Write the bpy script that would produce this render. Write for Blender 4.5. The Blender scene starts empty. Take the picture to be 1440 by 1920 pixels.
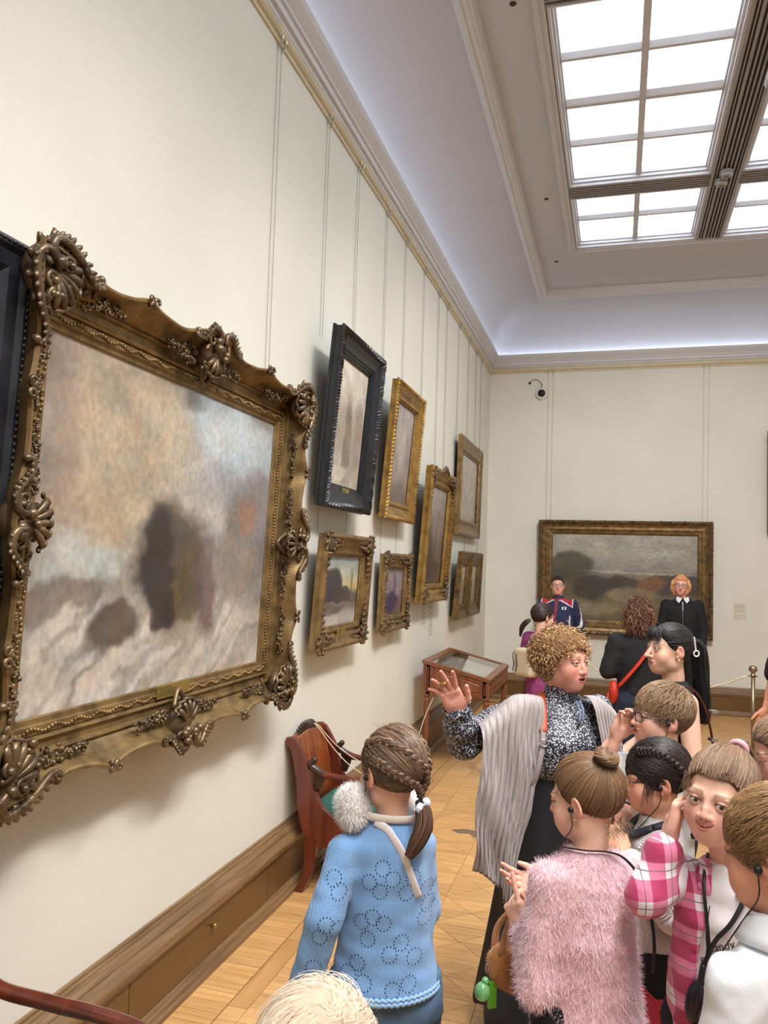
import bpy, bmesh, math, random
import numpy as np
from mathutils import Vector, Matrix, Euler
from mathutils.bvhtree import BVHTree
random.seed(7); RNG = np.random.default_rng(7)
SC = bpy.context.scene; COL = SC.collection

# ------------------------------------------------------------------ camera
CAM_H = 1.82
def _cam():
    yaw, pitch, roll = 0.28285, 0.064862, 0.030216
    cy, sy, cp, sp, cr, sr = math.cos(yaw), math.sin(yaw), math.cos(pitch), math.sin(pitch), math.cos(roll), math.sin(roll)
    B = np.array([[1, 0, 0], [0, 0, -1], [0, 1, 0.]])
    Ry = np.array([[cy, 0, sy], [0, 1, 0], [-sy, 0, cy]])
    Rx = np.array([[1, 0, 0], [0, cp, sp], [0, -sp, cp]])
    Rz = np.array([[cr, -sr, 0], [sr, cr, 0], [0, 0, 1]])
    R = Rz @ Rx @ Ry @ B
    cd = bpy.data.cameras.new('camera'); co = bpy.data.objects.new('camera', cd); COL.objects.link(co)
    m = Matrix.Identity(4)
    for i in range(3):
        m[i][0] = R[0][i]; m[i][1] = -R[1][i]; m[i][2] = -R[2][i]
    m[2][3] = CAM_H
    co.matrix_world = m
    cd.sensor_fit = 'HORIZONTAL'; cd.sensor_width = 36.0; cd.lens = 36.0 * 1507.17 / 1440.0
    cd.clip_start = 0.02; cd.clip_end = 100
    SC.camera = co
_cam()

# ------------------------------------------------------------------ light and exposure
SC.view_settings.view_transform = 'Standard'
SC.view_settings.look = 'None'
SC.view_settings.gamma = 1.0
SC.view_settings.use_curve_mapping = False
SC.view_settings.exposure = 1.0
PANE_STRENGTH = 2.2           # daylight in the skylight panes
COVE_STRENGTH = 4.0           # lamp strips lying in the cornice gutter
FILL_SPOT_POWER = 62.0            # added fill spotlights on the skylight beam, out of view
world = bpy.data.worlds.new('world'); SC.world = world; world.use_nodes = True
world.node_tree.nodes['Background'].inputs[0].default_value = (0.62, 0.72, 0.9, 1)
world.node_tree.nodes['Background'].inputs[1].default_value = 0.4

# ------------------------------------------------------------------ helpers
def lin(c):
    return tuple(((x / 12.92) if x <= 0.04045 else ((x + 0.055) / 1.055) ** 2.4) for x in c)
def rgb(r, g, b): return lin((r / 255., g / 255., b / 255.))

class MB:
    """collects shapes, builds one mesh object"""
    def __init__(s): s.v = []; s.f = []; s.c = []; s.n = 0; s.usec = False
    def add(s, v, f, c=None):
        v = np.asarray(v, dtype=float).reshape(-1, 3)
        s.v.append(v); o = s.n
        s.f.extend([tuple(i + o for i in q) for q in f])
        if c is not None: s.usec = True
        s.c.append(np.tile(np.array(c if c is not None else (1, 1, 1), dtype=float)[:3], (len(v), 1)))
        s.n += len(v); return s
    def box(s, lo, hi, c=None):
        x0, y0, z0 = lo; x1, y1, z1 = hi
        v = [(x0, y0, z0), (x1, y0, z0), (x1, y1, z0), (x0, y1, z0), (x0, y0, z1), (x1, y0, z1), (x1, y1, z1), (x0, y1, z1)]
        return s.add(v, [(0, 3, 2, 1), (4, 5, 6, 7), (0, 1, 5, 4), (1, 2, 6, 5), (2, 3, 7, 6), (3, 0, 4, 7)], c)
    def tube(s, pts, r, seg=8, cap=True, c=None, flat=1.0, up=None):
        v, f = tube_vf(pts, r, seg, cap, flat, up); return s.add(v, f, c)
    def lathe(s, prof, seg=20, M=None, c=None):
        n = len(prof); v = []
        for r, z in prof:
            for k in range(seg):
                a = 2 * math.pi * k / seg; v.append((r * math.cos(a), r * math.sin(a), z))
        f = [(i * seg + k, i * seg + (k + 1) % seg, (i + 1) * seg + (k + 1) % seg, (i + 1) * seg + k) for i in range(n - 1) for k in range(seg)]
        f.append(tuple(range(seg))[::-1]); f.append(tuple((n - 1) * seg + k for k in range(seg)))
        v = np.array(v)
        if M is not None: v = xf(M, v)
        return s.add(v, f, c)
    def ell(s, cen, rad, seg=10, ring=6, M=None, c=None):
        v = [(0, 0, -1)]; f = []
        for i in range(1, ring):
            t = -math.pi / 2 + math.pi * i / ring
            for k in range(seg):
                a = 2 * math.pi * k / seg; v.append((math.cos(t) * math.cos(a), math.cos(t) * math.sin(a), math.sin(t)))
        v.append((0, 0, 1)); L = len(v) - 1
        for k in range(seg):
            f.append((0, 1 + (k + 1) % seg, 1 + k)); f.append((L, L - seg + k, L - seg + (k + 1) % seg))
        for i in range(ring - 2):
            for k in range(seg):
                a = 1 + i * seg; f.append((a + k, a + (k + 1) % seg, a + seg + (k + 1) % seg, a + seg + k))
        v = np.array(v) * np.array(rad)
        if M is not None: v = v @ np.array(M)[:3, :3].T
        return s.add(v + np.array(cen), f, c)
    def prism(s, poly, lo, hi, axis=2, c=None):
        """polygon (2d) pushed along an axis"""
        n = len(poly); v = []
        for h in (lo, hi):
            for a, b in poly:
                v.append({2: (a, b, h), 1: (a, h, b), 0: (h, a, b)}[axis])
        f = [tuple(range(n))[::-1], tuple(range(n, 2 * n))] + [(i, (i + 1) % n, n + (i + 1) % n, n + i) for i in range(n)]
        return s.add(v, f, c)
    def xform(s, M):
        s.v = [xf(M, a) for a in s.v]; return s
    def build(s, name, mat, parent=None, smooth=False, label=None, kind=None):
        V = np.concatenate(s.v) if s.v else np.zeros((0, 3))
        me = bpy.data.meshes.new(name); me.from_pydata(V.tolist(), [], s.f); 
        if s.usec:
            at = me.color_attributes.new('Col', 'FLOAT_COLOR', 'POINT')
            C = np.concatenate(s.c); C = np.hstack([C, np.ones((len(C), 1))]); at.data.foreach_set('color', C.astype(np.float32).ravel())
        me.update()
        return link(name, me, mat, parent, smooth, label, kind)

def link(name, me, mat, parent=None, smooth=False, label=None, kind=None):
    fixn(me)
    if smooth: me.shade_smooth()
    if mat is not None: me.materials.append(mat)
    o = bpy.data.objects.new(name, me); COL.objects.link(o)
    if parent is not None: o.parent = parent
    if label: o['label'] = label
    if kind: o['kind'] = kind
    return o
def fixn(me):
    if len(me.polygons) > 60000: return
    bm = bmesh.new(); bm.from_mesh(me); bmesh.ops.recalc_face_normals(bm, faces=bm.faces); bm.to_mesh(me); bm.free()

def xf(M, v):
    A = np.array(M); return v @ A[:3, :3].T + A[:3, 3]

def frames_along(P, up=None):
    P = np.asarray(P, float); T = np.gradient(P, axis=0); T /= np.linalg.norm(T, axis=1)[:, None] + 1e-12
    n0 = np.array(up if up is not None else (0, 0, 1.), float)
    if abs(n0 @ T[0]) > 0.95: n0 = np.array((1., 0, 0)) if abs(T[0][0]) < 0.9 else np.array((0, 1., 0))
    N = np.zeros_like(P); n = n0 - (n0 @ T[0]) * T[0]; n /= np.linalg.norm(n)
    for i in range(len(P)):
        n = n - (n @ T[i]) * T[i]; n /= np.linalg.norm(n) + 1e-12; N[i] = n
    return T, N, np.cross(T, N)
def tube_vf(pts, r, seg=8, cap=True, flat=1.0, up=None):
    P = np.asarray(pts, float); n = len(P); r = np.broadcast_to(np.asarray(r, float), (n,))
    T, N, Bn = frames_along(P, up)
    a = np.arange(seg) * 2 * math.pi / seg
    V = P[:, None, :] + r[:, None, None] * (np.cos(a)[None, :, None] * N[:, None, :] * flat + np.sin(a)[None, :, None] * Bn[:, None, :])
    F = [(i * seg + k, i * seg + (k + 1) % seg, (i + 1) * seg + (k + 1) % seg, (i + 1) * seg + k) for i in range(n - 1) for k in range(seg)]
    if cap: F.append(tuple(range(seg))[::-1]); F.append(tuple((n - 1) * seg + k for k in range(seg)))
    return V.reshape(-1, 3), F
def spline(pts, n=24):
    """catmull-rom through points"""
    P = np.asarray(pts, float)
    if len(P) == 2: return P[0] + (P[1] - P[0]) * np.linspace(0, 1, n)[:, None]
    Q = np.vstack([2 * P[0] - P[1], P, 2 * P[-1] - P[-2]]); m = len(P) - 1
    out = []
    for t in np.linspace(0, m - 1e-9, n):
        i = int(t); u = t - i; a, b, c, d = Q[i:i + 4]
        out.append(0.5 * ((2 * b) + (c - a) * u + (2 * a - 5 * b + 4 * c - d) * u * u + (3 * b - a - 3 * c + d) * u ** 3))
    return np.array(out)

def thing(name, label, cat, loc=(0, 0, 0), rot=(0, 0, 0), group=None):
    o = bpy.data.objects.new(name, None); COL.objects.link(o); o.empty_display_size = 0.1
    o.location = loc; o.rotation_euler = rot; o['label'] = label; o['category'] = cat
    if group: o['group'] = group
    return o
def tag(o, label, cat, group=None):
    o['label'] = label; o['category'] = cat
    if group: o['group'] = group
    return o
def struct(o):
    o['kind'] = 'structure'; return o
def mtx(origin, X, Y, Z):
    m = Matrix.Identity(4)
    for i in range(3): m[i][0] = X[i]; m[i][1] = Y[i]; m[i][2] = Z[i]; m[i][3] = origin[i]
    return m

# ---- value noise on arrays
_perm = RNG.permutation(256); _val = RNG.random(256)
def vnoise(p):
    p = np.asarray(p, float); i = np.floor(p).astype(int); f = p - i; f = f * f * (3 - 2 * f)
    d = p.shape[-1]; out = 0
    for corner in range(2 ** d):
        w = 1.0; h = np.zeros(p.shape[:-1], int)
        for k in range(d):
            b = (corner >> k) & 1; w = w * (f[..., k] if b else 1 - f[..., k]); h = _perm[(h + i[..., k] + b) & 255]
        out = out + w * _val[h]
    return out
def fbm(p, o=4):
    s = 0; a = 0.5
    for k in range(o): s = s + a * vnoise(np.asarray(p) * 2 ** k + 17.3 * k); a *= 0.5
    return s

# ------------------------------------------------------------------ materials
def newmat(name):
    m = bpy.data.materials.new(name); m.use_nodes = True; nt = m.node_tree; b = nt.nodes['Principled BSDF']; return m, nt, b
def N(nt, t, **kw):
    n = nt.nodes.new(t)
    for k, v in kw.items():
        if k.startswith('i_'): n.inputs[int(k[2:])].default_value = v
        else: setattr(n, k, v)
    return n
def pmat(name, col, rough=0.6, metal=0.0, var=0.15, scale=8.0, stretch=(1, 1, 1), bump=0.0, bscale=60.0, col2=None, coat=0.0, rnd=0.0, spec=None, sheen=0.0, obj=True, detail=4.0, sss=0.0):
    m, nt, b = newmat(name); L = nt.links.new
    tc = N(nt, 'ShaderNodeTexCoord'); mp = N(nt, 'ShaderNodeMapping'); mp.inputs['Scale'].default_value = stretch
    L(tc.outputs['Object' if obj else 'Generated'], mp.inputs[0])
    no = N(nt, 'ShaderNodeTexNoise'); no.inputs['Scale'].default_value = scale; no.inputs['Detail'].default_value = detail
    L(mp.outputs[0], no.inputs['Vector'])
    mx = N(nt, 'ShaderNodeMix', data_type='RGBA')
    c2 = col2 if col2 is not None else tuple(x * (1 - var) for x in col)
    mx.inputs['A'].default_value = (*col, 1); mx.inputs['B'].default_value = (*c2, 1)
    rp = N(nt, 'ShaderNodeMapRange'); rp.inputs[1].default_value = 0.35; rp.inputs[2].default_value = 0.65
    L(no.outputs[0], rp.inputs[0]); L(rp.outputs[0], mx.inputs['Factor'])
    out = mx.outputs['Result']
    if rnd:
        oi = N(nt, 'ShaderNodeObjectInfo'); hs = N(nt, 'ShaderNodeHueSaturation')
        r2 = N(nt, 'ShaderNodeMapRange'); r2.inputs[3].default_value = 1 - rnd; r2.inputs[4].default_value = 1 + rnd
        L(oi.outputs['Random'], r2.inputs[0]); L(r2.outputs[0], hs.inputs['Value']); L(out, hs.inputs['Color']); out = hs.outputs[0]
    L(out, b.inputs['Base Color'])
    b.inputs['Roughness'].default_value = rough; b.inputs['Metallic'].default_value = metal
    b.inputs['Coat Weight'].default_value = coat; b.inputs['Coat Roughness'].default_value = 0.08
    if spec is not None: b.inputs['Specular IOR Level'].default_value = spec
    if sheen: b.inputs['Sheen Weight'].default_value = sheen
    if sss:
        b.inputs['Subsurface Weight'].default_value = sss; b.inputs['Subsurface Radius'].default_value = (0.012, 0.004, 0.002); b.inputs['Subsurface Scale'].default_value = 1.0
    if bump:
        n2 = N(nt, 'ShaderNodeTexNoise'); n2.inputs['Scale'].default_value = bscale; n2.inputs['Detail'].default_value = 3
        L(mp.outputs[0], n2.inputs['Vector'])
        bp = N(nt, 'ShaderNodeBump'); bp.inputs['Strength'].default_value = bump; bp.inputs['Distance'].default_value = 0.004
        L(n2.outputs[0], bp.inputs['Height']); L(bp.outputs[0], b.inputs['Normal'])
    return m
def vmat(name, rough=0.6, coat=0.0, bump=0.0, bscale=200.0, sss=0.0, mult=None, sheen=0.0, spec=None, metal=0.0):
    """colour from the mesh's own 'Col' attribute"""
    m, nt, b = newmat(name); L = nt.links.new
    a = N(nt, 'ShaderNodeAttribute', attribute_name='Col'); L(a.outputs['Color'], b.inputs['Base Color'])
    b.inputs['Roughness'].default_value = rough; b.inputs['Coat Weight'].default_value = coat; b.inputs['Coat Roughness'].default_value = 0.1
    b.inputs['Metallic'].default_value = metal
    if spec is not None: b.inputs['Specular IOR Level'].default_value = spec
    if sheen: b.inputs['Sheen Weight'].default_value = sheen
    if sss:
        b.inputs['Subsurface Weight'].default_value = sss; b.inputs['Subsurface Radius'].default_value = (0.010, 0.0035, 0.002); b.inputs['Subsurface Scale'].default_value = 1.0
    if bump:
        tc = N(nt, 'ShaderNodeTexCoord'); n2 = N(nt, 'ShaderNodeTexNoise'); n2.inputs['Scale'].default_value = bscale
        L(tc.outputs['Object'], n2.inputs['Vector']); bp = N(nt, 'ShaderNodeBump'); bp.inputs['Strength'].default_value = bump; bp.inputs['Distance'].default_value = 0.002
        L(n2.outputs[0], bp.inputs['Height']); L(bp.outputs[0], b.inputs['Normal'])
    return m
def emat(name, col, strength):
    m, nt, b = newmat(name)
    b.inputs['Base Color'].default_value = (*col, 1); b.inputs['Emission Color'].default_value = (*col, 1); b.inputs['Emission Strength'].default_value = strength
    b.inputs['Roughness'].default_value = 0.3
    return m

M_WALL = pmat('wall_paint', rgb(223, 220, 208), 0.75, var=0.05, scale=1.5, bump=0.15, bscale=220)
M_WHITE = pmat('ceiling_paint', rgb(190, 192, 199), 0.8, var=0.03, scale=1.0)
M_TRIM = pmat('trim_paint', rgb(207, 208, 213), 0.55, var=0.03, scale=3)
M_RAIL = pmat('rail_paint', rgb(206, 194, 164), 0.5, var=0.1, scale=10)
M_SKYFRAME = pmat('skylight_frame', rgb(196, 195, 200), 0.5, var=0.05, scale=6)
M_SLAT = pmat('beam_slat', rgb(150, 146, 146), 0.5, var=0.08, scale=5)
M_SLOT = pmat('beam_slot', rgb(44, 40, 40), 0.7, var=0.1)
M_PANE = emat('skylight_pane', (0.80, 0.90, 1.0), PANE_STRENGTH)
M_COVE = emat('cove_lamp', (0.84, 0.89, 1.0), COVE_STRENGTH)
M_DARK = pmat('dark_hole', rgb(60, 50, 45), 0.8)

# ------------------------------------------------------------------ the room
X0, X1, Y0, Y1 = -1.784, 3.646, -4.30, 11.44
ZC = 5.48
def wall(name, lo, hi):
    return struct(MB().box(lo, hi).build(name, M_WALL))
wall('wall_left', (X0 - 0.2, Y0 - 0.2, -0.1), (X0, Y1 + 0.2, 5.7))
wall('wall_back', (X0, Y1, -0.1), (X1, Y1 + 0.2, 5.7))
wall('wall_right', (X1, Y0 - 0.2, -0.1), (X1 + 0.2, Y1 + 0.2, 5.7))
wall('wall_front', (X0, Y0 - 0.2, -0.1), (X1, Y0, 5.7))

def room_sweep(prof, name, mat, smooth=False):
    """profile of (distance from wall, height) run round the room, mitred at the corners"""
    v = []; n = len(prof)
    for d, z in prof:
        v += [(X0 + d, Y0 + d, z), (X1 - d, Y0 + d, z), (X1 - d, Y1 - d, z), (X0 + d, Y1 - d, z)]
    f = [(i * 4 + k, i * 4 + (k + 1) % 4, (i + 1) * 4 + (k + 1) % 4, (i + 1) * 4 + k) for i in range(n - 1) for k in range(4)]
    m = MB().add(v, f)
    o = m.build(name, mat, smooth=False)
    if smooth: o.data.shade_smooth()
    return struct(o)
# picture rail and cornice
room_sweep([(0, 4.605), (0.012, 4.605), (0.016, 4.625), (0.03, 4.63), (0.042, 4.645), (0.042, 4.665), (0.02, 4.672), (0.02, 4.69), (0, 4.69)], 'trim_1', M_RAIL)
room_sweep([(0, 4.69), (0.03, 4.69), (0.036, 4.71), (0.055, 4.715), (0.06, 4.735), (0.06, 4.752), (0.075, 4.756), (0.078, 4.77), (0.10, 4.79), (0.125, 4.815), (0.135, 4.835), (0.135, 4.85), (0.11, 4.85), (0.105, 4.815), (0.06, 4.80), (0.0, 4.80)], 'trim_2', M_TRIM)
cove = [(0.0, 4.80)] + [(0.74 - 0.70 * math.cos(t), 4.82 + 0.62 * math.sin(t)) for t in np.linspace(0, math.pi / 2, 20)]
room_sweep(cove, 'trim_3', M_WHITE, True)
room_sweep([(0.72, 5.46), (0.735, 5.425), (0.75, 5.42), (0.755, 5.40), (0.785, 5.40), (0.79, 5.415), (0.82, 5.415), (0.83, 5.43), (0.85, 5.435), (0.86, 5.47), (0.87, 5.52)], 'trim_4', M_TRIM)
# lamp strip lying in the cornice gutter
strip = MB()
for (a, b) in (((X0 + 0.07, Y0 + 0.1, 4.812), (X0 + 0.095, Y1 - 0.1, 4.83)), ((X1 - 0.095, Y0 + 0.1, 4.812), (X1 - 0.07, Y1 - 0.1, 4.83)), ((X0 + 0.1, Y1 - 0.095, 4.812), (X1 - 0.1, Y1 - 0.07, 4.83)), ((X0 + 0.1, Y0 + 0.07, 4.812), (X1 - 0.1, Y0 + 0.095, 4.83))):
    strip.box(a, b)
tag(strip.build('cove_light', M_COVE), 'continuous white lamp strip hidden behind the cornice lip', 'light')

# ceiling with the skylight opening
SX0, SX1, SY0, SY1 = -0.543, 2.405, -2.16, 9.30
ce = MB()
for lo, hi in (((X0 + 0.85, Y0 + 0.85, 5.50), (SX0, Y1 - 0.85, 5.56)), ((SX1, Y0 + 0.85, 5.50), (X1 - 0.85, Y1 - 0.85, 5.56)), ((SX0, Y0 + 0.85, 5.50), (SX1, SY0, 5.56)), ((SX0, SY1, 5.50), (SX1, Y1 - 0.85, 5.56))):
    ce.box(lo, hi)
# lid above the cove and the glazing, so the room is closed
for lo, hi in (((X0 - 0.2, Y0 - 0.2, 5.70), (SX0 - 0.02, Y1 + 0.2, 5.80)), ((SX1 + 0.02, Y0 - 0.2, 5.70), (X1 + 0.2, Y1 + 0.2, 5.80)), ((SX0 - 0.02, Y0 - 0.2, 5.70), (SX1 + 0.02, SY0 - 0.02, 5.80)), ((SX0 - 0.02, SY1 + 0.02, 5.70), (SX1 + 0.02, Y1 + 0.2, 5.80))):
    ce.box(lo, hi)
ceiling = struct(ce.build('ceiling', M_WHITE))
for (hx, hy) in ((-0.69, 5.03), (-0.711, 7.90), (-0.73, 9.587), (-0.66, 2.2)):
    MB().lathe([(0.022, 5.498), (0.022, 5.494), (0.012, 5.492), (0.002, 5.492)], 12).xform(Matrix.Translation((hx, hy, 0))).build('vent_hole', M_DARK, ceiling)
# moulded border round the opening
bo = MB()
def loop(prof):
    v = []; n = len(prof)
    for d, z in prof: v += [(SX0 + d, SY0 + d, z), (SX1 - d, SY0 + d, z), (SX1 - d, SY1 - d, z), (SX0 + d, SY1 - d, z)]
    return v, [(i * 4 + k, i * 4 + (k + 1) % 4, (i + 1) * 4 + (k + 1) % 4, (i + 1) * 4 + k) for i in range(n - 1) for k in range(4)]
bo.add(*loop([(-0.03, 5.50), (-0.03, 5.475), (0.012, 5.475), (0.014, 5.488), (0.05, 5.488), (0.052, 5.50), (0.06, 5.53), (0.06, 5.62)]))
struct(bo.build('trim_5', M_SKYFRAME))

# skylight: panels between ribbed beams
YB = [(-0.83, -0.58), (2.02, 2.27), (4.87, 5.12), (7.72, 7.97)]
XB = (0.80, 1.06)
def beam_slats(x0, x1, y0, y1, along):
    par = MB().box((x0, y0, 5.512), (x1, y1, 5.60)).build('trim_6' if along == 'y' else 'trim_7', M_SLOT); struct(par)
    w = (x1 - x0) if along == 'y' else (y1 - y0)
    lay = [(0.0, 0.10), (0.16, 0.20), (0.26, 0.35), (0.43, 0.48), (0.56, 0.61), (0.69, 0.75), (0.82, 0.85), (0.90, 1.0)]
    if along == 'x': lay = [(0.0, 0.09), (0.20, 0.28), (0.39, 0.46), (0.57, 0.64), (0.75, 0.82), (0.92, 1.0)]
    for a, b in lay:
        if along == 'y': MB().box((x0 + a * w, y0, 5.494 if 0.1 < a < 0.8 else 5.488), (x0 + b * w, y1, 5.515)).build('slat', M_SLAT, par)
        else: MB().box((x0, y0 + a * w, 5.499), (x1, y0 + b * w, 5.515)).build('slat', M_SLAT, par)
beam_slats(XB[0], XB[1], SY0 + 0.05, SY1 - 0.05, 'y')
for yb in YB:
    beam_slats(SX0 + 0.05, XB[0], yb[0], yb[1], 'x'); beam_slats(XB[1], SX1 - 0.05, yb[0], yb[1], 'x')
def sky_panel(n, x0, x1, y0, y1, rows):
    """x0..x1,y0..y1: opening of one glazed panel; frame, bars and panes"""
    fr = MB()
    def rail(lo, hi): fr.box(lo, hi)
    fx = 0.045
    def ringv(prof):
        v = []
        for d, z in prof: v += [(x0 + d, y0 + d, z), (x1 - d, y0 + d, z), (x1 - d, y1 - d, z), (x0 + d, y1 - d, z)]
        m = len(prof); return v, [(i * 4 + k, i * 4 + (k + 1) % 4, (i + 1) * 4 + (k + 1) % 4, (i + 1) * 4 + k) for i in range(m - 1) for k in range(4)]
    fr.add(*ringv([(0, 5.60), (0, 5.50), (0.02, 5.50), (0.02, 5.53), (0.04, 5.53), (0.04, 5.56), (0.055, 5.56), (0.055, 5.62)]))
    w = struct(fr.build('window_%d' % n, M_SKYFRAME))
    gx0, gx1, gy0, gy1 = x0 + 0.055, x1 - 0.055, y0 + 0.055, y1 - 0.055
    xm = (gx0 + gx1) / 2
    MB().box((xm - 0.026, gy0, 5.545), (xm + 0.026, gy1, 5.61)).build('mullion', M_SKYFRAME, w)
    ph = (gy1 - gy0) / rows
    for r in range(1, rows):
        yy = gy0 + r * ph; t = 0.045 if r != rows // 2 or rows < 4 else 0.062
        for xa, xb in ((gx0, xm - 0.026), (xm + 0.026, gx1)):
            MB().prism([(yy - t, 5.612), (yy - t, 5.585), (yy - t * 0.35, 5.55), (yy + t * 0.35, 5.55), (yy + t, 5.585), (yy + t, 5.612)], xa, xb, axis=0).build('glazing_bar', M_SKYFRAME, w)
    for r in range(rows):
        for xa, xb in ((gx0, xm), (xm, gx1)):
            MB().box((xa, gy0 + r * ph, 5.606), (xb, gy0 + (r + 1) * ph, 5.614)).build('pane', M_PANE, w)
ys = [(SY0 + 0.06, YB[0][0], 2), (YB[0][1], YB[1][0], 4), (YB[1][1], YB[2][0], 4), (YB[2][1], YB[3][0], 4), (YB[3][1], SY1 - 0.06, 2)]
n = 1
for (a, b, r) in ys:
    sky_panel(n, SX0 + 0.06, XB[0], a, b, r); n += 1
    sky_panel(n, XB[1], SX1 - 0.06, a, b, r); n += 1
# ------------------------------------------------------------------ wood materials
def woodmat(name, c1, c2, rough=0.4, axis=0, stretch=14.0, scale=3.0, rnd=0.0, coat=0.15, attr=False, bump=0.05):
    m, nt, b = newmat(name); L = nt.links.new
    ge = N(nt, 'ShaderNodeNewGeometry'); mp = N(nt, 'ShaderNodeMapping')
    s = [stretch] * 3; s[axis] = 1.0; mp.inputs['Scale'].default_value = s
    oi = N(nt, 'ShaderNodeObjectInfo'); ad = N(nt, 'ShaderNodeVectorMath', operation='MULTIPLY_ADD')
    cv = N(nt, 'ShaderNodeCombineXYZ')
    for k in range(3): L(oi.outputs['Random'], cv.inputs[k])
    ad.inputs[1].default_value = (7, 5, 3); L(cv.outputs[0], ad.inputs[0]); L(ge.outputs['Position'], ad.inputs[2])
    L(ad.outputs[0], mp.inputs[0])
    no = N(nt, 'ShaderNodeTexNoise'); no.inputs['Scale'].default_value = scale; no.inputs['Detail'].default_value = 6; no.inputs['Distortion'].default_value = 0.6
    L(mp.outputs[0], no.inputs['Vector'])
    rp = N(nt, 'ShaderNodeMapRange'); rp.inputs[1].default_value = 0.3; rp.inputs[2].default_value = 0.7; L(no.outputs[0], rp.inputs[0])
    mx = N(nt, 'ShaderNodeMix', data_type='RGBA'); mx.inputs['A'].default_value = (*c1, 1); mx.inputs['B'].default_value = (*c2, 1)
    L(rp.outputs[0], mx.inputs['Factor']); out = mx.outputs['Result']
    hs = N(nt, 'ShaderNodeHueSaturation')
    if attr:
        at = N(nt, 'ShaderNodeAttribute', attribute_name='Col'); L(at.outputs['Fac'], hs.inputs['Value'])
    else:
        r2 = N(nt, 'ShaderNodeMapRange'); r2.inputs[3].default_value = 1 - rnd; r2.inputs[4].default_value = 1 + rnd
        L(oi.outputs['Random'], r2.inputs[0]); L(r2.outputs[0], hs.inputs['Value'])
    L(out, hs.inputs['Color']); L(hs.outputs[0], b.inputs['Base Color'])
    b.inputs['Roughness'].default_value = rough; b.inputs['Coat Weight'].default_value = coat; b.inputs['Coat Roughness'].default_value = 0.25
    if bump:
        bp = N(nt, 'ShaderNodeBump'); bp.inputs['Strength'].default_value = bump; bp.inputs['Distance'].default_value = 0.003
        L(no.outputs[0], bp.inputs['Height']); L(bp.outputs[0], b.inputs['Normal'])
    return m
OAK1, OAK2 = rgb(216, 170, 112), rgb(186, 138, 84)
M_OAK = woodmat('oak_parquet', OAK1, OAK2, 0.34, 0, 16, 2.6, 0.10)
M_OAKA = woodmat('oak_parquet_far', OAK1, OAK2, 0.34, 0, 16, 2.6, 0.0, attr=True)
M_OAKB = woodmat('oak_band', rgb(196, 150, 96), rgb(170, 122, 72), 0.36, 1, 16, 2.6, 0.06)
M_JOINT = pmat('floor_joint', rgb(105, 72, 42), 0.7)
M_BBY = woodmat('baseboard_oak_y', rgb(140, 109, 74), rgb(98, 72, 46), 0.38, 1, 22, 2.2, 0.05)
M_BBX = woodmat('baseboard_oak_x', rgb(140, 109, 74), rgb(98, 72, 46), 0.38, 0, 22, 2.2, 0.05)
M_PAN = pmat('baseboard_panel', rgb(106, 75, 41), 0.33, var=0.12, scale=3, rnd=0.04)
M_MAHOG = woodmat('mahogany', rgb(112, 50, 30), rgb(74, 28, 18), 0.28, 2, 9, 2.5, 0.0, coat=0.5)
M_MAHOG2 = woodmat('mahogany_back', rgb(150, 80, 38), rgb(104, 46, 22), 0.26, 2, 7, 3.0, 0.0, coat=0.5)
M_CARVE = pmat('carved_dark_wood', rgb(62, 40, 30), 0.35, var=0.4, scale=40, coat=0.2)
M_WALNUT = woodmat('case_wood', rgb(140, 84, 52), rgb(104, 58, 36), 0.33, 2, 14, 2.4, 0.05, coat=0.2)
M_BRASS = pmat('brass', rgb(190, 160, 90), 0.3, metal=0.9, var=0.2, scale=20)
M_BRASS2 = pmat('dull_brass', rgb(150, 132, 105), 0.35, metal=0.8, var=0.2, scale=20)
M_STEEL = pmat('steel', rgb(200, 200, 195), 0.3, metal=0.9)
M_WIRE = pmat('wire', rgb(84, 78, 68), 0.5)

# ------------------------------------------------------------------ parquet floor
fl = MB().box((X0 - 0.1, Y0 - 0.1, -0.06), (X1 + 0.1, Y1 + 0.1, -0.008))
floor = struct(fl.build('floor', M_JOINT))
CS = 0.342; GX, GY = -0.885, 4.163
def tri_pieces():
    h = CS / 2; a, b, c, d, o = (-h, -h), (h, -h), (h, h), (-h, h), (0, 0)
    e, w = (h, 0), (-h, 0)
    return [[a, b, o], [c, d, o], [b, e, o], [e, c, o], [d, w, o], [w, a, o]]
def inset(poly, g=0.0011):
    P = np.array(poly); c = P.mean(0); n = len(P); out = []
    for i in range(n):
        p0, p1, p2 = P[i - 1], P[i], P[(i + 1) % n]
        e1 = (p1 - p0) / np.linalg.norm(p1 - p0); e2 = (p2 - p1) / np.linalg.norm(p2 - p1)
        n1 = np.array((-e1[1], e1[0])); n2 = np.array((-e2[1], e2[0]))
        if n1 @ (c - p1) < 0: n1 = -n1
        if n2 @ (c - p1) < 0: n2 = -n2
        k = (n1 + n2) / (1 + n1 @ n2); out.append(tuple(p1 + k * g))
    return out
def piece_mesh(poly, name, mat):
    me = bpy.data.meshes.new(name); P = inset(poly); n = len(P)
    me.from_pydata([(x, y, z) for z in (-0.009, 0.0) for x, y in P], [], [tuple(range(n, 2 * n))] + [(i, (i + 1) % n, n + (i + 1) % n, n + i) for i in range(n)])
    me.materials.append(mat); fixn(me); return me
TP = [piece_mesh(p, 'parquet_piece', M_OAK) for p in tri_pieces()]
near = set(); far = MB()
def far_poly(P, val):
    n = len(P); far.add([(x, y, z) for z in (-0.009, 0.0) for x, y in inset(P)], [tuple(range(n, 2 * n))] + [(i, (i + 1) % n, n + (i + 1) % n, n + i) for i in range(n)], (val,) * 3)
kx0 = -1; kx1 = int((X1 - 0.42 - GX) / CS)
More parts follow.
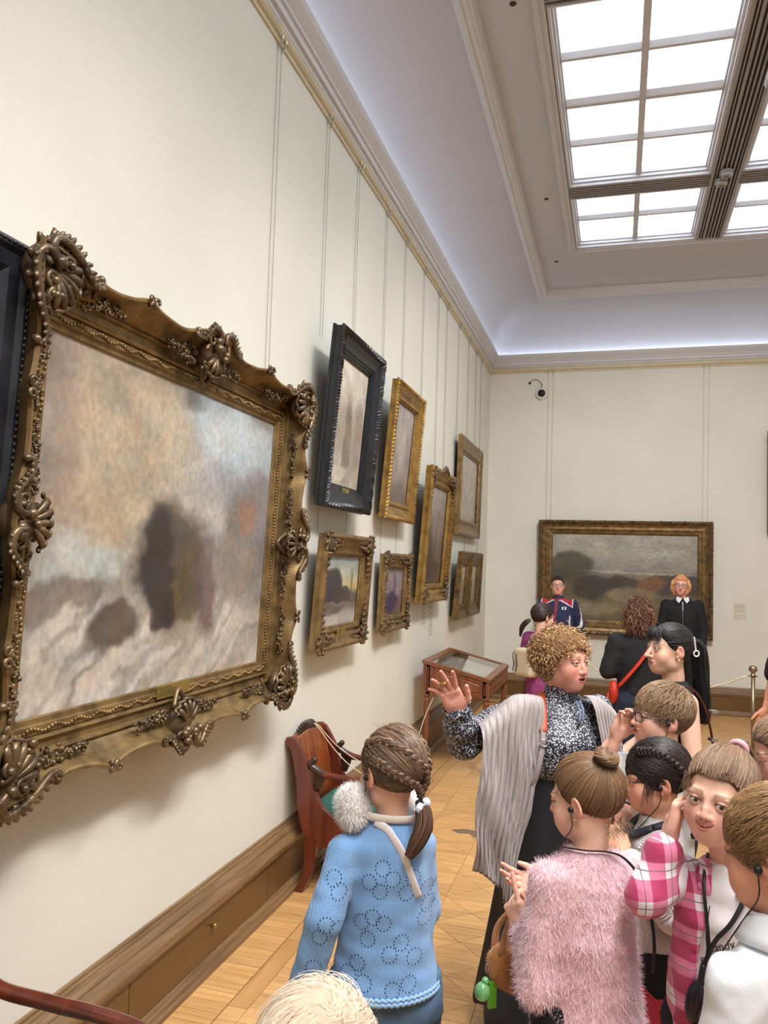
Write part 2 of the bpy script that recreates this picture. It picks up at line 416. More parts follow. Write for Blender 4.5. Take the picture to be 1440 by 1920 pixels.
for i in range(kx0, kx1 + 1):
    for j in range(int((Y0 - GY) / CS) + 1, int((11.0 - GY) / CS) + 1):
        cx, cy = GX + (i + 0.5) * CS, GY + (j + 0.5) * CS
        if i <= 1 and 3.15 < cy < 7.5:
            for me in TP:
                o = bpy.data.objects.new('parquet_piece', me); COL.objects.link(o); o.location = (cx, cy, random.uniform(-0.0003, 0.0003)); o.parent = floor
        else:
            for p in tri_pieces(): far_poly([(cx + a, cy + b) for a, b in p], random.uniform(0.9, 1.1))
BANDX = -1.42
yy = GY + (int((Y0 - GY) / CS) + 1) * CS; fy0 = yy; fy1 = GY + (int((11.0 - GY) / CS) + 1) * CS
fx1 = GX + (kx1 + 1) * CS
pl = piece_mesh([(-1.695, 0), (-1.512, 0), (-1.512, 0.0785), (-1.695, 0.0785)], 'border_plank', M_OAK)
bn = piece_mesh([(-1.508, 0), (BANDX, 0), (BANDX, 0.62), (-1.508, 0.62)], 'border_band', M_OAKB)
st = piece_mesh([(BANDX, 0), (GX - CS, 0), (GX - CS, 0.114), (BANDX, 0.114)], 'border_strip', M_OAK)
y = fy0
while y < fy1 - 0.01:
    if 2.6 < y < 6.0:
        o = bpy.data.objects.new('border_plank', pl); COL.objects.link(o); o.location = (0, y, 0); o.parent = floor
    else: far_poly([(-1.70, y), (-1.512, y), (-1.512, y + 0.0785), (-1.70, y + 0.0785)], random.uniform(0.9, 1.1))
    y += 0.0785
y = fy0
while y < fy1 - 0.01:
    if 2.6 < y < 6.6:
        o = bpy.data.objects.new('border_band', bn); COL.objects.link(o); o.location = (0, y, 0); o.parent = floor
    else: far_poly([(-1.508, y), (BANDX, y), (BANDX, y + 0.62), (-1.508, y + 0.62)], random.uniform(0.9, 1.05))
    y += 0.62
y = fy0
while y < fy1 - 0.01:
    far_poly([(BANDX, y), (GX - CS, y), (GX - CS, y + 0.114), (BANDX, y + 0.114)], random.uniform(0.9, 1.1)); y += 0.114
x = -1.70
while x < X1 - 0.1:
    far_poly([(x, fy1 + 0.09), (x + 0.0785, fy1 + 0.09), (x + 0.0785, Y1), (x, Y1)], random.uniform(0.9, 1.1)); x += 0.0785
x = -1.70
while x < X1 - 0.1:
    far_poly([(x, fy1), (x + 0.62, fy1), (x + 0.62, fy1 + 0.09), (x, fy1 + 0.09)], random.uniform(0.9, 1.05)); x += 0.62
far_poly([(fx1, Y0), (X1, Y0), (X1, fy1), (fx1, fy1)], 1.0)
far_poly([(-1.70, Y0), (fx1, Y0), (fx1, fy0), (-1.70, fy0)], 1.0)
far.build('parquet_field', M_OAKA, floor, kind='stuff')
# worn dark patch beside the case
pa = MB(); pts = [(-0.17, 0.0), (-0.06, 0.03), (0.0, 0.02), (0.05, 0.045), (0.11, 0.012), (0.17, 0.0), (0.10, -0.02), (0.03, -0.055), (-0.02, -0.02), (-0.1, -0.03)]
pa.add([(-0.93 + a * 0.9, 5.62 + b * 1.9, 0.0008) for a, b in pts], [tuple(range(len(pts)))])
pa.build('floor_stain', pmat('stain', rgb(120, 98, 78), 0.6, var=0.2, scale=30), floor)

# ------------------------------------------------------------------ baseboards
BBP = [(0, 0.362), (0.014, 0.362), (0.018, 0.352), (0.026, 0.350), (0.03, 0.342), (0.05, 0.321), (0.0515, 0.316), (0.053, 0.3175), (0.078, 0.292), (0.082, 0.284), (0.082, 0.262), (0.074, 0.256), (0.074, 0.246), (0.064, 0.238)]
BBQ = [(0.058, 0.062), (0.066, 0.06), (0.072, 0.05), (0.082, 0.045), (0.086, 0.03), (0.096, 0.022), (0.096, 0.0), (0.0, 0.0)]
def baseboard(name, side, s0, s1, joints, mat):
    def pt(d, s, z): return {'left': (X0 + d, s, z), 'right': (X1 - d, s, z), 'back': (s, Y1 - d, z), 'front': (s, Y0 + d, z)}[side]
    def run(prof, s0, s1):
        n = len(prof); v = [pt(d, s, z) for s in (s0, s1) for d, z in prof]
        return v, [(i, i + 1, n + i + 1, n + i) for i in range(n - 1)]
    b = MB().add(*run(BBP, s0, s1)).add(*run([(0.052, 0.24), (0.052, 0.06)], s0, s1))
    o = struct(b.build(name, mat))
    MB().add(*run(BBQ, s0, s1)).build('base_moulding', mat, o)
    js = [s0] + [j for j in joints if s0 < j < s1] + [s1]
    for a, c in zip(js[:-1], js[1:]):
        m = MB(); lo, hi = 0.058, 0.24
        v = [pt(d, s, z) for s in (a + 0.0025, c - 0.0025) for d, z in ((0.05, lo), (0.062, lo + 0.002), (0.0625, lo + 0.004), (0.0625, hi - 0.004), (0.062, hi - 0.002), (0.05, hi))]
        m.add(v, [(i, i + 1, 6 + i + 1, 6 + i) for i in range(5)] + [tuple(range(6)), tuple(range(6, 12))[::-1]]); m.build('panel', M_PAN, o)
    return o
bl = baseboard('baseboard_left', 'left', Y0, Y1, [2.726 + 1.241 * k for k in range(-5, 8)], M_BBY)
baseboard('baseboard_back', 'back', X0, X1, [-0.55 + 1.3 * k for k in range(-1, 4)], M_BBX)
baseboard('baseboard_right', 'right', Y0, Y1, [], M_BBY)
baseboard('baseboard_front', 'front', X0, X1, [], M_BBX)
MB().lathe([(0.006, 0), (0.005, 0.008), (0.011, 0.012), (0.013, 0.02), (0.009, 0.027), (0.002, 0.029)], 12).xform(mtx((X0 + 0.0625, 3.355, 0.19), (0, 1, 0), (0, 0, 1), (1, 0, 0))).build('knob', M_BRASS, bl, True)

# ------------------------------------------------------------------ pictures
def goldmat(name, c1, c2, metal=0.55, rough=0.42):
    m, nt, b = newmat(name); L = nt.links.new
    tc = N(nt, 'ShaderNodeTexCoord'); no = N(nt, 'ShaderNodeTexNoise'); no.inputs['Scale'].default_value = 14; no.inputs['Detail'].default_value = 6
    L(tc.outputs['Object'], no.inputs['Vector'])
    rp = N(nt, 'ShaderNodeMapRange'); rp.inputs[1].default_value = 0.35; rp.inputs[2].default_value = 0.7; L(no.outputs[0], rp.inputs[0])
    mx = N(nt, 'ShaderNodeMix', data_type='RGBA'); mx.inputs['A'].default_value = (*c1, 1); mx.inputs['B'].default_value = (*c2, 1); L(rp.outputs[0], mx.inputs['Factor'])
    L(mx.outputs['Result'], b.inputs['Base Color']); b.inputs['Metallic'].default_value = metal; b.inputs['Roughness'].default_value = rough
    n2 = N(nt, 'ShaderNodeTexNoise'); n2.inputs['Scale'].default_value = 120; L(tc.outputs['Object'], n2.inputs['Vector'])
    bp = N(nt, 'ShaderNodeBump'); bp.inputs['Strength'].default_value = 0.25; bp.inputs['Distance'].default_value = 0.002; L(n2.outputs[0], bp.inputs['Height']); L(bp.outputs[0], b.inputs['Normal'])
    return m
M_GOLD = goldmat('old_gold', rgb(150, 122, 78), rgb(98, 78, 48))
M_GOLDD = goldmat('dark_gold', rgb(132, 104, 62), rgb(78, 58, 36))
M_GOLDO = goldmat('ornament_gold', rgb(122, 100, 72), rgb(66, 52, 40), 0.5, 0.35)
M_GOLDY = goldmat('yellow_gold', rgb(170, 134, 70), rgb(118, 90, 46))
M_BLACK = goldmat('black_frame', rgb(34, 36, 42), rgb(16, 18, 24), 0.0, 0.38)
M_BACKB = pmat('frame_backing', rgb(70, 58, 45), 0.8)
M_PLATE = pmat('name_plate', rgb(178, 156, 78), 0.35, metal=0.7, var=0.15, scale=30)
M_INK = pmat('ink', rgb(60, 50, 40), 0.7)
M_CANVAS = vmat('oil_paint', 0.42, coat=0.35, bump=0.3, bscale=300)

def frame_sweep(w, h, prof, nseg=1, mod=None):
    """mitred moulding round a w x h sight opening (local: x right, y up, z to the room, origin = centre of the sight, z = 0 at the wall).
       prof: (u outwards from sight, v height). mod(side, t, k) -> (du, dv) for carved edges"""
    V = []; F = []; k = len(prof); cs = [(-1, -1), (1, -1), (1, 1), (-1, 1)]; ring = []
    for sidx in range(4):
        a, b = cs[sidx], cs[(sidx + 1) % 4]
        for q in range(nseg):
            t = q / nseg
            for j, (u, v) in enumerate(prof):
                du, dv = mod(sidx, t, j) if mod else (0, 0); uu = u + du
                if t == 0 or t == 1: A = (a[0] * (w / 2 + uu), a[1] * (h / 2 + uu))
                pa = np.array((a[0] * (w / 2 + uu), a[1] * (h / 2 + uu))); pb = np.array((b[0] * (w / 2 + uu), b[1] * (h / 2 + uu)))
                p = pa + (pb - pa) * t; V.append((p[0], p[1], v + dv))
    n = 4 * nseg
    for i in range(n):
        for j in range(k - 1):
            a = i * k + j; b = ((i + 1) % n) * k + j; F.append((a, b, b + 1, a + 1))
    return V, F
def painting(nx, ny, w, h, fn, z):
    u, v = np.meshgrid(np.linspace(0, 1, nx), np.linspace(0, 1, ny)); c = fn(u, v); c = np.clip(c, 0, 1)
    c = np.where(c <= 0.04045, c / 12.92, ((c + 0.055) / 1.055) ** 2.4)
    V = np.stack([(u - 0.5) * w, (v - 0.5) * h, np.full_like(u, z)], -1).reshape(-1, 3)
    idx = np.arange(nx * ny).reshape(ny, nx); F = np.stack([idx[:-1, :-1], idx[:-1, 1:], idx[1:, 1:], idx[1:, :-1]], -1).reshape(-1, 4)
    me = bpy.data.meshes.new('canvas'); me.from_pydata(V.tolist(), [], F.tolist())
    at = me.color_attributes.new('Col', 'FLOAT_COLOR', 'POINT'); C = np.concatenate([c.reshape(-1, 3), np.ones((nx * ny, 1))], 1); at.data.foreach_set('color', C.astype(np.float32).ravel())
    return me
def blobs(u, v, base, lst, warp=0.04, fr=5.0, seed=0.0, strokes=0.07, sdir=(1.0, 3.0)):
    """soft patches of colour over a base, edges broken up by noise and brush marks; base(u,v)->rgb"""
    P = np.stack([u * fr + seed, v * fr + seed * 1.7], -1)
    wu = u + warp * (fbm(P) - 0.47) * 2; wv = v + warp * (fbm(P + 31.7) - 0.47) * 2
    P2 = np.stack([u * 24 + seed, v * 24 - seed], -1); wu = wu + 0.02 * (fbm(P2, 3) - 0.44) * 2; wv = wv + 0.02 * (fbm(P2 + 11.1, 3) - 0.44) * 2
    c = base(wu, wv)
    for (cx, cy, rx, ry, rot, col, soft, op) in lst:
        ca, sa = math.cos(rot), math.sin(rot); dx, dy = wu - cx, wv - cy
        r = np.sqrt(((dx * ca + dy * sa) / rx) ** 2 + ((-dx * sa + dy * ca) / ry) ** 2)
        soft = soft * 0.5; m = np.clip((1 + soft - r) / (2 * soft), 0, 1); m = m * m * (3 - 2 * m) * op
        c = c * (1 - m[..., None]) + np.array(col) / 255. * m[..., None]
    tx_ = fbm(np.stack([u * 9 + seed, v * 9 - seed], -1), 5) - 0.47; c = c * (1 + 0.35 * tx_)[..., None]
    hue = (fbm(np.stack([u * 14 - seed, v * 14 + seed * 2], -1), 3) - 0.44)[..., None] * np.array((0.10, 0.0, -0.10)); c = c + hue * 0.6
    br = vnoise(np.stack([u * 60 * sdir[0] + v * 25, v * 60 * sdir[1] - u * 20], -1) + seed) - 0.5
    b2 = vnoise(np.stack([u * 140, v * 140], -1) + seed) - 0.5
    return c * (1 + strokes * br * 2 + strokes * b2)[..., None]
def vramp(stops):
    zs = [s[0] for s in stops]; cs = np.array([s[1] for s in stops]) / 255.
    def f(u, v): return np.stack([np.interp(v, zs, cs[:, k]) for k in range(3)], -1)
    return f

def picture(name, label, wallside, y0, y1, z0, h, tilt, d, m, prof, gold, canvas_fn, res=(60, 80), mod=None, nseg=1, extra=None, plate=None, group=None, beads=None, frame_label=None, coord=None):
    """outer size (y1-y0) x h, bottom edge at z0 standing d off the wall; tilt leans the top into the room; m = moulding width"""
    W = y1 - y0; H = h
    if wallside == 'left':
        yc = (y0 + y1) / 2; Xa, Ua, Za = Vector((0, 1, 0)), Vector((math.sin(tilt), 0, math.cos(tilt))), Vector((math.cos(tilt), 0, -math.sin(tilt)))
        org = Vector((X0 + 0.012 + d, yc, z0)) + Ua * (H / 2)
    else:
        yc = (y0 + y1) / 2; Xa, Ua, Za = Vector((1, 0, 0)), Vector((0, -math.sin(tilt), math.cos(tilt))), Vector((0, -math.cos(tilt), -math.sin(tilt)))
        org = Vector((yc, Y1 - 0.012 - d, z0)) + Ua * (H / 2)
    t = thing(name, label, 'painting', group=group)
    t.matrix_world = mtx(org, Xa, Ua, Za)
    sw, sh = W - 2 * m, H - 2 * m
    sight_v = prof[0][1]
    fr = MB().add(*frame_sweep(sw, sh, prof, nseg, mod))
    o = fr.build('frame', gold, t)
    if frame_label: o['label'] = frame_label
    link('canvas', painting(res[0], res[1], sw + 0.01, sh + 0.01, canvas_fn, max(sight_v - 0.008, 0.006)), M_CANVAS, t, True)
    MB().box((-W / 2 + 0.03, -H / 2 + 0.03, 0.001), (W / 2 - 0.03, H / 2 - 0.03, 0.005)).build('backing', M_BACKB, t)
    for sx in (-1, 1): MB().box((sx * W * 0.3 - 0.015, -H / 2 + 0.04, -d - 0.0118), (sx * W * 0.3 + 0.015, -H / 2 + 0.07, 0.004)).build('wall_spacer', M_BACKB, t)
    if beads:
        for (u, v, r, step) in beads:
            b = MB(); bw, bh = sw / 2 + u, sh / 2 + u
            for (ax, L) in ((0, bw), (1, bh)):
                nb = max(2, int(2 * L / step))
                for q in range(nb):
                    s = -L + (q + 0.5) * 2 * L / nb
                    for sg in (-1, 1):
                        c = (s, sg * bh, v) if ax == 0 else (sg * bw, s, v)
                        b.ell(c, (r * (1.3 if ax == 0 else 0.9), r * (1.3 if ax == 1 else 0.9), r), 5, 3)
            b.build('beading', gold, t, True, kind='stuff')
    if plate:
        px, py, pz, pw, ph = plate
        p = MB().box((px - pw / 2, py - ph / 2, pz), (px + pw / 2, py + ph / 2, pz + 0.003)).build('name_plate', M_PLATE, t)
        tx = MB()
        for k, (a, b) in enumerate(((-0.3, 0.1), (-0.38, 0.0), (-0.38, 0.05))):
            yy = py + ph * (0.25 - 0.22 * k); s = px + a * pw
            while s < px + b * pw:
                e = s + random.uniform(0.008, 0.02); tx.box((s, yy - ph * 0.045, pz + 0.003), (e, yy + ph * 0.045, pz + 0.0034)); s = e + 0.004
        tx.build('engraved_lines', M_INK, p)
    if extra: extra(t, sw, sh)
    return t
def deep(m, d, lip=0.01, s=0.02):
    """deep moulding: low at the sight, climbing to a proud outer edge, then back to the wall"""
    return [(0, s), (m * 0.05, s + 0.008), (m * 0.12, s + 0.01), (m * 0.14, s + 0.022), (m * 0.24, s + 0.024), (m * 0.27, s + 0.014), (m * 0.36, s + 0.016), (m * 0.42, s + (d - s) * 0.38), (m * 0.52, s + (d - s) * 0.52), (m * 0.64, s + (d - s) * 0.66), (m * 0.76, s + (d - s) * 0.84), (m * 0.8, d - 0.004), (m * 0.86, d), (m * 0.94, d - 0.003), (m, d - 0.014), (m, d * 0.6), (m - 0.008, d * 0.55), (m - 0.008, 0.0)]
def carve(js, amp, freq, w, h):
    def f(side, t, j):
        if j not in js: return (0, 0)
        L = w if side % 2 == 0 else h
        return (0, amp * math.sin(2 * math.pi * t * round(L / freq)) )
    return f
def corner_orn(t, sw, sh, m, d, gold, s=1.0, dense=10, seed=1):
    """carved leaf and scroll clusters on the four corners"""
    rn = random.Random(seed)
    for cx, cy in ((-1, -1), (1, -1), (1, 1), (-1, 1)):
        b = MB(); ox, oy = cx * (sw / 2 + m * 0.55), cy * (sh / 2 + m * 0.55)
        b.ell((ox, oy, d * 0.92), (m * 0.26 * s, m * 0.26 * s, 0.02 * s), 10, 5)
        for k in range(dense):
            a = 2 * math.pi * k / dense; R = m * 0.45 * s
            sp = [(ox + math.cos(a + 0.5 * q) * R * (0.35 + 0.65 * q / 6), oy + math.sin(a + 0.5 * q) * R * (0.35 + 0.65 * q / 6), d * 0.9 + 0.012 * math.sin(q)) for q in range(7)]
            b.tube(sp, np.linspace(0.009, 0.004, 7) * s * m / 0.16, 5)
            b.ell((ox + math.cos(a) * R * 0.95, oy + math.sin(a) * R * 0.95, d * 0.9 + rn.uniform(0, 0.01)), (0.014 * s * m / 0.16,) * 3, 6, 4)
        for (ax, ay) in ((-cx, 0), (0, -cy)):
            for q in range(5):
                e = m * (0.55 + 0.25 * q) * s; r = 0.02 * (1 - q / 6) * s * m / 0.16
                for sg in (-1, 1):
                    px = ox + ax * e + (sg * r * 1.2 if ax == 0 else 0); py = oy + ay * e + (sg * r * 1.2 if ay == 0 else 0)
                    b.ell((px, py, d * 0.86), (r * 1.1, r * 1.1, r * 0.6), 7, 4)
        b.build('corner_ornament', gold, t, True, kind='stuff')

G1 = 'pictures hung in two rows on the left wall'
def c_dark(u, v): return blobs(u, v, vramp([(0, (170, 158, 142)), (0.3, (176, 165, 150)), (0.7, (190, 180, 165)), (1, (214, 205, 190))]),
    [(0.5, 0.38, 0.13, 0.34, 0.1, (112, 100, 88), 0.5, 0.85), (0.78, 0.42, 0.2, 0.3, -0.2, (138, 124, 110), 0.5, 0.7), (0.2, 0.45, 0.2, 0.25, 0, (150, 138, 124), 0.6, 0.7), (0.35, 0.1, 0.25, 0.06, 0.1, (200, 190, 172), 0.6, 0.8)], seed=2.1)
def dprof(m, d): return [(0, 0.012), (0.01, 0.014), (0.012, 0.022), (0.024, 0.023), (0.026, 0.031), (0.04, 0.032), (0.042, 0.040), (0.05, 0.041), (m * 0.5, 0.046), (m * 0.7, d - 0.02), (m * 0.78, d - 0.005), (m * 0.84, d), (m * 0.93, d - 0.002), (m, d - 0.010), (m, d - 0.022), (m - 0.008, d - 0.026), (m - 0.008, 0.02), (m, 0.016), (m, 0.0)]
picture('painting', 'tall pale painting in a deep black carved frame, upper row', 'left', 4.43, 5.33, 2.16, 1.09, math.radians(4.4), 0.05, 0.155, dprof(0.155, 0.082), M_BLACK, c_dark, (60, 80),
        mod=carve((10, 11, 12), 0.006, 0.02, 0.9, 1.09), nseg=120, plate=(0.0, -0.545 + 0.125, 0.030, 0.13, 0.03), group=G1)
def c_gold(u, v): return blobs(u, v, vramp([(0, (120, 106, 98)), (0.35, (138, 126, 122)), (0.75, (150, 140, 136)), (1, (158, 150, 146))]),
    [(0.5, 0.6, 0.18, 0.22, 0.2, (178, 164, 150), 0.7, 0.6), (0.5, 0.08, 0.4, 0.14, 0, (84, 72, 62), 0.4, 0.7)], seed=5.1)
picture('painting', 'narrow grey portrait in a beaded gold frame, right of the black frame', 'left', 5.78, 6.66, 2.17, 1.07, math.radians(4.4), 0.045, 0.15, deep(0.15, 0.066, s=0.012), M_GOLDY, c_gold, (40, 60),
        mod=carve((11, 12, 13), 0.005, 0.03, 0.85, 1.06), nseg=110, beads=[(0.022, 0.032, 0.006, 0.018)], group=G1)
def c_tall(u, v): return blobs(u, v, vramp([(0, (88, 72, 60)), (0.45, (104, 88, 76)), (0.6, (128, 116, 108)), (1, (150, 140, 132))]),
    [(0.3, 0.3, 0.12, 0.3, 0.1, (60, 48, 42), 0.5, 0.7), (0.7, 0.4, 0.06, 0.35, -0.05, (140, 120, 100), 0.6, 0.6), (0.55, 0.15, 0.3, 0.1, 0, (70, 56, 48), 0.5, 0.7)], seed=8.7)
def tall_extra(t, sw, sh):
    corner_orn(t, sw, sh, 0.17, 0.07, M_GOLDO, 0.95, 9, 3)
    c = MB()
    for q in range(-4, 5): c.ell((q * 0.028, sh / 2 + 0.15 + 0.035 * math.cos(q * 0.36), 0.066), (0.02, 0.022 + 0.02 * math.cos(q * 0.36), 0.018), 7, 4)
    c.build('crest', M_GOLDO, t, True)
    for sx in (-1, 1):
      r = MB()
      for q in range(44):
        yy = -sh / 2 + (q + 0.5) * sh / 44
        r.tube([(sx * (sw / 2 + 0.07), yy, 0.042), (sx * (sw / 2 + 0.11), yy, 0.058), (sx * (sw / 2 + 0.145), yy, 0.072)], 0.007, 5)
      r.build('fluting', M_GOLDY, t, True, kind='stuff')
picture('painting', 'large dark landscape in a tall gold frame with ornate corners and crest', 'left', 6.97, 8.09, 1.48, 1.25, math.radians(3.6), 0.05, 0.17, deep(0.17, 0.074, s=0.014), M_GOLDY, c_tall, (40, 60), nseg=1, extra=tall_extra, group=G1)
def c_plain(u, v): return blobs(u, v, vramp([(0, (150, 140, 124)), (1, (176, 168, 156))]), [(0.5, 0.4, 0.25, 0.3, 0, (158, 146, 132), 0.7, 0.6)], seed=3.3)
picture('painting', 'pale portrait in a plain gold frame, last of the upper row by the corner', 'left', 8.85, 10.35, 2.18, 1.14, math.radians(1.2), 0.02, 0.19, deep(0.19, 0.05, s=0.014), M_GOLD, c_plain, (30, 40), beads=[(0.03, 0.036, 0.007, 0.03)], group=G1)
def c_land(u, v): return blobs(u, v, vramp([(0, (176, 170, 162)), (0.18, (158, 150, 142)), (0.3, (92, 84, 78)), (0.45, (96, 90, 88)), (0.55, (196, 176, 118)), (0.72, (170, 172, 150)), (1, (140, 154, 166))]),
    [(0.25, 0.55, 0.3, 0.28, 0.2, (58, 56, 60), 0.25, 0.95), (0.55, 0.42, 0.25, 0.14, 0.0, (66, 60, 58), 0.3, 0.9), (0.8, 0.62, 0.018, 0.2, 0, (78, 70, 60), 0.5, 0.6), (0.5, 0.3, 0.6, 0.03, 0, (130, 122, 116), 0.6, 0.7), (0.3, 0.22, 0.3, 0.06, 0.1, (88, 80, 74), 0.6, 0.7)], seed=11.0, strokes=0.09)
def land_extra(t, sw, sh): corner_orn(t, sw, sh, 0.15, 0.06, M_GOLDO, 1.05, 10, 5)
picture('painting', 'dusky landscape with yellow sky in a gold frame with carved corners', 'left', 4.43, 5.38, 1.285, 0.72, math.radians(3.4), 0.045, 0.145, deep(0.145, 0.066, s=0.012), M_GOLD, c_land, (70, 70), extra=land_extra, plate=(-0.02, -0.36 + 0.10, 0.038, 0.16, 0.05), group=G1)
def c_small(u, v): return blobs(u, v, vramp([(0, (104, 82, 64)), (0.3, (100, 82, 82)), (0.6, (126, 116, 122)), (1, (140, 132, 136))]),
    [(0.45, 0.3, 0.3, 0.22, 0.5, (52, 44, 72), 0.35, 0.95), (0.6, 0.72, 0.06, 0.25, 0, (88, 74, 84), 0.5, 0.8), (0.75, 0.5, 0.12, 0.1, 0, (150, 136, 132), 0.5, 0.7), (0.2, 0.2, 0.2, 0.1, 0.6, (60, 50, 84), 0.4, 0.8)], seed=14.2, strokes=0.1)
def small_extra(t, sw, sh):
    corner_orn(t, sw, sh, 0.13, 0.052, M_GOLDO, 1.15, 9, 8)
    rn = random.Random(4); b = MB()
    for q in range(70):
        s = rn.uniform(-1, 1); e = rn.choice((-1, 1)); u = 0.075 + rn.uniform(-0.03, 0.045)
        c = (s * sw / 2, e * (sh / 2 + u), 0.046) if q % 2 else (e * (sw / 2 + u), s * sh / 2, 0.046)
        b.ell(c, (rn.uniform(0.008, 0.02), rn.uniform(0.008, 0.02), 0.012), 6, 4)
    b.build('leaf_relief', M_GOLDO, t, True, kind='stuff')
picture('painting', 'small violet-toned scene in an ornate rococo gold frame, lower row', 'left', 5.86, 6.68, 1.295, 0.615, math.radians(1.5), 0.03, 0.125, deep(0.125, 0.056, s=0.012), M_GOLD, c_small, (50, 50), extra=small_extra, group=G1)
def c_thin(u, v): return blobs(u, v, vramp([(0, (150, 136, 116)), (1, (184, 172, 154))]), [(0.5, 0.3, 0.3, 0.3, 0, (120, 104, 84), 0.6, 0.7)], seed=6.6)
picture('painting', 'small steeply tilted gold-framed picture, lower row before the corner one', 'left', 8.72, 9.42, 1.23, 0.77, math.radians(4.6), 0.04, 0.17, deep(0.17, 0.06, s=0.012), M_GOLDD, c_thin, (24, 30), beads=[(0.15, 0.058, 0.008, 0.03)], group=G1)
picture('painting', 'small gold-framed picture nearest the corner, lower row', 'left', 9.50, 10.28, 1.23, 0.77, math.radians(2.3), 0.04, 0.17, deep(0.17, 0.06, s=0.012), M_GOLDD, c_thin, (24, 30), beads=[(0.15, 0.058, 0.008, 0.03)], group=G1)

# back wall: wide landscape in a dark gold frame
def c_back(u, v): return blobs(u, v, vramp([(0, (92, 80, 58)), (0.2, (104, 92, 66)), (0.4, (92, 82, 64)), (0.52, (120, 112, 98)), (0.58, (134, 130, 122)), (0.8, (152, 148, 138)), (1, (160, 152, 138))]),
    [(0.12, 0.6, 0.16, 0.2, -0.3, (72, 66, 52), 0.35, 0.9), (0.85, 0.42, 0.22, 0.13, 0.1, (66, 58, 52), 0.4, 0.9), (0.30, 0.38, 0.14, 0.12, 0.4, (56, 52, 46), 0.35, 0.85), (0.52, 0.42, 0.13, 0.08, -0.2, (60, 52, 44), 0.35, 0.85), (0.68, 0.40, 0.08, 0.14, -0.4, (122, 80, 50), 0.35, 0.85), (0.55, 0.3, 0.2, 0.07, 0.0, (140, 126, 98), 0.5, 0.6), (0.3, 0.15, 0.2, 0.07, 0.1, (128, 116, 92), 0.5, 0.7), (0.6, 0.55, 0.4, 0.01, 0, (196, 186, 164), 0.6, 0.6)], seed=21.0, strokes=0.09, warp=0.05)
def back_extra(t, sw, sh):
    rn = random.Random(9); b = MB(); m = 0.19
    for (ax, L) in ((0, sw / 2 + m), (1, sh / 2 + m)):
        nb = int(2 * L / 0.03)
        for q in range(nb):
            s = -L + (q + 0.5) * 2 * L / nb
            for sg in (-1, 1):
                r = rn.uniform(0.011, 0.017); off = rn.uniform(-0.012, 0.006)
                c = (s, sg * (sh / 2 + m - 0.018 + off), 0.098) if ax == 0 else (sg * (sw / 2 + m - 0.018 + off), s, 0.098)
                b.ell(c, (r * 1.3, r * 1.3, r), 6, 4)
    b.build('leaf_edge', M_GOLDO, t, True, kind='stuff')
picture('painting', 'wide brown-grey landscape in a broad dark gold frame on the back wall', 'back', -1.04, 1.215, 0.955, 1.55, math.radians(1.0), 0.02, 0.19, [(0, 0.03), (0.012, 0.036), (0.014, 0.05), (0.03, 0.052), (0.033, 0.044), (0.05, 0.046), (0.055, 0.06), (0.07, 0.062), (0.10, 0.06), (0.135, 0.075), (0.145, 0.09), (0.165, 0.1), (0.19, 0.085), (0.19, 0.0)], M_GOLDD, c_back, (130, 90), extra=back_extra, plate=(0.03, -0.775 + 0.165, 0.055, 0.24, 0.04))
# its neighbour to the right, only its edge in view
picture('painting', 'picture in a brown frame at the right edge of the back wall', 'back', 1.868, 3.0, 2.35, 1.35, math.radians(1.0), 0.02, 0.15, deep(0.15, 0.07), M_GOLDD, c_thin, (20, 20))
# black frame beyond the left side of the large gold one
def c_left(u, v): return blobs(u, v, vramp([(0, (70, 62, 58)), (1, (96, 88, 82))]), [], seed=1.0)
picture('painting', 'large black-framed picture mostly hidden behind the big gilded frame', 'left', 0.70, 1.885, 1.30, 1.40, math.radians(2.5), 0.0, 0.2, [(0, 0.02), (0.03, 0.03), (0.035, 0.05), (0.06, 0.055), (0.12, 0.085), (0.16, 0.088), (0.175, 0.10), (0.19, 0.10), (0.20, 0.09), (0.20, 0.0)], M_BLACK, c_left, (20, 20), beads=[(0.185, 0.1, 0.007, 0.02)])
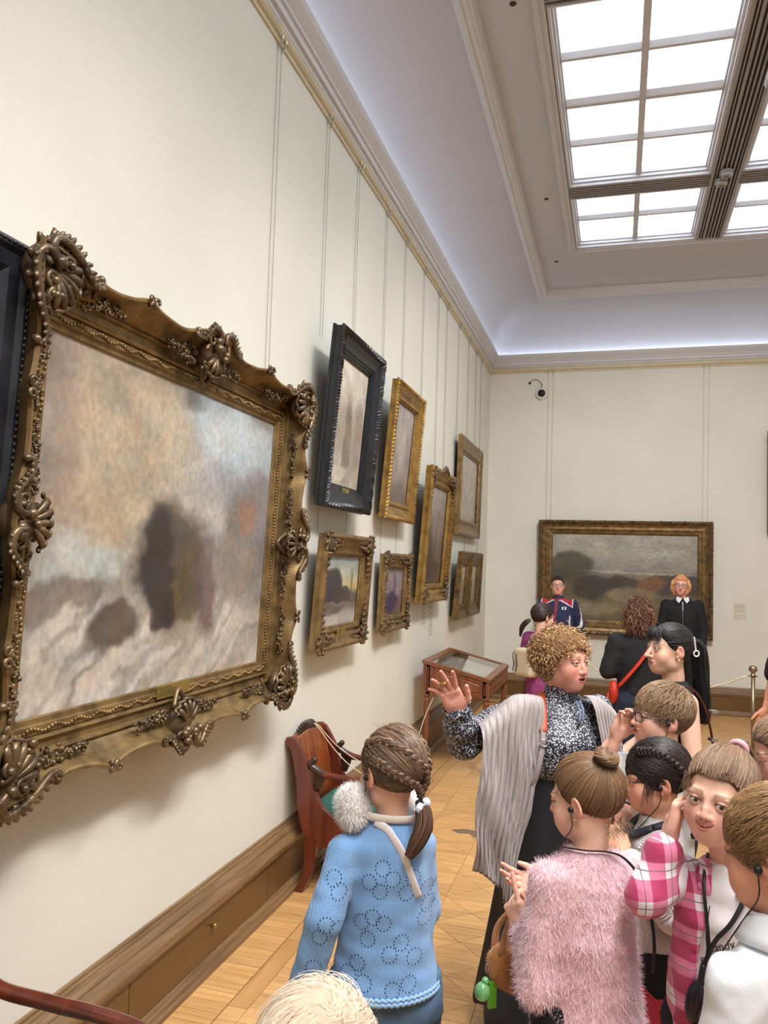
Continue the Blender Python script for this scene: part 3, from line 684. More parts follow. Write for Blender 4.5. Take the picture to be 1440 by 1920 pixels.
# ------------------------------------------------------------------ the large gilded rococo frame
def c_big(u, v):
    def base(uu, vv):
        sky = np.stack([np.interp(uu, [0, 0.35, 0.6, 1], [156, 164, 158, 142]), np.interp(uu, [0, 0.35, 0.6, 1], [138, 150, 154, 140]), np.interp(uu, [0, 0.35, 0.6, 1], [120, 132, 150, 138])], -1)
        gr = np.stack([np.interp(vv, [0, 0.2, 0.45], [192, 186, 168])] * 1, -1); gr = np.concatenate([gr, gr * 0.945, gr * 0.88], -1)
        m = np.clip((0.43 + 0.05 * np.sin(uu * 5) - vv) / 0.10, 0, 1)[..., None]
        st = 1 - 0.42 * np.clip(vnoise(np.stack([(uu - vv * 0.9) * 26, (uu + vv) * 3], -1)) - 0.45, 0, 1)[..., None] * m
        return (sky * (1 - m) + gr * m) / 255. * st
    L = [(0.78, 0.88, 0.30, 0.14, -0.25, (172, 180, 184), 0.5, 0.85), (0.25, 0.75, 0.28, 0.3, 0.1, (166, 148, 124), 0.6, 0.6), (0.04, 0.7, 0.10, 0.4, 0, (132, 116, 108), 0.6, 0.6),
         (0.9, 0.5, 0.16, 0.26, 0, (118, 110, 108), 0.6, 0.75), (0.12, 0.40, 0.2, 0.07, 0.1, (168, 172, 168), 0.7, 0.7),
         (0.50, 0.40, 0.15, 0.20, 0.05, (58, 50, 44), 0.5, 0.82), (0.56, 0.33, 0.07, 0.16, -0.1, (88, 74, 50), 0.5, 0.8), (0.44, 0.35, 0.06, 0.19, 0.1, (38, 34, 34), 0.45, 0.8), (0.66, 0.34, 0.07, 0.15, 0.05, (96, 72, 70), 0.5, 0.75), (0.82, 0.45, 0.11, 0.17, 0.15, (126, 114, 104), 0.5, 0.8), (0.86, 0.6, 0.06, 0.08, 0.4, (150, 104, 78), 0.6, 0.6),
         (0.26, 0.22, 0.11, 0.07, 0.5, (70, 58, 50), 0.5, 0.8), (0.10, 0.30, 0.13, 0.05, 0.3, (112, 100, 92), 0.6, 0.7), (0.5, 0.17, 0.18, 0.03, 0.1, (150, 138, 124), 0.7, 0.7)]
    return blobs(u, v, base, L, warp=0.07, fr=6, seed=31.0, strokes=0.07, sdir=(1.6, 1.0))
BW, BH = 1.69, 1.195
rfr = thing('painting', 'huge snowy scene in a massive gilded rococo frame with shell ornaments', 'painting')
_t = math.radians(2.25); _U = Vector((math.sin(_t), 0, math.cos(_t))); _Z = Vector((math.cos(_t), 0, -math.sin(_t)))
rfr.matrix_world = mtx(Vector((X0 + 0.008, 2.885, 1.319)) + _U * (BH / 2), Vector((0, 1, 0)), _U, _Z)
def scallop(side, t):
    e = math.exp
    s = 0.022 * (e(-(t / 0.07) ** 2) + e(-((1 - t) / 0.07) ** 2)) + 0.045 * e(-((t - 0.5) / 0.09) ** 2)
    for c in (0.26, 0.74): s += 0.018 * e(-((t - c) / 0.03) ** 2)
    for c in (0.16, 0.38, 0.62, 0.84): s -= 0.012 * e(-((t - c) / 0.05) ** 2)
    return s
RP = [(0, 0.050), (0.004, 0.058), (0.020, 0.060), (0.024, 0.070), (0.050, 0.072), (0.053, 0.066), (0.056, 0.078), (0.064, 0.082), (0.070, 0.076), (0.072, 0.070), (0.098, 0.072), (0.102, 0.084), (0.108, 0.087), (0.114, 0.084), (0.118, 0.078), (0.130, 0.090), (0.145, 0.112), (0.158, 0.138), (0.166, 0.158), (0.172, 0.166), (0.180, 0.166), (0.184, 0.156), (0.180, 0.146), (0.160, 0.10), (0.135, 0.05), (0.130, 0.0)]
def rmod(side, t, j):
    if j < 15 or j > 23: return (0, 0)
    w = {15: 0.15, 16: 0.45, 17: 0.8, 23: 0.6}.get(j, 1.0); s = scallop(side, t)
    return (s * w, s * 0.45 * w)
MB().add(*frame_sweep(BW, BH, RP, 90, rmod)).build('frame', M_GOLD, rfr)
link('canvas', painting(230, 164, BW + 0.006, BH + 0.006, c_big, 0.048), M_CANVAS, rfr, True)
MB().box((-BW / 2 - 0.1, -BH / 2 - 0.1, 0.001), (BW / 2 + 0.1, BH / 2 + 0.1, 0.006)).build('backing', M_BACKB, rfr)
# carved ribbon on the flat by the sight
bd = MB(); rn = random.Random(5)
for (ax, Lh, oth) in ((0, BW / 2 + 0.037, BH / 2 + 0.037), (1, BH / 2 + 0.037, BW / 2 + 0.037)):
    nb = int(2 * Lh / 0.016)
    for q in range(nb):
        s = -Lh + (q + 0.5) * 2 * Lh / nb
        for sg in (-1, 1):
            r = rn.uniform(0.006, 0.009); wv = 0.006 * math.sin(q * 0.9)
            bd.ell((s, sg * (oth + wv), 0.073) if ax == 0 else (sg * (oth + wv), s, 0.073), (r, r, 0.006), 6, 4)
bd.build('beading', M_GOLD, rfr, True, kind='stuff')
def spiral(c, r0, r1, a0, turns, z, sgn=1, n=22):
    return [(c[0] + (r0 + (r1 - r0) * q / (n - 1)) * math.cos(a0 + sgn * 2 * math.pi * turns * q / (n - 1)), c[1] + (r0 + (r1 - r0) * q / (n - 1)) * math.sin(a0 + sgn * 2 * math.pi * turns * q / (n - 1)), z + 0.012 * q / n) for q in range(n)]
def shell(b, cx, cy, ang, R, z, ribs=7, spread=2.0):
    for k in range(ribs):
        a = ang + (k - (ribs - 1) / 2) * spread / (ribs - 1)
        p = [(cx + math.cos(a) * R * q / 5, cy + math.sin(a) * R * q / 5, z + 0.018 * math.sin(q / 5 * 2.6)) for q in range(6)]
        b.tube(p, np.array([0.25, 0.5, 0.75, 0.95, 1.05, 0.8]) * R * 0.115, 7)
    rim = [(cx + math.cos(ang + s * spread * 0.62) * R * 1.05, cy + math.sin(ang + s * spread * 0.62) * R * 1.05, z + 0.004 + 0.006 * math.cos(s * 18)) for s in np.linspace(-1, 1, 30)]
    b.tube(rim, 0.007, 6)
def leafspray(b, x0, y0, dx, dy, L, z, rn, n=16, w=0.035):
    for q in range(n):
        f = (q + 0.5) / n; x = x0 + dx * L * f; y = y0 + dy * L * f; k = (1 - f * 0.7)
        off = rn.uniform(-w, w) * k; px, py = x - dy * off, y + dx * off
        a = rn.uniform(0, 6.28)
        sp = spiral((px, py), 0.016 * k, 0.004, a, 0.9, z + rn.uniform(-0.004, 0.008), rn.choice((-1, 1)), 8); b.tube(sp, np.linspace(0.0055, 0.003, 8), 5)
        b.ell((px + rn.uniform(-0.012, 0.012), py + rn.uniform(-0.012, 0.012), z + 0.008), (rn.uniform(0.005, 0.010),) * 3, 6, 4)
        b.ell((px + rn.uniform(-0.015, 0.015), py + rn.uniform(-0.015, 0.015), z), (rn.uniform(0.008, 0.018), rn.uniform(0.006, 0.01), 0.006), 6, 4)
def acanthus(b, P, nrm, size, step=3):
    """leaf lobes leaning along a scroll"""
    T, _, _ = frames_along(P)
    for i in range(2, len(P) - 2, step):
        f = math.sin(math.pi * i / (len(P) - 1)); s_ = size * (0.45 + 0.55 * f); n_ = np.array(nrm); d = n_ * 0.8 + T[i] * 0.6; d /= np.linalg.norm(d); z = np.array((0, 0, 1.0)); x = np.cross(d, z); x /= np.linalg.norm(x); z = np.cross(x, d)
        d = d + x * random.Random(i).uniform(-0.3, 0.3); b.ell(P[i] + d * s_ * 0.3, (s_ * 0.3, s_ * 0.62, s_ * 0.26), 7, 5, M=np.stack([x, d / np.linalg.norm(d), z], 1))
for ci, (sx, sy) in enumerate(((-1, -1), (1, -1), (1, 1), (-1, 1))):
    b = MB(); rn = random.Random(20 + ci); cx, cy = sx * (BW / 2 + 0.115), sy * (BH / 2 + 0.115); ang = math.atan2(-sy, -sx)
    b.ell((cx + sx * 0.01, cy + sy * 0.01, 0.12), (0.085, 0.085, 0.045), 14, 8)
    shell(b, cx + sx * 0.02, cy + sy * 0.02, ang, 0.115, 0.155, 7, 2.1)
    # two big open C scrolls running out along both rails, pierced
    for (ex, ey, px, py) in ((-sx, 0, 0, sy), (0, -sy, sx, 0)):
        A = np.array((cx, cy)) + np.array((px, py)) * 0.058 + np.array((sx, sy)) * 0.012
        e = np.array((ex, ey)); p = np.array((px, py))
        path = [A - e * 0.02 - p * 0.035, A - e * 0.045 + p * 0.0, A - e * 0.02 + p * 0.035, A + e * 0.045 + p * 0.03, A + e * 0.11 - p * 0.0, A + e * 0.17 - p * 0.035, A + e * 0.215 - p * 0.03, A + e * 0.21 - p * 0.008]
        P = spline([(q[0], q[1], 0.185 - 0.004 * i) for i, q in enumerate(path)], 36)
        b.tube(P, np.interp(np.linspace(0, 1, 36), [0, 0.15, 0.5, 0.85, 1], [0.010, 0.014, 0.014, 0.010, 0.009]), 9)
        b.ell((P[-1][0], P[-1][1], P[-1][2]), (0.015,) * 3, 8, 6); b.ell((P[0][0], P[0][1], P[0][2] + 0.006), (0.017,) * 3, 8, 6)
        acanthus(b, P, (px, py, 0.5), 0.034, 2); acanthus(b, P, (-px * 0.7, -py * 0.7, 0.7), 0.026, 2)
        in2 = spiral(tuple(A + e * 0.035 - p * 0.03), 0.032, 0.008, rn.uniform(0, 6), 1.3, 0.17, 1); b.tube(in2, np.linspace(0.009, 0.006, 22), 6)
        b.ell((*(A + e * 0.035 - p * 0.03), 0.185), (0.013,) * 3, 8, 6)
    for q in range(15):
        a = ang + math.pi + (q - 7) * 0.26; r = 0.085 + 0.02 * (q % 2); d = np.array((math.cos(a), math.sin(a), 0.25)); d /= np.linalg.norm(d); x = np.cross(d, (0, 0, 1.0)); x /= np.linalg.norm(x)
        b.ell((cx + math.cos(a) * r, cy + math.sin(a) * r, 0.155), (0.014, 0.036, 0.012), 7, 5, M=np.stack([x, d, np.cross(x, d)], 1))
    for q in range(14):
        a = rn.uniform(0, 6.28); r = rn.uniform(0.03, 0.10)
        b.ell((cx + math.cos(a) * r, cy + math.sin(a) * r, 0.16 + rn.uniform(0, 0.02)), (rn.uniform(0.009, 0.018),) * 3, 8, 5)
    b.build('corner_ornament', M_GOLDO, rfr, True, kind='stuff')
    for (dx, dy) in ((-sx, 0), (0, -sy)):
        s = MB(); leafspray(s, cx + dx * 0.15 - (0 if dx else sx * 0.0), cy + dy * 0.15, dx, dy, 0.24, 0.115, rn, 16)
        s.build('leaf_spray', M_GOLDO, rfr, True, kind='stuff')
for ci, (sx, sy) in enumerate(((0, -1), (1, 0), (0, 1), (-1, 0))):
    b = MB(); rn = random.Random(40 + ci); cx, cy = sx * (BW / 2 + 0.14), sy * (BH / 2 + 0.14); ang = math.atan2(-sy, -sx); ex, ey = -sy, sx
    b.ell((cx, cy, 0.12), (0.07, 0.07, 0.05), 12, 8)
    shell(b, cx + sx * 0.005, cy + sy * 0.005, ang, 0.095, 0.15, 5, 1.6)
    b.tube(spline([(cx - sx * 0.06 + ex * 0.05, cy - sy * 0.06 + ey * 0.05, 0.125), (cx - sx * 0.125, cy - sy * 0.125, 0.11), (cx - sx * 0.06 - ex * 0.05, cy - sy * 0.06 - ey * 0.05, 0.125)], 14), 0.011, 7)
    for sg in (-1, 1):
        A = np.array((cx + sx * 0.03, cy + sy * 0.03)); e = np.array((ex, ey)) * sg; p = np.array((sx, sy))
        path = [A + e * 0.02 + p * 0.01, A + e * 0.03 + p * 0.05, A + e * 0.075 + p * 0.06, A + e * 0.11 + p * 0.03, A + e * 0.14 + p * 0.0, A + e * 0.18 - p * 0.002, A + e * 0.175 + p * 0.018]
        P = spline([(q[0], q[1], 0.19 - 0.003 * i) for i, q in enumerate(path)], 30)
        b.tube(P, np.interp(np.linspace(0, 1, 30), [0, 0.2, 0.6, 1], [0.009, 0.013, 0.012, 0.009]), 9); b.ell(P[-1], (0.014,) * 3, 8, 6); acanthus(b, P, (sx, sy, 0.5), 0.030, 2); acanthus(b, P, (-sx * 0.7, -sy * 0.7, 0.7), 0.024, 2)
        b.tube(spiral(tuple(A + e * 0.06 + p * 0.01), 0.028, 0.007, 0, 1.2, 0.165, sg), np.linspace(0.009, 0.006, 22), 6)
        s = MB(); leafspray(s, cx + e[0] * 0.09 - sx * 0.03, cy + e[1] * 0.09 - sy * 0.03, e[0], e[1], 0.2, 0.115, rn, 15)
        s.build('leaf_spray', M_GOLDO, rfr, True, kind='stuff')
    for q in range(9): b.ell((cx + sx * 0.03 + rn.uniform(-0.05, 0.05), cy + sy * 0.03 + rn.uniform(-0.05, 0.05), 0.17 + rn.uniform(0, 0.02)), (rn.uniform(0.012, 0.022),) * 3, 8, 5)
    b.build('center_ornament', M_GOLDO, rfr, True, kind='stuff')
    for q in (0.26, 0.74):       # little curls where the rim breaks
        Lh = (BW if sx == 0 else BH); u = (q - 0.5) * (Lh + 0.36); c = MB()
        bx, by = sx * (BW / 2 + 0.197) + ex * u, sy * (BH / 2 + 0.197) + ey * u
        for sg in (-1, 1):
            c.tube(spiral((bx + ex * 0.02 * sg, by + ey * 0.02 * sg), 0.018, 0.005, ang, 0.9, 0.172, sg, 14), np.linspace(0.009, 0.006, 14), 6)
        c.build('rim_curl', M_GOLDO, rfr, True, kind='stuff')
pl_ = MB().box((-0.105, -BH / 2 - 0.045, 0.078), (0.135, -BH / 2 + 0.006, 0.082)).build('name_plate', M_PLATE, rfr)
tx = MB(); rn = random.Random(2)
for k in range(4):
    s = -0.095
    while s < (0.03 if k else -0.02):
        e = s + rn.uniform(0.006, 0.016); tx.box((s, -BH / 2 - 0.006 - k * 0.009, 0.082), (e, -BH / 2 - 0.003 - k * 0.009, 0.0824)); s = e + 0.003
tx.build('engraved_lines', M_INK, pl_)

# ------------------------------------------------------------------ hanging wires with hooks
def hanger(label, top, bot, sep=0.05, twin=True):
    """two steel rods with hooks on the rail; top and bot are (x, y, z) of the middle"""
    t = thing('picture_wire', label, 'wire', top, group='picture hanging wires')
    top = np.array(top); bot = np.array(bot); side = np.array((0, 1.0, 0)) if abs(top[0] - X0) < 0.2 else np.array((1.0, 0, 0))
    inw = np.array((1.0, 0, 0)) if abs(top[0] - X0) < 0.2 else np.array((0, -1.0, 0))
    for k in ((-1, 1) if twin else (0,)):
        p = side * sep / 2 * k; b = bot - top
        MB().tube([p, p * 0.9 + b], 0.0011, 5).build('wire', M_WIRE, t)
        MB().tube(spline([p + inw * -0.004 + np.array((0, 0, 0.055)), p + inw * 0.022 + np.array((0, 0, 0.06)), p + inw * 0.026 + np.array((0, 0, 0.02)), p + inw * 0.004 + np.array((0, 0, -0.03))], 10), 0.005, 6).build('hook', M_STEEL, t)
def lw(y, zb, lab, d=0.0, sep=0.05, yb=None): hanger(lab, (X0 + 0.006, y, 4.60), (X0 + 0.006, yb if yb is not None else y, zb), sep)
lw(1.84, 2.60, 'wire pair above the black frame at the far left edge', 0.06, 0.05)
lw(3.83, 2.60, 'wire pair above the right end of the big rococo frame', 0.10)
for (y, zb, nm) in ((4.60, 3.22, 'wire pair above the left side of the black frame'), (5.22, 3.2, 'wire pair above the right side of the black frame'), (5.95, 3.2, 'wire pair above the narrow gold portrait, left one'), (6.55, 3.15, 'wire pair above the narrow gold portrait, right one'), (7.25, 2.7, 'wire pair above the tall ornate gold frame, left one'), (7.9, 2.7, 'wire pair above the tall ornate gold frame, right one'), (8.32, 2.0, 'wire pair in the gap after the tall ornate frame'), (9.0, 3.28, 'wire pair above the last upper frame, left one'), (9.65, 2.0, 'wire pair behind the last upper frame'), (10.2, 3.28, 'wire pair above the last upper frame, right one'), (10.6, 1.9, 'wire pair nearest the corner')):
    lw(y, zb, nm)
for (y, zt, zb, nm) in ((4.66, 2.16, 1.98, 'short wire under the black frame, left one'), (5.20, 2.16, 1.98, 'short wire under the black frame, right one'), (6.05, 2.17, 1.88, 'short wire under the narrow gold portrait, left one'), (6.5, 2.17, 1.88, 'short wire under the narrow gold portrait, right one')):
    w = MB().tube([(X0 + 0.006, y, zb), (X0 + 0.006, y, zt)], 0.0011, 5).build('picture_wire', M_WIRE); tag(w, nm, 'wire', 'picture hanging wires')
hanger('wire pair above the left end of the wide back-wall picture', (-0.925, Y1 - 0.008, 4.60), (-0.925, Y1 - 0.008, 2.45), 0.07)
hanger('wire pair above the right end of the wide back-wall picture', (1.137, Y1 - 0.008, 4.60), (1.12, Y1 - 0.008, 2.45), 0.07)

# ------------------------------------------------------------------ wall captions
M_CARD = pmat('caption_card', rgb(214, 206, 186), 0.5, var=0.02)
M_GREYINK = pmat('grey_print', rgb(140, 132, 116), 0.7)
def caption(label, org, Xa, w, h, lines, frame=True):
    t = thing('wall_caption', label, 'caption'); Za = Vector(Xa).cross(Vector((0, 0, 1))); t.matrix_world = mtx(org, Xa, (0, 0, 1), tuple(Za))
    MB().box((-w / 2, -h / 2, 0), (w / 2, h / 2, 0.003)).build('card', M_CARD, t)
    b = MB()
    if frame:
        for lo, hi in (((-w / 2, -h / 2), (w / 2, -h / 2 + 0.002)), ((-w / 2, h / 2 - 0.002), (w / 2, h / 2)), ((-w / 2, -h / 2), (-w / 2 + 0.002, h / 2)), ((w / 2 - 0.002, -h / 2), (w / 2, h / 2))): b.box((*lo, 0.003), (*hi, 0.0036))
    rn = random.Random(len(label))
    for (yy, xe) in lines:
        s = -w * 0.42
        while s < xe * w:
            e = min(s + rn.uniform(0.01, 0.03), xe * w); b.box((s, yy * h - 0.0025, 0.003), (e, yy * h + 0.0025, 0.0036)); s = e + 0.006
    b.build('print', M_GREYINK, t)
caption('small printed caption card on the back wall right of the wide picture', (1.555, Y1 - 0.001, 1.34), (1, 0, 0), 0.14, 0.20, [(0.42, 0.4), (0.34, 0.35), (0.26, 0.4), (0.14, 0.38), (0.06, 0.4), (-0.02, 0.2), (-0.26, 0.4), (-0.38, 0.0)])
caption('left of two slim caption cards under the tall ornate frame', (X0 + 0.001, 7.62, 1.36), (0, 1, 0), 0.13, 0.2, [(0.4, 0.3), (0.2, 0.38), (0.0, 0.3), (-0.2, 0.36), (-0.38, 0.2)])
caption('right and lower of two slim caption cards under the tall ornate frame', (X0 + 0.001, 7.92, 1.28), (0, 1, 0), 0.13, 0.3, [(0.4, 0.3), (0.2, 0.38), (0.0, 0.3), (-0.2, 0.36), (-0.38, 0.2)])
caption('small square caption card below the small rococo frame', (X0 + 0.001, 6.42, 1.24), (0, 1, 0), 0.12, 0.12, [(0.2, 0.3), (-0.1, 0.3)])
caption('caption card half hidden by the big rococo frame, at its right', (X0 + 0.001, 4.06, 1.42), (0, 1, 0), 0.14, 0.26, [(0.3, 0.3), (0.1, 0.36), (-0.1, 0.3), (-0.3, 0.1)])

# ------------------------------------------------------------------ security camera on the back wall
M_PLAST = pmat('white_plastic', rgb(225, 222, 214), 0.4, var=0.03)
M_BLKP = pmat('black_gloss', rgb(22, 22, 24), 0.12, var=0.1)
M_BLKW = pmat('black_wire', rgb(30, 28, 28), 0.5)
sc_ = thing('security_camera', 'white dome security camera with black lens on the back wall', 'camera'); sc_.matrix_world = mtx((-1.044, Y1, 4.297), (1, 0, 0), (0, 0, 1), (0, -1, 0))
MB().lathe([(0.085, 0), (0.085, 0.03), (0.08, 0.05), (0.066, 0.066), (0.058, 0.066), (0.05, 0.06)], 28).build('housing', M_PLAST, sc_, True)
MB().ell((0, 0, 0.055), (0.056, 0.056, 0.05), 20, 10).build('lens_dome', M_BLKP, sc_, True)
MB().tube(spline([(-0.01, 0.08, 0.02), (0.0, 0.14, 0.03), (-0.06, 0.2, 0.03), (-0.13, 0.2, 0.03), (-0.17, 0.165, 0.015)], 20), 0.004, 6).build('cable', M_BLKW, sc_, True)
ob = MB().box((-0.235, 0.12, 0), (-0.10, 0.20, 0.006)).build('outlet_plate', M_WALL, sc_)
MB().lathe([(0.018, 0.005), (0.018, 0.02), (0.012, 0.026), (0.001, 0.027)], 14).xform(Matrix.Translation((-0.17, 0.16, 0))).build('plug', M_BLKW, sc_, True)

# ------------------------------------------------------------------ lamps and detectors on the skylight beams
M_GREYM = pmat('grey_metal', rgb(176, 176, 174), 0.4, metal=0.2)
def detector(x, y, lab):
    t = thing('smoke_detector', lab, 'detector', (x, y, 5.492), group='detectors on the skylight beams')
    MB().lathe([(0.055, 0), (0.055, -0.018), (0.05, -0.022), (0.05, -0.03), (0.056, -0.034), (0.05, -0.055), (0.03, -0.062), (0.03, -0.05), (0.002, -0.05)], 24).build('housing', M_GREYM, t, True)
    v = MB()
    for k in range(6): v.box((-0.004, 0.018, -0.051), (0.004, 0.026, -0.053)) if k == 0 else v.box((0.022 * math.cos(k) - 0.003, 0.022 * math.sin(k) - 0.003, -0.053), (0.022 * math.cos(k) + 0.003, 0.022 * math.sin(k) + 0.003, -0.05))
    v.build('vents', M_SLOT, t)
detector(0.925, 7.66, 'nearer round grey detector of a pair where the skylight beams cross'); detector(0.90, 7.83, 'farther round grey detector of a pair where the skylight beams cross')
def spot(x, y, lab, aim=None, power=0.0, cone=70, blend=0.8):
    """track spotlight; aim is the point its lamp is turned to"""
    t = thing('track_spotlight', lab, 'spotlight', (x, y, 5.49), group='track spotlights on the skylight beam')
    MB().box((-0.02, -0.09, -0.03), (0.02, 0.09, 0)).build('track_adapter', M_GREYM, t)
    MB().tube([(0, 0, -0.02), (0, 0, -0.09)], 0.012, 10).build('stem', M_GREYM, t)
    d = (Vector(aim) - Vector((x, y, 5.37))).normalized() if aim else Vector((0, 0.95, -0.3)).normalized()
    M = Matrix.Translation((0, 0, -0.12)) @ Vector((0, 0, -1)).rotation_difference(d).to_matrix().to_4x4()
    MB().lathe([(0.012, 0.09), (0.03, 0.088), (0.034, 0.07), (0.028, 0.066), (0.034, 0.06), (0.028, 0.055), (0.036, 0.05), (0.045, 0.0), (0.048, -0.09), (0.044, -0.09), (0.04, -0.02), (0.002, -0.02)], 20, M).build('lamp_head', M_GREYM, t, True)
    MB().ell((0.045, 0, -0.12), (0.01, 0.014, 0.014), 8, 5).build('knob', M_GREYM, t, True)
    if power:  # only the added fill spotlights give light
        l = bpy.data.lights.new('fill_spot_lamp', 'SPOT'); l.energy = power; l.color = (1.0, 0.965, 0.92); l.spot_size = math.radians(cone); l.spot_blend = blend; l.shadow_soft_size = 0.2
        o = bpy.data.objects.new('fill_spot_lamp', l); COL.objects.link(o); o.parent = t; o.matrix_local = Matrix.Translation(Vector((0, 0, -0.12)) + d * 0.24) @ Vector((0, 0, -1)).rotation_difference(d).to_matrix().to_4x4()
spot(1.03, 6.0, 'grey track spotlight hanging from the ribbed skylight beam in view')
LW = FILL_SPOT_POWER  # unseen spotlights added to brighten the walls, floor and crowd
for k, (y, aim, pw) in enumerate(((-0.4, (X0, 0.2, 0.5), 1.3), (1.0, (X0, 1.9, 0.4), 1.5), (2.0, (X0, 3.6, 0.4), 1.6), (3.2, (X0, 5.2, 0.5), 1.5), (4.0, (X0, 7.2, 0.7), 1.5), (4.6, (X0 + 0.3, 9.6, 1.0), 1.6),
        (4.4, (0.1, Y1, 1.2), 2.6), (4.2, (1.8, Y1, 1.2), 2.6), (3.6, (0.4, 7.5, 0.0), 1.7), (2.6, (-0.4, 4.6, 0.3), 2.0), (1.4, (-0.2, 2.6, 0.8), 1.8), (0.2, (-0.1, 1.6, 1.0), 1.7), (-1.0, (0.2, 1.8, 1.2), 1.6),
        (1.6, (X1, 3.0, 0.8), 1.0), (3.8, (X1, 6.5, 0.8), 1.2), (-1.4, (1.0, -4.3, 1.2), 1.0))):
    spot(0.86 + 0.14 * (k % 2), y, 'added fill spotlight overhead, out of view above the crowd', aim, LW * pw, 78)

# ------------------------------------------------------------------ glass-topped display case
gm, gnt, gb = newmat('case_glass'); gb.inputs['Base Color'].default_value = (1, 1, 1, 1); gb.inputs['Roughness'].default_value = 0.02; gb.inputs['Transmission Weight'].default_value = 1.0; gb.inputs['IOR'].default_value = 1.45
M_PAPER = pmat('case_lining', rgb(205, 205, 196), 0.7, var=0.1, scale=3)
vt = thing('display_case', 'walnut display case with sloping glass lid on fluted legs by the wall', 'display case', (-1.36, 7.745, 0))
hx, hy = 0.30, 0.61          # half sizes: x across (wall to room), y along the wall
def topz(x): return 0.97 + (x + hx) / (2 * hx) * (0.835 - 0.97)
zb_ = 0.67
bd_ = MB()
for s in (-1, 1):
    bd_.prism([(-hx + 0.03, zb_), (hx - 0.03, zb_), (hx - 0.03, topz(hx) - 0.03), (-hx + 0.03, topz(-hx) - 0.03)], s * (hy - 0.012) - 0.012, s * (hy - 0.012) + 0.012, axis=1)
for s in (-1, 1):
    bd_.box((s * (hx - 0.012) - 0.012, -hy + 0.03, zb_), (s * (hx - 0.012) + 0.012, hy - 0.03, topz(s * hx) - 0.03))
bd_.box((-hx + 0.02, -hy + 0.02, zb_), (hx - 0.02, hy - 0.02, zb_ + 0.012))
bd_.build('body', M_WALNUT, vt)
MB().add([(x, y, topz(x) - 0.075) for x, y in ((-hx + 0.02, -hy + 0.02), (hx - 0.02, -hy + 0.02), (hx - 0.02, hy - 0.02), (-hx + 0.02, hy - 0.02))], [(0, 1, 2, 3)]).build('lining', M_PAPER, vt)
ld = MB()
def slant(x0, x1, y0, y1, a, b):
    ld.add([(x, y, topz(x) + q) for q in (a, b) for x, y in ((x0, y0), (x1, y0), (x1, y1), (x0, y1))], [(0, 3, 2, 1), (4, 5, 6, 7), (0, 1, 5, 4), (1, 2, 6, 5), (2, 3, 7, 6), (3, 0, 4, 7)])
slant(-hx - 0.01, -hx + 0.05, -hy - 0.01, hy + 0.01, -0.03, 0.0); slant(hx - 0.05, hx + 0.01, -hy - 0.01, hy + 0.01, -0.03, 0.0)
slant(-hx + 0.05, hx - 0.05, -hy - 0.01, -hy + 0.05, -0.03, 0.0); slant(-hx + 0.05, hx - 0.05, hy - 0.05, hy + 0.01, -0.03, 0.0)
lid = ld.build('lid', M_WALNUT, vt)
gl = MB(); gl.add([(x, y, topz(x) - 0.012 + q) for q in (0, 0.004) for x, y in ((-hx + 0.045, -hy + 0.045), (hx - 0.045, -hy + 0.045), (hx - 0.045, hy - 0.045), (-hx + 0.045, hy - 0.045))], [(0, 3, 2, 1), (4, 5, 6, 7), (0, 1, 5, 4), (1, 2, 6, 5), (2, 3, 7, 6), (3, 0, 4, 7)])
gl.build('glass', gm, lid)
for sx in (-1, 1):
    for sy in (-1, 1):
        cx, cy = sx * (hx - 0.03), sy * (hy - 0.03); b = MB()
        b.box((cx - 0.03, cy - 0.03, zb_ - 0.01), (cx + 0.03, cy + 0.03, topz(cx) - 0.028))
        for q in (-0.016, 0.0, 0.016):
            for (ax, ay) in ((0, sy), (sx, 0)):
                b.box((cx + (q - 0.004 if ax == 0 else ax * 0.03 - 0.004), cy + (q - 0.004 if ay == 0 else ay * 0.03 - 0.004), zb_ + 0.02), (cx + (q + 0.004 if ax == 0 else ax * 0.03 + 0.004), cy + (q + 0.004 if ay == 0 else ay * 0.03 + 0.004), topz(cx) - 0.05))
        b.build('corner_post', M_WALNUT, vt)
        lg = MB(); seg = 24; pr = [(0.030, zb_ - 0.01), (0.030, zb_ - 0.02), (0.022, zb_ - 0.025), (0.022, zb_ - 0.04), (0.031, zb_ - 0.05), (0.031, zb_ - 0.06), (0.026, zb_ - 0.07), (0.027, zb_ - 0.09), (0.017, 0.11), (0.015, 0.10), (0.019, 0.09), (0.019, 0.08), (0.013, 0.07), (0.012, 0.03), (0.016, 0.02), (0.014, 0.0)]
        V = []
        for r, z in pr:
            for k in range(seg):
                a = 2 * math.pi * k / seg; fl_ = 1 - (0.16 if (k % 3 == 0 and 0.1 < z < zb_ - 0.08) else 0); V.append((cx + r * fl_ * math.cos(a), cy + r * fl_ * math.sin(a), z))
        m_ = len(pr); lg.add(V, [(i * seg + k, i * seg + (k + 1) % seg, (i + 1) * seg + (k + 1) % seg, (i + 1) * seg + k) for i in range(m_ - 1) for k in range(seg)] + [tuple((m_ - 1) * seg + k for k in range(seg))])
        lg.build('leg', M_WALNUT, vt)
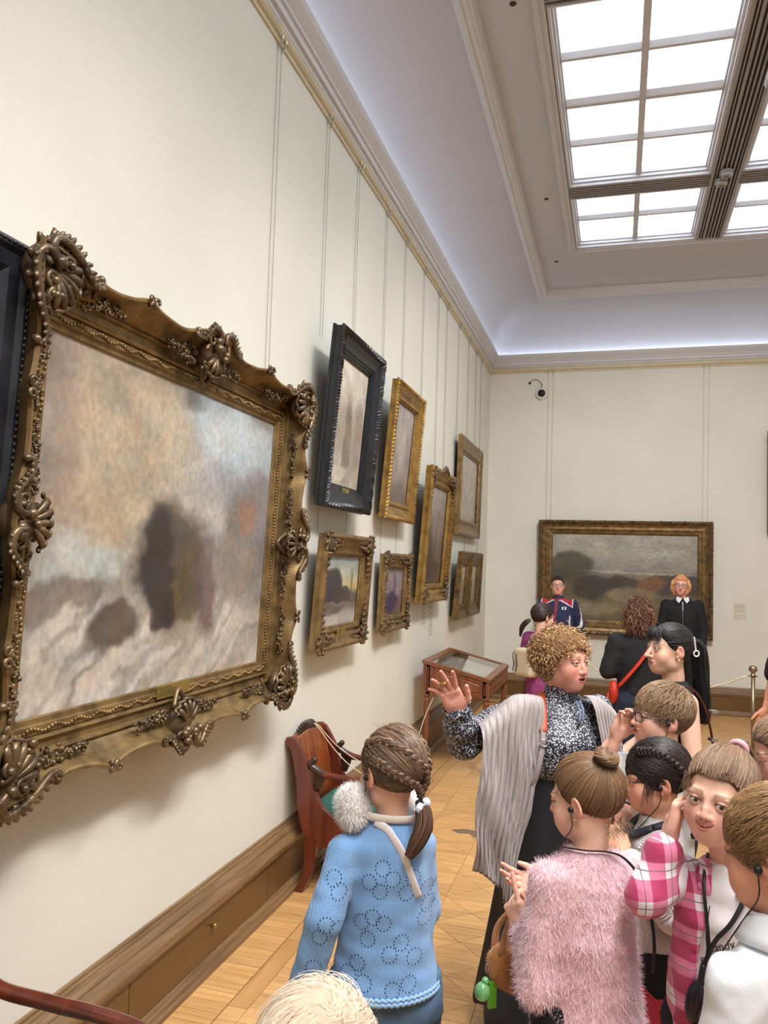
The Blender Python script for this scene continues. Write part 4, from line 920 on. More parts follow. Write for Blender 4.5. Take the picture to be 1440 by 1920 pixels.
def raised(plane, s, a0, a1, z0, z1f):
    """raised moulded panel: outer bead and field"""
    b = MB()
    def P(a, z, o): return (a, s * (hy + o), z) if plane == 'y' else (s * (hx + o), a, z)
    for (i, o) in ((0.0, 0.004), (0.012, 0.009), (0.02, 0.003), (0.034, 0.003), (0.04, 0.010), (0.05, 0.010)):
        pass
    rings = [(0.0, 0.0), (0.004, 0.006), (0.012, 0.006), (0.016, 0.001), (0.026, 0.001), (0.032, 0.007), (0.04, 0.007)]
    V = []
    for i, o in rings: V += [P(a0 + i, z0 + i, o), P(a1 - i, z0 + i, o), P(a1 - i, z1f(a1) - i, o), P(a0 + i, z1f(a0) - i, o)]
    F = [(r * 4 + k, r * 4 + (k + 1) % 4, r * 4 + 4 + (k + 1) % 4, r * 4 + 4 + k) for r in range(len(rings) - 1) for k in range(4)] + [tuple(range(len(V) - 4, len(V)))]
    b.add(V, F); return b.build('panel', M_WALNUT, vt)
raised('y', -1, -hx + 0.065, 0.0 - 0.005, zb_ + 0.015, lambda a: topz(a) - 0.045); raised('y', -1, 0.005, hx - 0.065, zb_ + 0.015, lambda a: topz(a) - 0.045)
raised('x', 1, -hy + 0.07, -0.21, zb_ + 0.015, lambda a: 0.79); raised('x', 1, -0.20, 0.20, zb_ + 0.015, lambda a: 0.79); raised('x', 1, 0.21, hy - 0.07, zb_ + 0.015, lambda a: 0.79)
MB().lathe([(0.006, 0), (0.008, 0.006), (0.003, 0.01)], 10).xform(mtx((hx + 0.011, 0.3, 0.8), (0, 1, 0), (0, 0, 1), (1, 0, 0))).build('lock', M_BRASS, vt)
cw = MB().tube(spline([(-1.565, 7.2, 0.66), (-1.585, 6.9, 0.5), (-1.59, 6.6, 0.3), (-1.60, 6.45, 0.1), (-1.57, 6.4, 0.004)], 20), 0.0035, 5).build('cord', pmat('pale_cord', rgb(214, 196, 158), 0.6))
tag(cw, 'thin pale cord hanging from under the display case', 'cord')

# ------------------------------------------------------------------ mahogany armchair against the wall
ch = thing('armchair', 'carved mahogany gondola armchair with green seat and white rope', 'armchair', (-1.42, 4.52, 0))
cyn, cyf = -0.235, 0.235
def cx_(x): return x + 1.42
side = [(-1.770, 0.800), (-1.782, 0.815), (-1.772, 0.832), (-1.745, 0.836), (-1.715, 0.82), (-1.69, 0.785), (-1.65, 0.72), (-1.618, 0.62), (-1.59, 0.545), (-1.545, 0.465), (-1.48, 0.42), (-1.40, 0.405), (-1.2, 0.40), (-1.05, 0.40), (-1.04, 0.34), (-1.06, 0.285), (-1.2, 0.262), (-1.57, 0.258), (-1.63, 0.30), (-1.668, 0.36), (-1.69, 0.46), (-1.702, 0.6), (-1.722, 0.70), (-1.74, 0.765)]
side = [(max(x, -1.775), z) for x, z in side]
for (yy, nm) in ((cyn, 'side_panel'), (cyf, 'side_panel')):
    MB().prism([(cx_(x), z) for x, z in side], yy - 0.019, yy + 0.019, axis=1).build(nm, M_MAHOG, ch)
# curved back between the sides
nb = 13; V = []; F = []
for i, s in enumerate(np.linspace(-1, 1, nb)):
    bow = -0.0 * (1 - s * s); yb = s * 0.22
    prof = [(-1.665, 0.36), (-1.668, 0.5), (-1.685, 0.62), (-1.71, 0.73), (-1.735, 0.79 + 0.015 * (1 - s * s)), (-1.752, 0.825 + 0.02 * (1 - s * s))]
    for k, (x, z) in enumerate(prof): V.append((cx_(x + 0.012 * s * s), yb, z))
k = 6
for i in range(nb - 1):
    for j in range(k - 1): F.append((i * k + j, (i + 1) * k + j, (i + 1) * k + j + 1, i * k + j + 1))
V2 = [(x - 0.018, y, z) for x, y, z in V]; nV = len(V)
F2 = F + [tuple(q + nV for q in f[::-1]) for f in F]
for i in range(nb - 1):
    for j in (0, k - 1): F2.append((i * k + j, (i + 1) * k + j, nV + (i + 1) * k + j, nV + i * k + j))
MB().add(V + V2, F2).build('backrest', M_MAHOG2, ch, True)
cr = MB()
for sg in (0,):
    for q in range(13):
        a = math.pi * (0.06 + 0.88 * q / 12)
        p = [(cx_(-1.752), 0.0 + math.cos(a) * r * 0.17, 0.80 + math.sin(a) * r * 0.085) for r in (0.2, 0.5, 0.8, 1.0)]
        cr.tube(p, [0.004, 0.009, 0.013, 0.010], 6)
cr.build('shell_crest', M_CARVE, ch, True)
for s, yy in ((-1, cyn), (1, cyf)):
    a = MB(); P = spline([(cx_(-1.605), yy, 0.72), (cx_(-1.625), yy, 0.695), (cx_(-1.60), yy, 0.67), (cx_(-1.54), yy, 0.645), (cx_(-1.45), yy, 0.638), (cx_(-1.3), yy, 0.634), (cx_(-1.15), yy, 0.632), (cx_(-1.1), yy, 0.62), (cx_(-1.115), yy, 0.59)], 40)
    a.tube(P[14:], np.interp(np.linspace(0, 1, 26), [0, 0.2, 0.8, 1], [0.022, 0.016, 0.018, 0.022]), 10); a.build('armrest', M_MAHOG, ch, True)
    c = MB(); c.tube(P[:16], np.interp(np.linspace(0, 1, 16), [0, 0.3, 1], [0.014, 0.02, 0.021]), 9); c.ell(P[0], (0.017, 0.02, 0.017), 8, 6)
    for q in range(5):
        c.tube(spline([(cx_(-1.60 + 0.014 * q), yy, 0.66), (cx_(-1.60 + 0.012 * q), yy, 0.61), (cx_(-1.59 + 0.004 * q), yy, 0.55)], 8), np.linspace(0.012, 0.005, 8), 6)
    c.build('carved_bracket', M_CARVE, ch, True)
    c2 = MB().tube(spline([(cx_(-1.11), yy, 0.60), (cx_(-1.14), yy, 0.5), (cx_(-1.1), yy, 0.40)], 12), 0.022, 9); c2.build('arm_post', M_CARVE, ch, True)
    lg = MB(); V = []
    for x, z, w in ((-1.605, 0.30, 0.042), (-1.60, 0.2, 0.036), (-1.618, 0.1, 0.030), (-1.662, 0.0, 0.024)):
        V += [(cx_(x - w), yy - 0.02, z), (cx_(x + w * 0.75), yy - 0.02, z), (cx_(x + w * 0.75), yy + 0.02, z), (cx_(x - w), yy + 0.02, z)]
    lg.add(V, [(r * 4 + q, r * 4 + (q + 1) % 4, r * 4 + 4 + (q + 1) % 4, r * 4 + 4 + q) for r in range(3) for q in range(4)] + [(0, 1, 2, 3), (12, 13, 14, 15)]); lg.build('leg', M_MAHOG, ch)
    fg = MB(); V = []
    for x, z, w in ((-1.08, 0.30, 0.035), (-1.075, 0.2, 0.030), (-1.06, 0.1, 0.025), (-1.03, 0.0, 0.02)):
        V += [(cx_(x - w), yy - 0.02, z), (cx_(x + w), yy - 0.02, z), (cx_(x + w), yy + 0.02, z), (cx_(x - w), yy + 0.02, z)]
    fg.add(V, [(r * 4 + q, r * 4 + (q + 1) % 4, r * 4 + 4 + (q + 1) % 4, r * 4 + 4 + q) for r in range(3) for q in range(4)] + [(0, 1, 2, 3), (12, 13, 14, 15)]); fg.build('leg', M_MAHOG, ch)
MB().box((cx_(-1.09), cyn, 0.29), (cx_(-1.05), cyf, 0.40)).build('front_rail', M_MAHOG, ch)
se = MB(); V = []
for z, i in ((0.34, 0.0), (0.42, 0.0), (0.455, 0.02), (0.465, 0.06)):
    V += [(cx_(-1.65 + i), cyn + 0.02 + i, z), (cx_(-1.06 - i), cyn + 0.02 + i, z), (cx_(-1.06 - i), cyf - 0.02 - i, z), (cx_(-1.65 + i), cyf - 0.02 - i, z)]
se.add(V, [(r * 4 + q, r * 4 + (q + 1) % 4, r * 4 + 4 + (q + 1) % 4, r * 4 + 4 + q) for r in range(3) for q in range(4)] + [(12, 13, 14, 15), (0, 1, 2, 3)])
se.build('seat_cushion', pmat('green_cloth', rgb(40, 92, 78), 0.8, var=0.1, scale=40, bump=0.2), ch)
M_ROPE = pmat('white_rope', rgb(222, 206, 176), 0.7)
rp = MB(); rp.tube(spline([(cx_(-1.765), 0.10, 0.83), (cx_(-1.73), 0.10, 0.842), (cx_(-1.6), 0.12, 0.69), (cx_(-1.45), 0.13, 0.58), (cx_(-1.10), 0.15, 0.44)], 24), 0.003, 5)
rp.tube(spline([(cx_(-1.765), 0.12, 0.83), (cx_(-1.73), 0.12, 0.842), (cx_(-1.6), 0.155, 0.71), (cx_(-1.42), 0.18, 0.61), (cx_(-1.10), 0.23, 0.48)], 24), 0.003, 5)
rp.build('barrier_rope', M_ROPE, ch, True)
# arm of a second chair entering the frame at the lower left
c2 = thing('armchair', 'second armchair of which only a dark red arm shows at the lower left', 'armchair', (-1.42, 1.62, 0))
for s in (-1, 1):
    yy = 0.235 * s; a = MB(); P = spline([(-0.22, yy, 0.72), (-0.15, yy, 0.665), (0.0, yy, 0.655), (0.16, yy, 0.65), (0.28, yy, 0.635), (0.33, yy, 0.60), (0.31, yy, 0.56)], 36)
    a.tube(P, 0.02, 10); a.build('armrest', M_MAHOG, c2, True)
    MB().tube(spline([(0.31, yy, 0.58), (0.28, yy, 0.48), (0.32, yy, 0.38)], 10), 0.02, 9).build('arm_post', M_CARVE, c2, True)
    MB().prism([(x + 1.42, z) for x, z in side], yy - 0.018, yy + 0.018, axis=1).build('side_panel', M_MAHOG, c2)
    for (xa, xb) in ((-0.19, -0.24), (0.34, 0.38)):
        lg = MB(); V = []
        for f, w in ((0, 0.035), (0.5, 0.028), (1, 0.02)):
            x = xa + (xb - xa) * f * f; z = 0.3 * (1 - f); V += [(x - w, yy - 0.02, z), (x + w, yy - 0.02, z), (x + w, yy + 0.02, z), (x - w, yy + 0.02, z)]
        lg.add(V, [(r * 4 + q, r * 4 + (q + 1) % 4, r * 4 + 4 + (q + 1) % 4, r * 4 + 4 + q) for r in range(2) for q in range(4)] + [(0, 1, 2, 3), (8, 9, 10, 11)]); lg.build('leg', M_MAHOG, c2)
MB().box((-0.23, -0.22, 0.34), (0.35, 0.22, 0.45)).build('seat_cushion', bpy.data.materials['green_cloth'], c2)
MB().box((-0.33, -0.22, 0.36), (-0.30, 0.22, 0.82)).build('backrest', M_MAHOG2, c2)

# ------------------------------------------------------------------ rope barrier along the back wall
def stanchion(x, y, lab):
    t = thing('stanchion', lab, 'stanchion', (x, y, 0), group='brass barrier posts')
    MB().lathe([(0.15, 0), (0.15, 0.012), (0.13, 0.02), (0.04, 0.03), (0.03, 0.05)], 28).build('base', M_BRASS2, t, True)
    MB().lathe([(0.019, 0.04), (0.019, 0.86)], 16).build('post', M_BRASS2, t, True)
    MB().lathe([(0.019, 0.86), (0.028, 0.862), (0.028, 0.87), (0.02, 0.88), (0.016, 0.885), (0.018, 0.892), (0.034, 0.905), (0.04, 0.925), (0.034, 0.948), (0.015, 0.96), (0.002, 0.961)], 20).build('finial', M_BRASS2, t, True)
    MB().box((-0.045, -0.006, 0.853), (0.045, 0.006, 0.861)).build('rope_ring', M_BRASS2, t)
    return t
stanchion(1.265, 8.45, 'brass barrier post with ball top at the right'); stanchion(-0.52, 9.6, 'brass barrier post behind the woman with curly hair')
ro = MB().tube(spline([(1.212, 8.455, 0.856), (0.95, 8.62, 0.72), (0.55, 8.87, 0.60), (0.2, 9.1, 0.60), (-0.15, 9.36, 0.70), (-0.465, 9.6, 0.856)], 40), 0.008, 7).build('barrier_rope', M_ROPE, None, True)
tag(ro, 'sagging pale rope strung between the barrier posts before the back wall', 'rope')
# ------------------------------------------------------------------ smooth solid modelling for the people
def A_(*x): return np.array(x, dtype=np.float64)
def smin(a, b, k):
    h = np.clip(0.5 + 0.5 * (b - a) / k, 0, 1); return b + (a - b) * h - k * h * (1 - h)
def smax(a, b, k): return -smin(-a, -b, k)
def s_cap(P, a, b, ra, rb):
    a = np.asarray(a, float); ab = np.asarray(b, float) - a; q = P - a
    h = np.clip(q @ ab / max(ab @ ab, 1e-12), 0, 1); return np.linalg.norm(q - h[:, None] * ab, axis=1) - (ra + (rb - ra) * h)
def s_chain(P, pts, rs, k=0.02):
    d = None
    for i in range(len(pts) - 1):
        e = s_cap(P, pts[i], pts[i + 1], rs[i], rs[i + 1]); d = e if d is None else smin(d, e, k)
    return d
def s_ell(P, c, r, M=None):
    q = P - np.asarray(c, float)
    if M is not None: q = q @ M
    r = np.asarray(r, float); k0 = np.linalg.norm(q / r, axis=1); k1 = np.linalg.norm(q / (r * r), axis=1); return k0 * (k0 - 1) / np.maximum(k1, 1e-9)
def s_box(P, c, b, r, M=None):
    q = P - np.asarray(c, float)
    if M is not None: q = q @ M
    q = np.abs(q) - np.asarray(b, float); return np.linalg.norm(np.maximum(q, 0), axis=1) + np.minimum(q.max(1), 0) - r
def s_sect(P, tab, lo=None, hi=None, tw=0.0):
    """stacked ellipses: rows (z, rx, ry, cx, cy)"""
    T = np.array(tab, float); z = P[:, 2]; T = T[np.argsort(T[:, 0])]
    zz = T[:, 0]; f = np.clip(z, zz[0], zz[-1])
    def sm(col):        # smooth interpolation
        i = np.clip(np.searchsorted(zz, f) - 1, 0, len(zz) - 2); t = (f - zz[i]) / (zz[i + 1] - zz[i])
        y = T[:, col]; m = np.gradient(y, zz); h = zz[i + 1] - zz[i]
        return (2 * t ** 3 - 3 * t ** 2 + 1) * y[i] + (t ** 3 - 2 * t ** 2 + t) * h * m[i] + (-2 * t ** 3 + 3 * t ** 2) * y[i + 1] + (t ** 3 - t ** 2) * h * m[i + 1]
    rx, ry, cx, cy = [sm(k) for k in (1, 2, 3, 4)]; rx = np.maximum(rx, 0.004); ry = np.maximum(ry, 0.004)
    x = P[:, 0] - cx; y = P[:, 1] - cy
    k0 = np.sqrt((x / rx) ** 2 + (y / ry) ** 2); k1 = np.sqrt((x / rx ** 2) ** 2 + (y / ry ** 2) ** 2); d = k0 * (k0 - 1) / np.maximum(k1, 1e-9)
    d = np.where(k0 < 1e-4, -np.minimum(rx, ry), d)
    return np.maximum(d, np.maximum(zz[0] - z, z - zz[-1]))
def noise3(P, f, st=(1, 1, 1)): return vnoise(P * (np.array(st) * f) + 50.0) - 0.5

def sdf_mesh(fn, lo, hi, h):
    lo = np.asarray(lo, float); hi = np.asarray(hi, float); Bk = 8
    nb = np.ceil((hi - lo) / (h * Bk)).astype(int); n = nb * Bk + 1
    cen = [lo[k] + (np.arange(nb[k]) + 0.5) * Bk * h for k in range(3)]
    G = np.stack(np.meshgrid(*cen, indexing='ij'), -1).reshape(-1, 3); dc = fn(G)
    keep = np.abs(dc) < Bk * h * 0.866 * 1.7
    D = np.repeat(np.repeat(np.repeat(dc.reshape(nb), Bk, 0), Bk, 1), Bk, 2); D = np.pad(D, ((0, 1),) * 3, mode='edge').astype(np.float32)
    need = np.zeros(n, bool); kb = keep.reshape(nb)
    m = np.repeat(np.repeat(np.repeat(kb, Bk, 0), Bk, 1), Bk, 2); need[:-1, :-1, :-1] |= m
    for ax in range(3):
        s = [slice(None)] * 3; s2 = [slice(None)] * 3; s[ax] = slice(1, None); s2[ax] = slice(None, -1)
        t = need.copy(); t[tuple(s)] |= need[tuple(s2)]; need = t
    idx = np.argwhere(need)
    D[need] = fn(lo + idx * h)
    S = D < 0
    a = S[:-1, :-1, :-1]; cnt = np.zeros(a.shape, np.int8)
    for i in (0, 1):
        for j in (0, 1):
            for k in (0, 1): cnt += S[i:n[0] - 1 + i, j:n[1] - 1 + j, k:n[2] - 1 + k]
    act = (cnt > 0) & (cnt < 8); cells = np.argwhere(act)
    if len(cells) == 0: return np.zeros((0, 3)), np.zeros((0, 4), int)
    vid = np.full(act.shape, -1, np.int32); vid[act] = np.arange(len(cells))
    acc = np.zeros((len(cells), 3)); num = np.zeros(len(cells))
    cor = [(i, j, k) for i in (0, 1) for j in (0, 1) for k in (0, 1)]
    val = {c: D[cells[:, 0] + c[0], cells[:, 1] + c[1], cells[:, 2] + c[2]].astype(float) for c in cor}
    for c in cor:
        for ax in range(3):
            if c[ax] == 0:
                e = list(c); e[ax] = 1; e = tuple(e); v0, v1 = val[c], val[e]; cr = (v0 < 0) != (v1 < 0)
                t = np.where(cr, v0 / np.where(cr, v0 - v1, 1), 0)
                p = np.array(c, float)[None, :].repeat(len(cells), 0); p[:, ax] += t; acc += np.where(cr[:, None], p, 0); num += cr
    V = lo + (cells + acc / np.maximum(num, 1)[:, None]) * h
    Fs = []
    for ax in range(3):
        o1, o2 = (ax + 1) % 3, (ax + 2) % 3
        s0 = [slice(None)] * 3; s1 = [slice(None)] * 3; s0[ax] = slice(None, -1); s1[ax] = slice(1, None)
        cr = S[tuple(s0)] != S[tuple(s1)]
        E = np.argwhere(cr); E = E[(E[:, o1] > 0) & (E[:, o2] > 0) & (E[:, o1] < n[o1] - 1) & (E[:, o2] < n[o2] - 1)]
        if len(E) == 0: continue
        q = []
        for d1, d2 in ((0, 0), (-1, 0), (-1, -1), (0, -1)):
            c = E.copy(); c[:, o1] += d1; c[:, o2] += d2; q.append(vid[c[:, 0], c[:, 1], c[:, 2]])
        q = np.stack(q, 1); ins = S[E[:, 0], E[:, 1], E[:, 2]]; q[~ins] = q[~ins][:, ::-1]; Fs.append(q)
    F = np.concatenate(Fs); F = F[(F >= 0).all(1)]
    return V, F
def arr_mesh(name, V, F, C=None):
    me = bpy.data.meshes.new(name); V = np.asarray(V, np.float32); F = np.asarray(F, np.int32); k = F.shape[1]
    me.vertices.add(len(V)); me.vertices.foreach_set('co', V.ravel()); me.loops.add(F.size); me.loops.foreach_set('vertex_index', F.ravel())
    me.polygons.add(len(F)); me.polygons.foreach_set('loop_start', np.arange(0, F.size, k, dtype=np.int32)); 
    me.polygons.foreach_set('loop_total', np.full(len(F), k, dtype=np.int32))
    me.update(calc_edges=True)
    if C is not None:
        at = me.color_attributes.new('Col', 'FLOAT_COLOR', 'POINT'); C = np.hstack([C, np.ones((len(C), 1))]); at.data.foreach_set('color', C.astype(np.float32).ravel())
    return me
def put(name, me, mat, parent, smooth=True, kind=None, label=None):
    if smooth: me.shade_smooth()
    me.materials.append(mat); o = bpy.data.objects.new(name, me); COL.objects.link(o)
    if parent is not None: o.parent = parent
    if kind: o['kind'] = kind
    if label: o['label'] = label
    return o
def addc(me, V, C): pass
def vnormals(V, F):
    e1 = V[F[:, 2]] - V[F[:, 0]]; e2 = V[F[:, 3]] - V[F[:, 1]]; fn = np.cross(e1, e2); Nn = np.zeros_like(V)
    for k in range(4): np.add.at(Nn, F[:, k], fn)
    return Nn / (np.linalg.norm(Nn, axis=1)[:, None] + 1e-12)
def relax(V, F, it=1, w=0.5):
    for _ in range(it):
        acc = np.zeros_like(V); c = np.zeros(len(V))
        for k in range(4):
            np.add.at(acc, F[:, k], V[F[:, (k + 1) % 4]] + V[F[:, k - 1]]); np.add.at(c, F[:, k], 2)
        V = V * (1 - w) + w * acc / np.maximum(c, 1)[:, None]
    return V
def strands_mesh(paths, rad, cols, sides=3, out=None):
    """paths (S,n,3); rad (S,n) ; cols (S,3) or (S,n,3)"""
    S, n, _ = paths.shape; T = np.gradient(paths, axis=1); T /= np.linalg.norm(T, axis=2, keepdims=True) + 1e-12
    ref = np.where(np.abs(T[..., 2:3]) > 0.9, A_(1, 0, 0), A_(0, 0, 1)); ref = ref if out is None else out
    N1 = np.cross(T, ref); N1 /= np.linalg.norm(N1, axis=2, keepdims=True) + 1e-12; N2 = np.cross(N1, T) if out is not None else np.cross(T, N1)
    an = np.arange(sides) * 2 * math.pi / sides + (math.pi / 2 if out is not None else 0)
    V = paths[:, :, None, :] + rad[:, :, None, None] * (np.cos(an)[None, None, :, None] * N1[:, :, None, :] + np.sin(an)[None, None, :, None] * N2[:, :, None, :])
    base = np.arange(S)[:, None, None] * n * sides + np.arange(n - 1)[None, :, None] * sides; k = np.arange(sides)[None, None, :]; k2 = (k + 1) % sides
    if sides == 2: k, k2 = k[..., :1], k2[..., :1]
    elif out is not None: k, k2 = k[..., [0, sides - 1]], k2[..., [0, sides - 1]]      # the side lying on the head is left open
    F = np.stack([base + k, base + k2, base + sides + k2, base + sides + k], -1).reshape(-1, 4)
    if cols.ndim == 2: cols = np.repeat(cols[:, None, :], n, 1)
    C = np.repeat(cols[:, :, None, :], sides, 2).reshape(-1, 3)
    return V.reshape(-1, 3), F, C

# ------------------------------------------------------------------ head
EYE = A_(0.031, 0.073, 0.0)
class Head:
    """metric head, local frame: x right of the person, y to the face, z up, origin between the ears at eye height"""
    def __init__(s, scale=1.0, child=False, M=None, nose=1.0, jaw=1.0, cheek=1.0, mouth_open=0.0, smile=0.0, eye_open=1.0, neck_to=None, neck_r=0.05, lips=(178, 96, 90), skin=(226, 178, 152), brow=(92, 66, 48), blush=0.35, male=False, lipw=1.0, narrow=1.0):
        s.__dict__.update(locals()); s.sc = scale
        cz = 0.006 if child else 0.0
        s.cc = A_(0, -0.016, 0.030 + cz); s.cr = A_(0.074, 0.094, 0.083) * (A_(1.0, 1.0, 1.0) if child else A_(1, 1, 1))
    def d(s, P):
        """sdf in head local metres (before scale)"""
        X = P.copy(); X[:, 0] = np.abs(X[:, 0]); ch = s.child
        d = s_ell(P, s.cc, s.cr)
        d = smin(d, s_ell(P, (0, 0.016, -0.034), (0.059 * s.narrow, 0.070, 0.076 if not ch else 0.070)), 0.035)
        d = smin(d, s_ell(P, (0, 0.050, -0.088 if not ch else -0.078), A_(0.030, 0.029, 0.026) * s.jaw), 0.035)
        d = smin(d, s_ell(X, (0.034, 0.053, -0.036), A_(0.026, 0.022, 0.028) * s.cheek), 0.03)
        d = smin(d, s_ell(X, (0.044, 0.0, -0.066), A_(0.014, 0.024, 0.02) * s.jaw), 0.03)
        d = smin(d, s_ell(X, (0.026, 0.073, 0.018), (0.024, 0.010 if not s.male else 0.012, 0.008)), 0.018)
        # eye sockets and lids
        d = smax(d, -s_ell(X, (0.031, 0.094, -0.001), (0.019, 0.016, 0.0125)), 0.012)
        d = smin(d, np.linalg.norm(X - EYE, axis=1) - 0.0148, 0.003)
        # nose
        nl = s.nose; tip = (0, 0.079 + 0.029 * nl, -0.034 if not ch else -0.029)
        d = smin(d, s_chain(P, [(0, 0.080, 0.010), (0, 0.083 + 0.011 * nl, -0.012), tip], [0.006, 0.0075, 0.0105], 0.006), 0.010)
        d = smin(d, s_ell(X, (0.0115, 0.083 + 0.007 * nl, tip[2] - 0.003), (0.0085, 0.011, 0.0075)), 0.006)
        d = smax(d, -s_ell(X, (0.0065, 0.090 + 0.010 * nl, tip[2] - 0.0105), (0.0035, 0.006, 0.003)), 0.003)
        # mouth
        mz = -0.063 if not ch else -0.055; w = s.lipw; sm = s.smile * 0.006 * np.minimum((X[:, 0] / 0.024) ** 2, 1.6)
        Q = P.copy(); Q[:, 2] -= sm
        d = smin(d, s_ell(Q, (0, 0.073, mz - 0.004), (0.027, 0.017, 0.019)), 0.015)
        mo = s.mouth_open
        d = smin(d, s_ell(Q, (0, 0.0855, mz + 0.0048 + mo * 0.3), (0.022 * w, 0.0085, 0.0048)), 0.004)
        d = smin(d, s_ell(Q, (0, 0.0845, mz - 0.0052 - mo * 0.7), (0.0195 * w, 0.0088, 0.0058)), 0.004)
        d = smax(d, -s_ell(Q, (0, 0.094, mz - mo * 0.2), (0.021 * w, 0.011 + mo, 0.0010 + mo * 0.8)), 0.0015)
        # opening between the lids
        op = s.eye_open
        d = smax(d, -s_ell(X, (0.0313, 0.088, -0.0004), (0.0135, 0.013, 0.0052 * op)), 0.001)
        d = np.where(np.linalg.norm(X - EYE, axis=1) < 0.0105, -0.003, d)
        # ears
        a = 0.35; M = np.array([[math.cos(a), 0, math.sin(a)], [0, 1, 0], [-math.sin(a), 0, math.cos(a)]])
        b = 0.25; Me = np.array([[1, 0, 0], [0, math.cos(b), -math.sin(b)], [0, math.sin(b), math.cos(b)]])
        za = np.array([[math.cos(0.5), math.sin(0.5), 0], [-math.sin(0.5), math.cos(0.5), 0], [0, 0, 1]])
        ME = (za @ Me)
        e = s_ell(X, (0.079, -0.012, -0.006), (0.008, 0.0185, 0.031), ME.T)
        e = smax(e, -s_ell(X, (0.0905, -0.009, -0.002), (0.010, 0.0115, 0.020), ME.T), 0.004)
        e = smin(e, s_ell(X, (0.074, -0.002, -0.008), (0.007, 0.008, 0.010)), 0.006)
        e = smin(e, s_ell(X, (0.073, -0.002, -0.030), (0.006, 0.008, 0.009)), 0.006)
        d = smin(d, e, 0.004)
        if s.neck_to is not None:
            nt = np.asarray(s.neck_to); d = smin(d, s_chain(P, [(0, -0.022, -0.05), nt * 0.5 + A_(0, -0.022, -0.05) * 0.5, nt], [s.neck_r * 1.0, s.neck_r * 0.96, s.neck_r * 1.12], 0.02), 0.022)
        return d
    def mesh(s, h=0.003):
        sc = s.sc; lo = A_(-0.1, -0.14, -0.13); hi = A_(0.1, 0.125, 0.13)
        if s.neck_to is not None:
            nt = np.asarray(s.neck_to); lo = np.minimum(lo, nt - s.neck_r * 1.3); hi = np.maximum(hi, nt + s.neck_r * 1.3)
        V, F = sdf_mesh(s.d, lo, hi, h / sc); return V, F, s.color(V)
    def color(s, V):
        sk = np.array(lin(tuple(c / 255. for c in s.skin))); C = np.tile(sk, (len(V), 1)); X = np.abs(V[:, 0]); y, z = V[:, 1], V[:, 2]; ch = s.child
        def mixc(m, col):
            nonlocal C
            col = np.array(lin(tuple(c / 255. for c in col))); m = np.clip(m, 0, 1)[:, None]; C = C * (1 - m) + col * m
        g = lambda cx, cz, rx, rz: np.exp(-((X - cx) / rx) ** 2 - ((z - cz) / rz) ** 2) * (y > 0.02)
        mixc(g(0.038, -0.036, 0.02, 0.02) * s.blush, (208, 112, 104)); mixc(g(0, -0.03, 0.016, 0.016) * s.blush * 0.8, (206, 120, 108))
        mixc(g(0.031, 0.004, 0.018, 0.012) * 0.25, (150, 104, 90)); mixc(g(0.031, -0.012, 0.016, 0.006) * 0.25, (170, 120, 110))
        mz = -0.063 if not ch else -0.055; sm = s.smile * 0.006 * np.minimum((X / 0.024) ** 2, 1.6); mo = s.mouth_open
        lz = z - sm - mz
        inl = ((X / (0.0235 * s.lipw)) ** 2 + (np.where(lz > 0, lz / (0.0095 + mo * 0.3), lz / (0.0115 + mo))) ** 2 < 1) & (y > 0.07)
        mixc(inl * 0.85, s.lips); mixc((((X / (0.0205 * s.lipw)) ** 2 + ((lz + mo * 0.2) / (0.0013 + mo * 0.8)) ** 2 < 1) & (y > 0.06)) * 0.9, (70, 26, 26))
        bz = 0.0215 + 0.003 * (1 - ((X - 0.033) / 0.02) ** 2); mixc(((np.abs(z - bz) < 0.0040 * (1.25 - (X - 0.012) / 0.05)) & (X > 0.012) & (X < 0.053) & (y > 0.04)) * 0.75, s.brow)
        # lash line
        r = np.sqrt(((X - 0.0313) / 0.0145) ** 2 + ((z + 0.0004) / (0.0062 * s.eye_open)) ** 2); mixc(((r > 0.8) & (r < 1.25) & (y > 0.05) & (z > -0.001)) * 0.85, (48, 34, 30)); mixc(((r > 0.85) & (r < 1.12) & (y > 0.05) & (z <= -0.001)) * 0.4, (90, 60, 54))
        mixc(((X > 0.004) & (X < 0.009) & (np.abs(z - ((-0.034 if not ch else -0.029) - 0.0095)) < 0.0028) & (y > 0.085)) * 0.8, (110, 54, 46))
        mixc((X > 0.077) * 0.35, (214, 120, 100))
        return C * (1 + 0.06 * (vnoise(V * 60 + 9) - 0.5))[:, None]
def eye_mesh(iris, gaze=(0, 1, 0), r=0.0124):
    b = MB(); b.ell((0, 0, 0), (r, r, r), 28, 18); V = np.concatenate(b.v); g = np.array(gaze, float); g /= np.linalg.norm(g); c = (V / r) @ g
    C = np.tile(np.array(lin((0.86, 0.84, 0.82))), (len(V), 1)); C[c > math.cos(0.54)] = lin(tuple(q / 255. for q in iris)); C[c > math.cos(0.25)] = (0.004, 0.004, 0.004)
    return V, b.f, C
M_SKIN = vmat('skin', 0.5, sss=0.12, spec=0.35)
M_EYE = vmat('eyeball', 0.08, coat=0.6)
M_HAIR = vmat('hair', 0.45, spec=0.4)
M_HAIRC = vmat('hair_under', 0.85, spec=0.1)

def HM(pos, yaw, pitch=0.0, roll=0.0):
    return Matrix.Translation(pos) @ Euler((0, 0, math.radians(yaw)), 'XYZ').to_matrix().to_4x4() @ Matrix.Rotation(math.radians(pitch), 4, 'X') @ Matrix.Rotation(math.radians(roll), 4, 'Y')

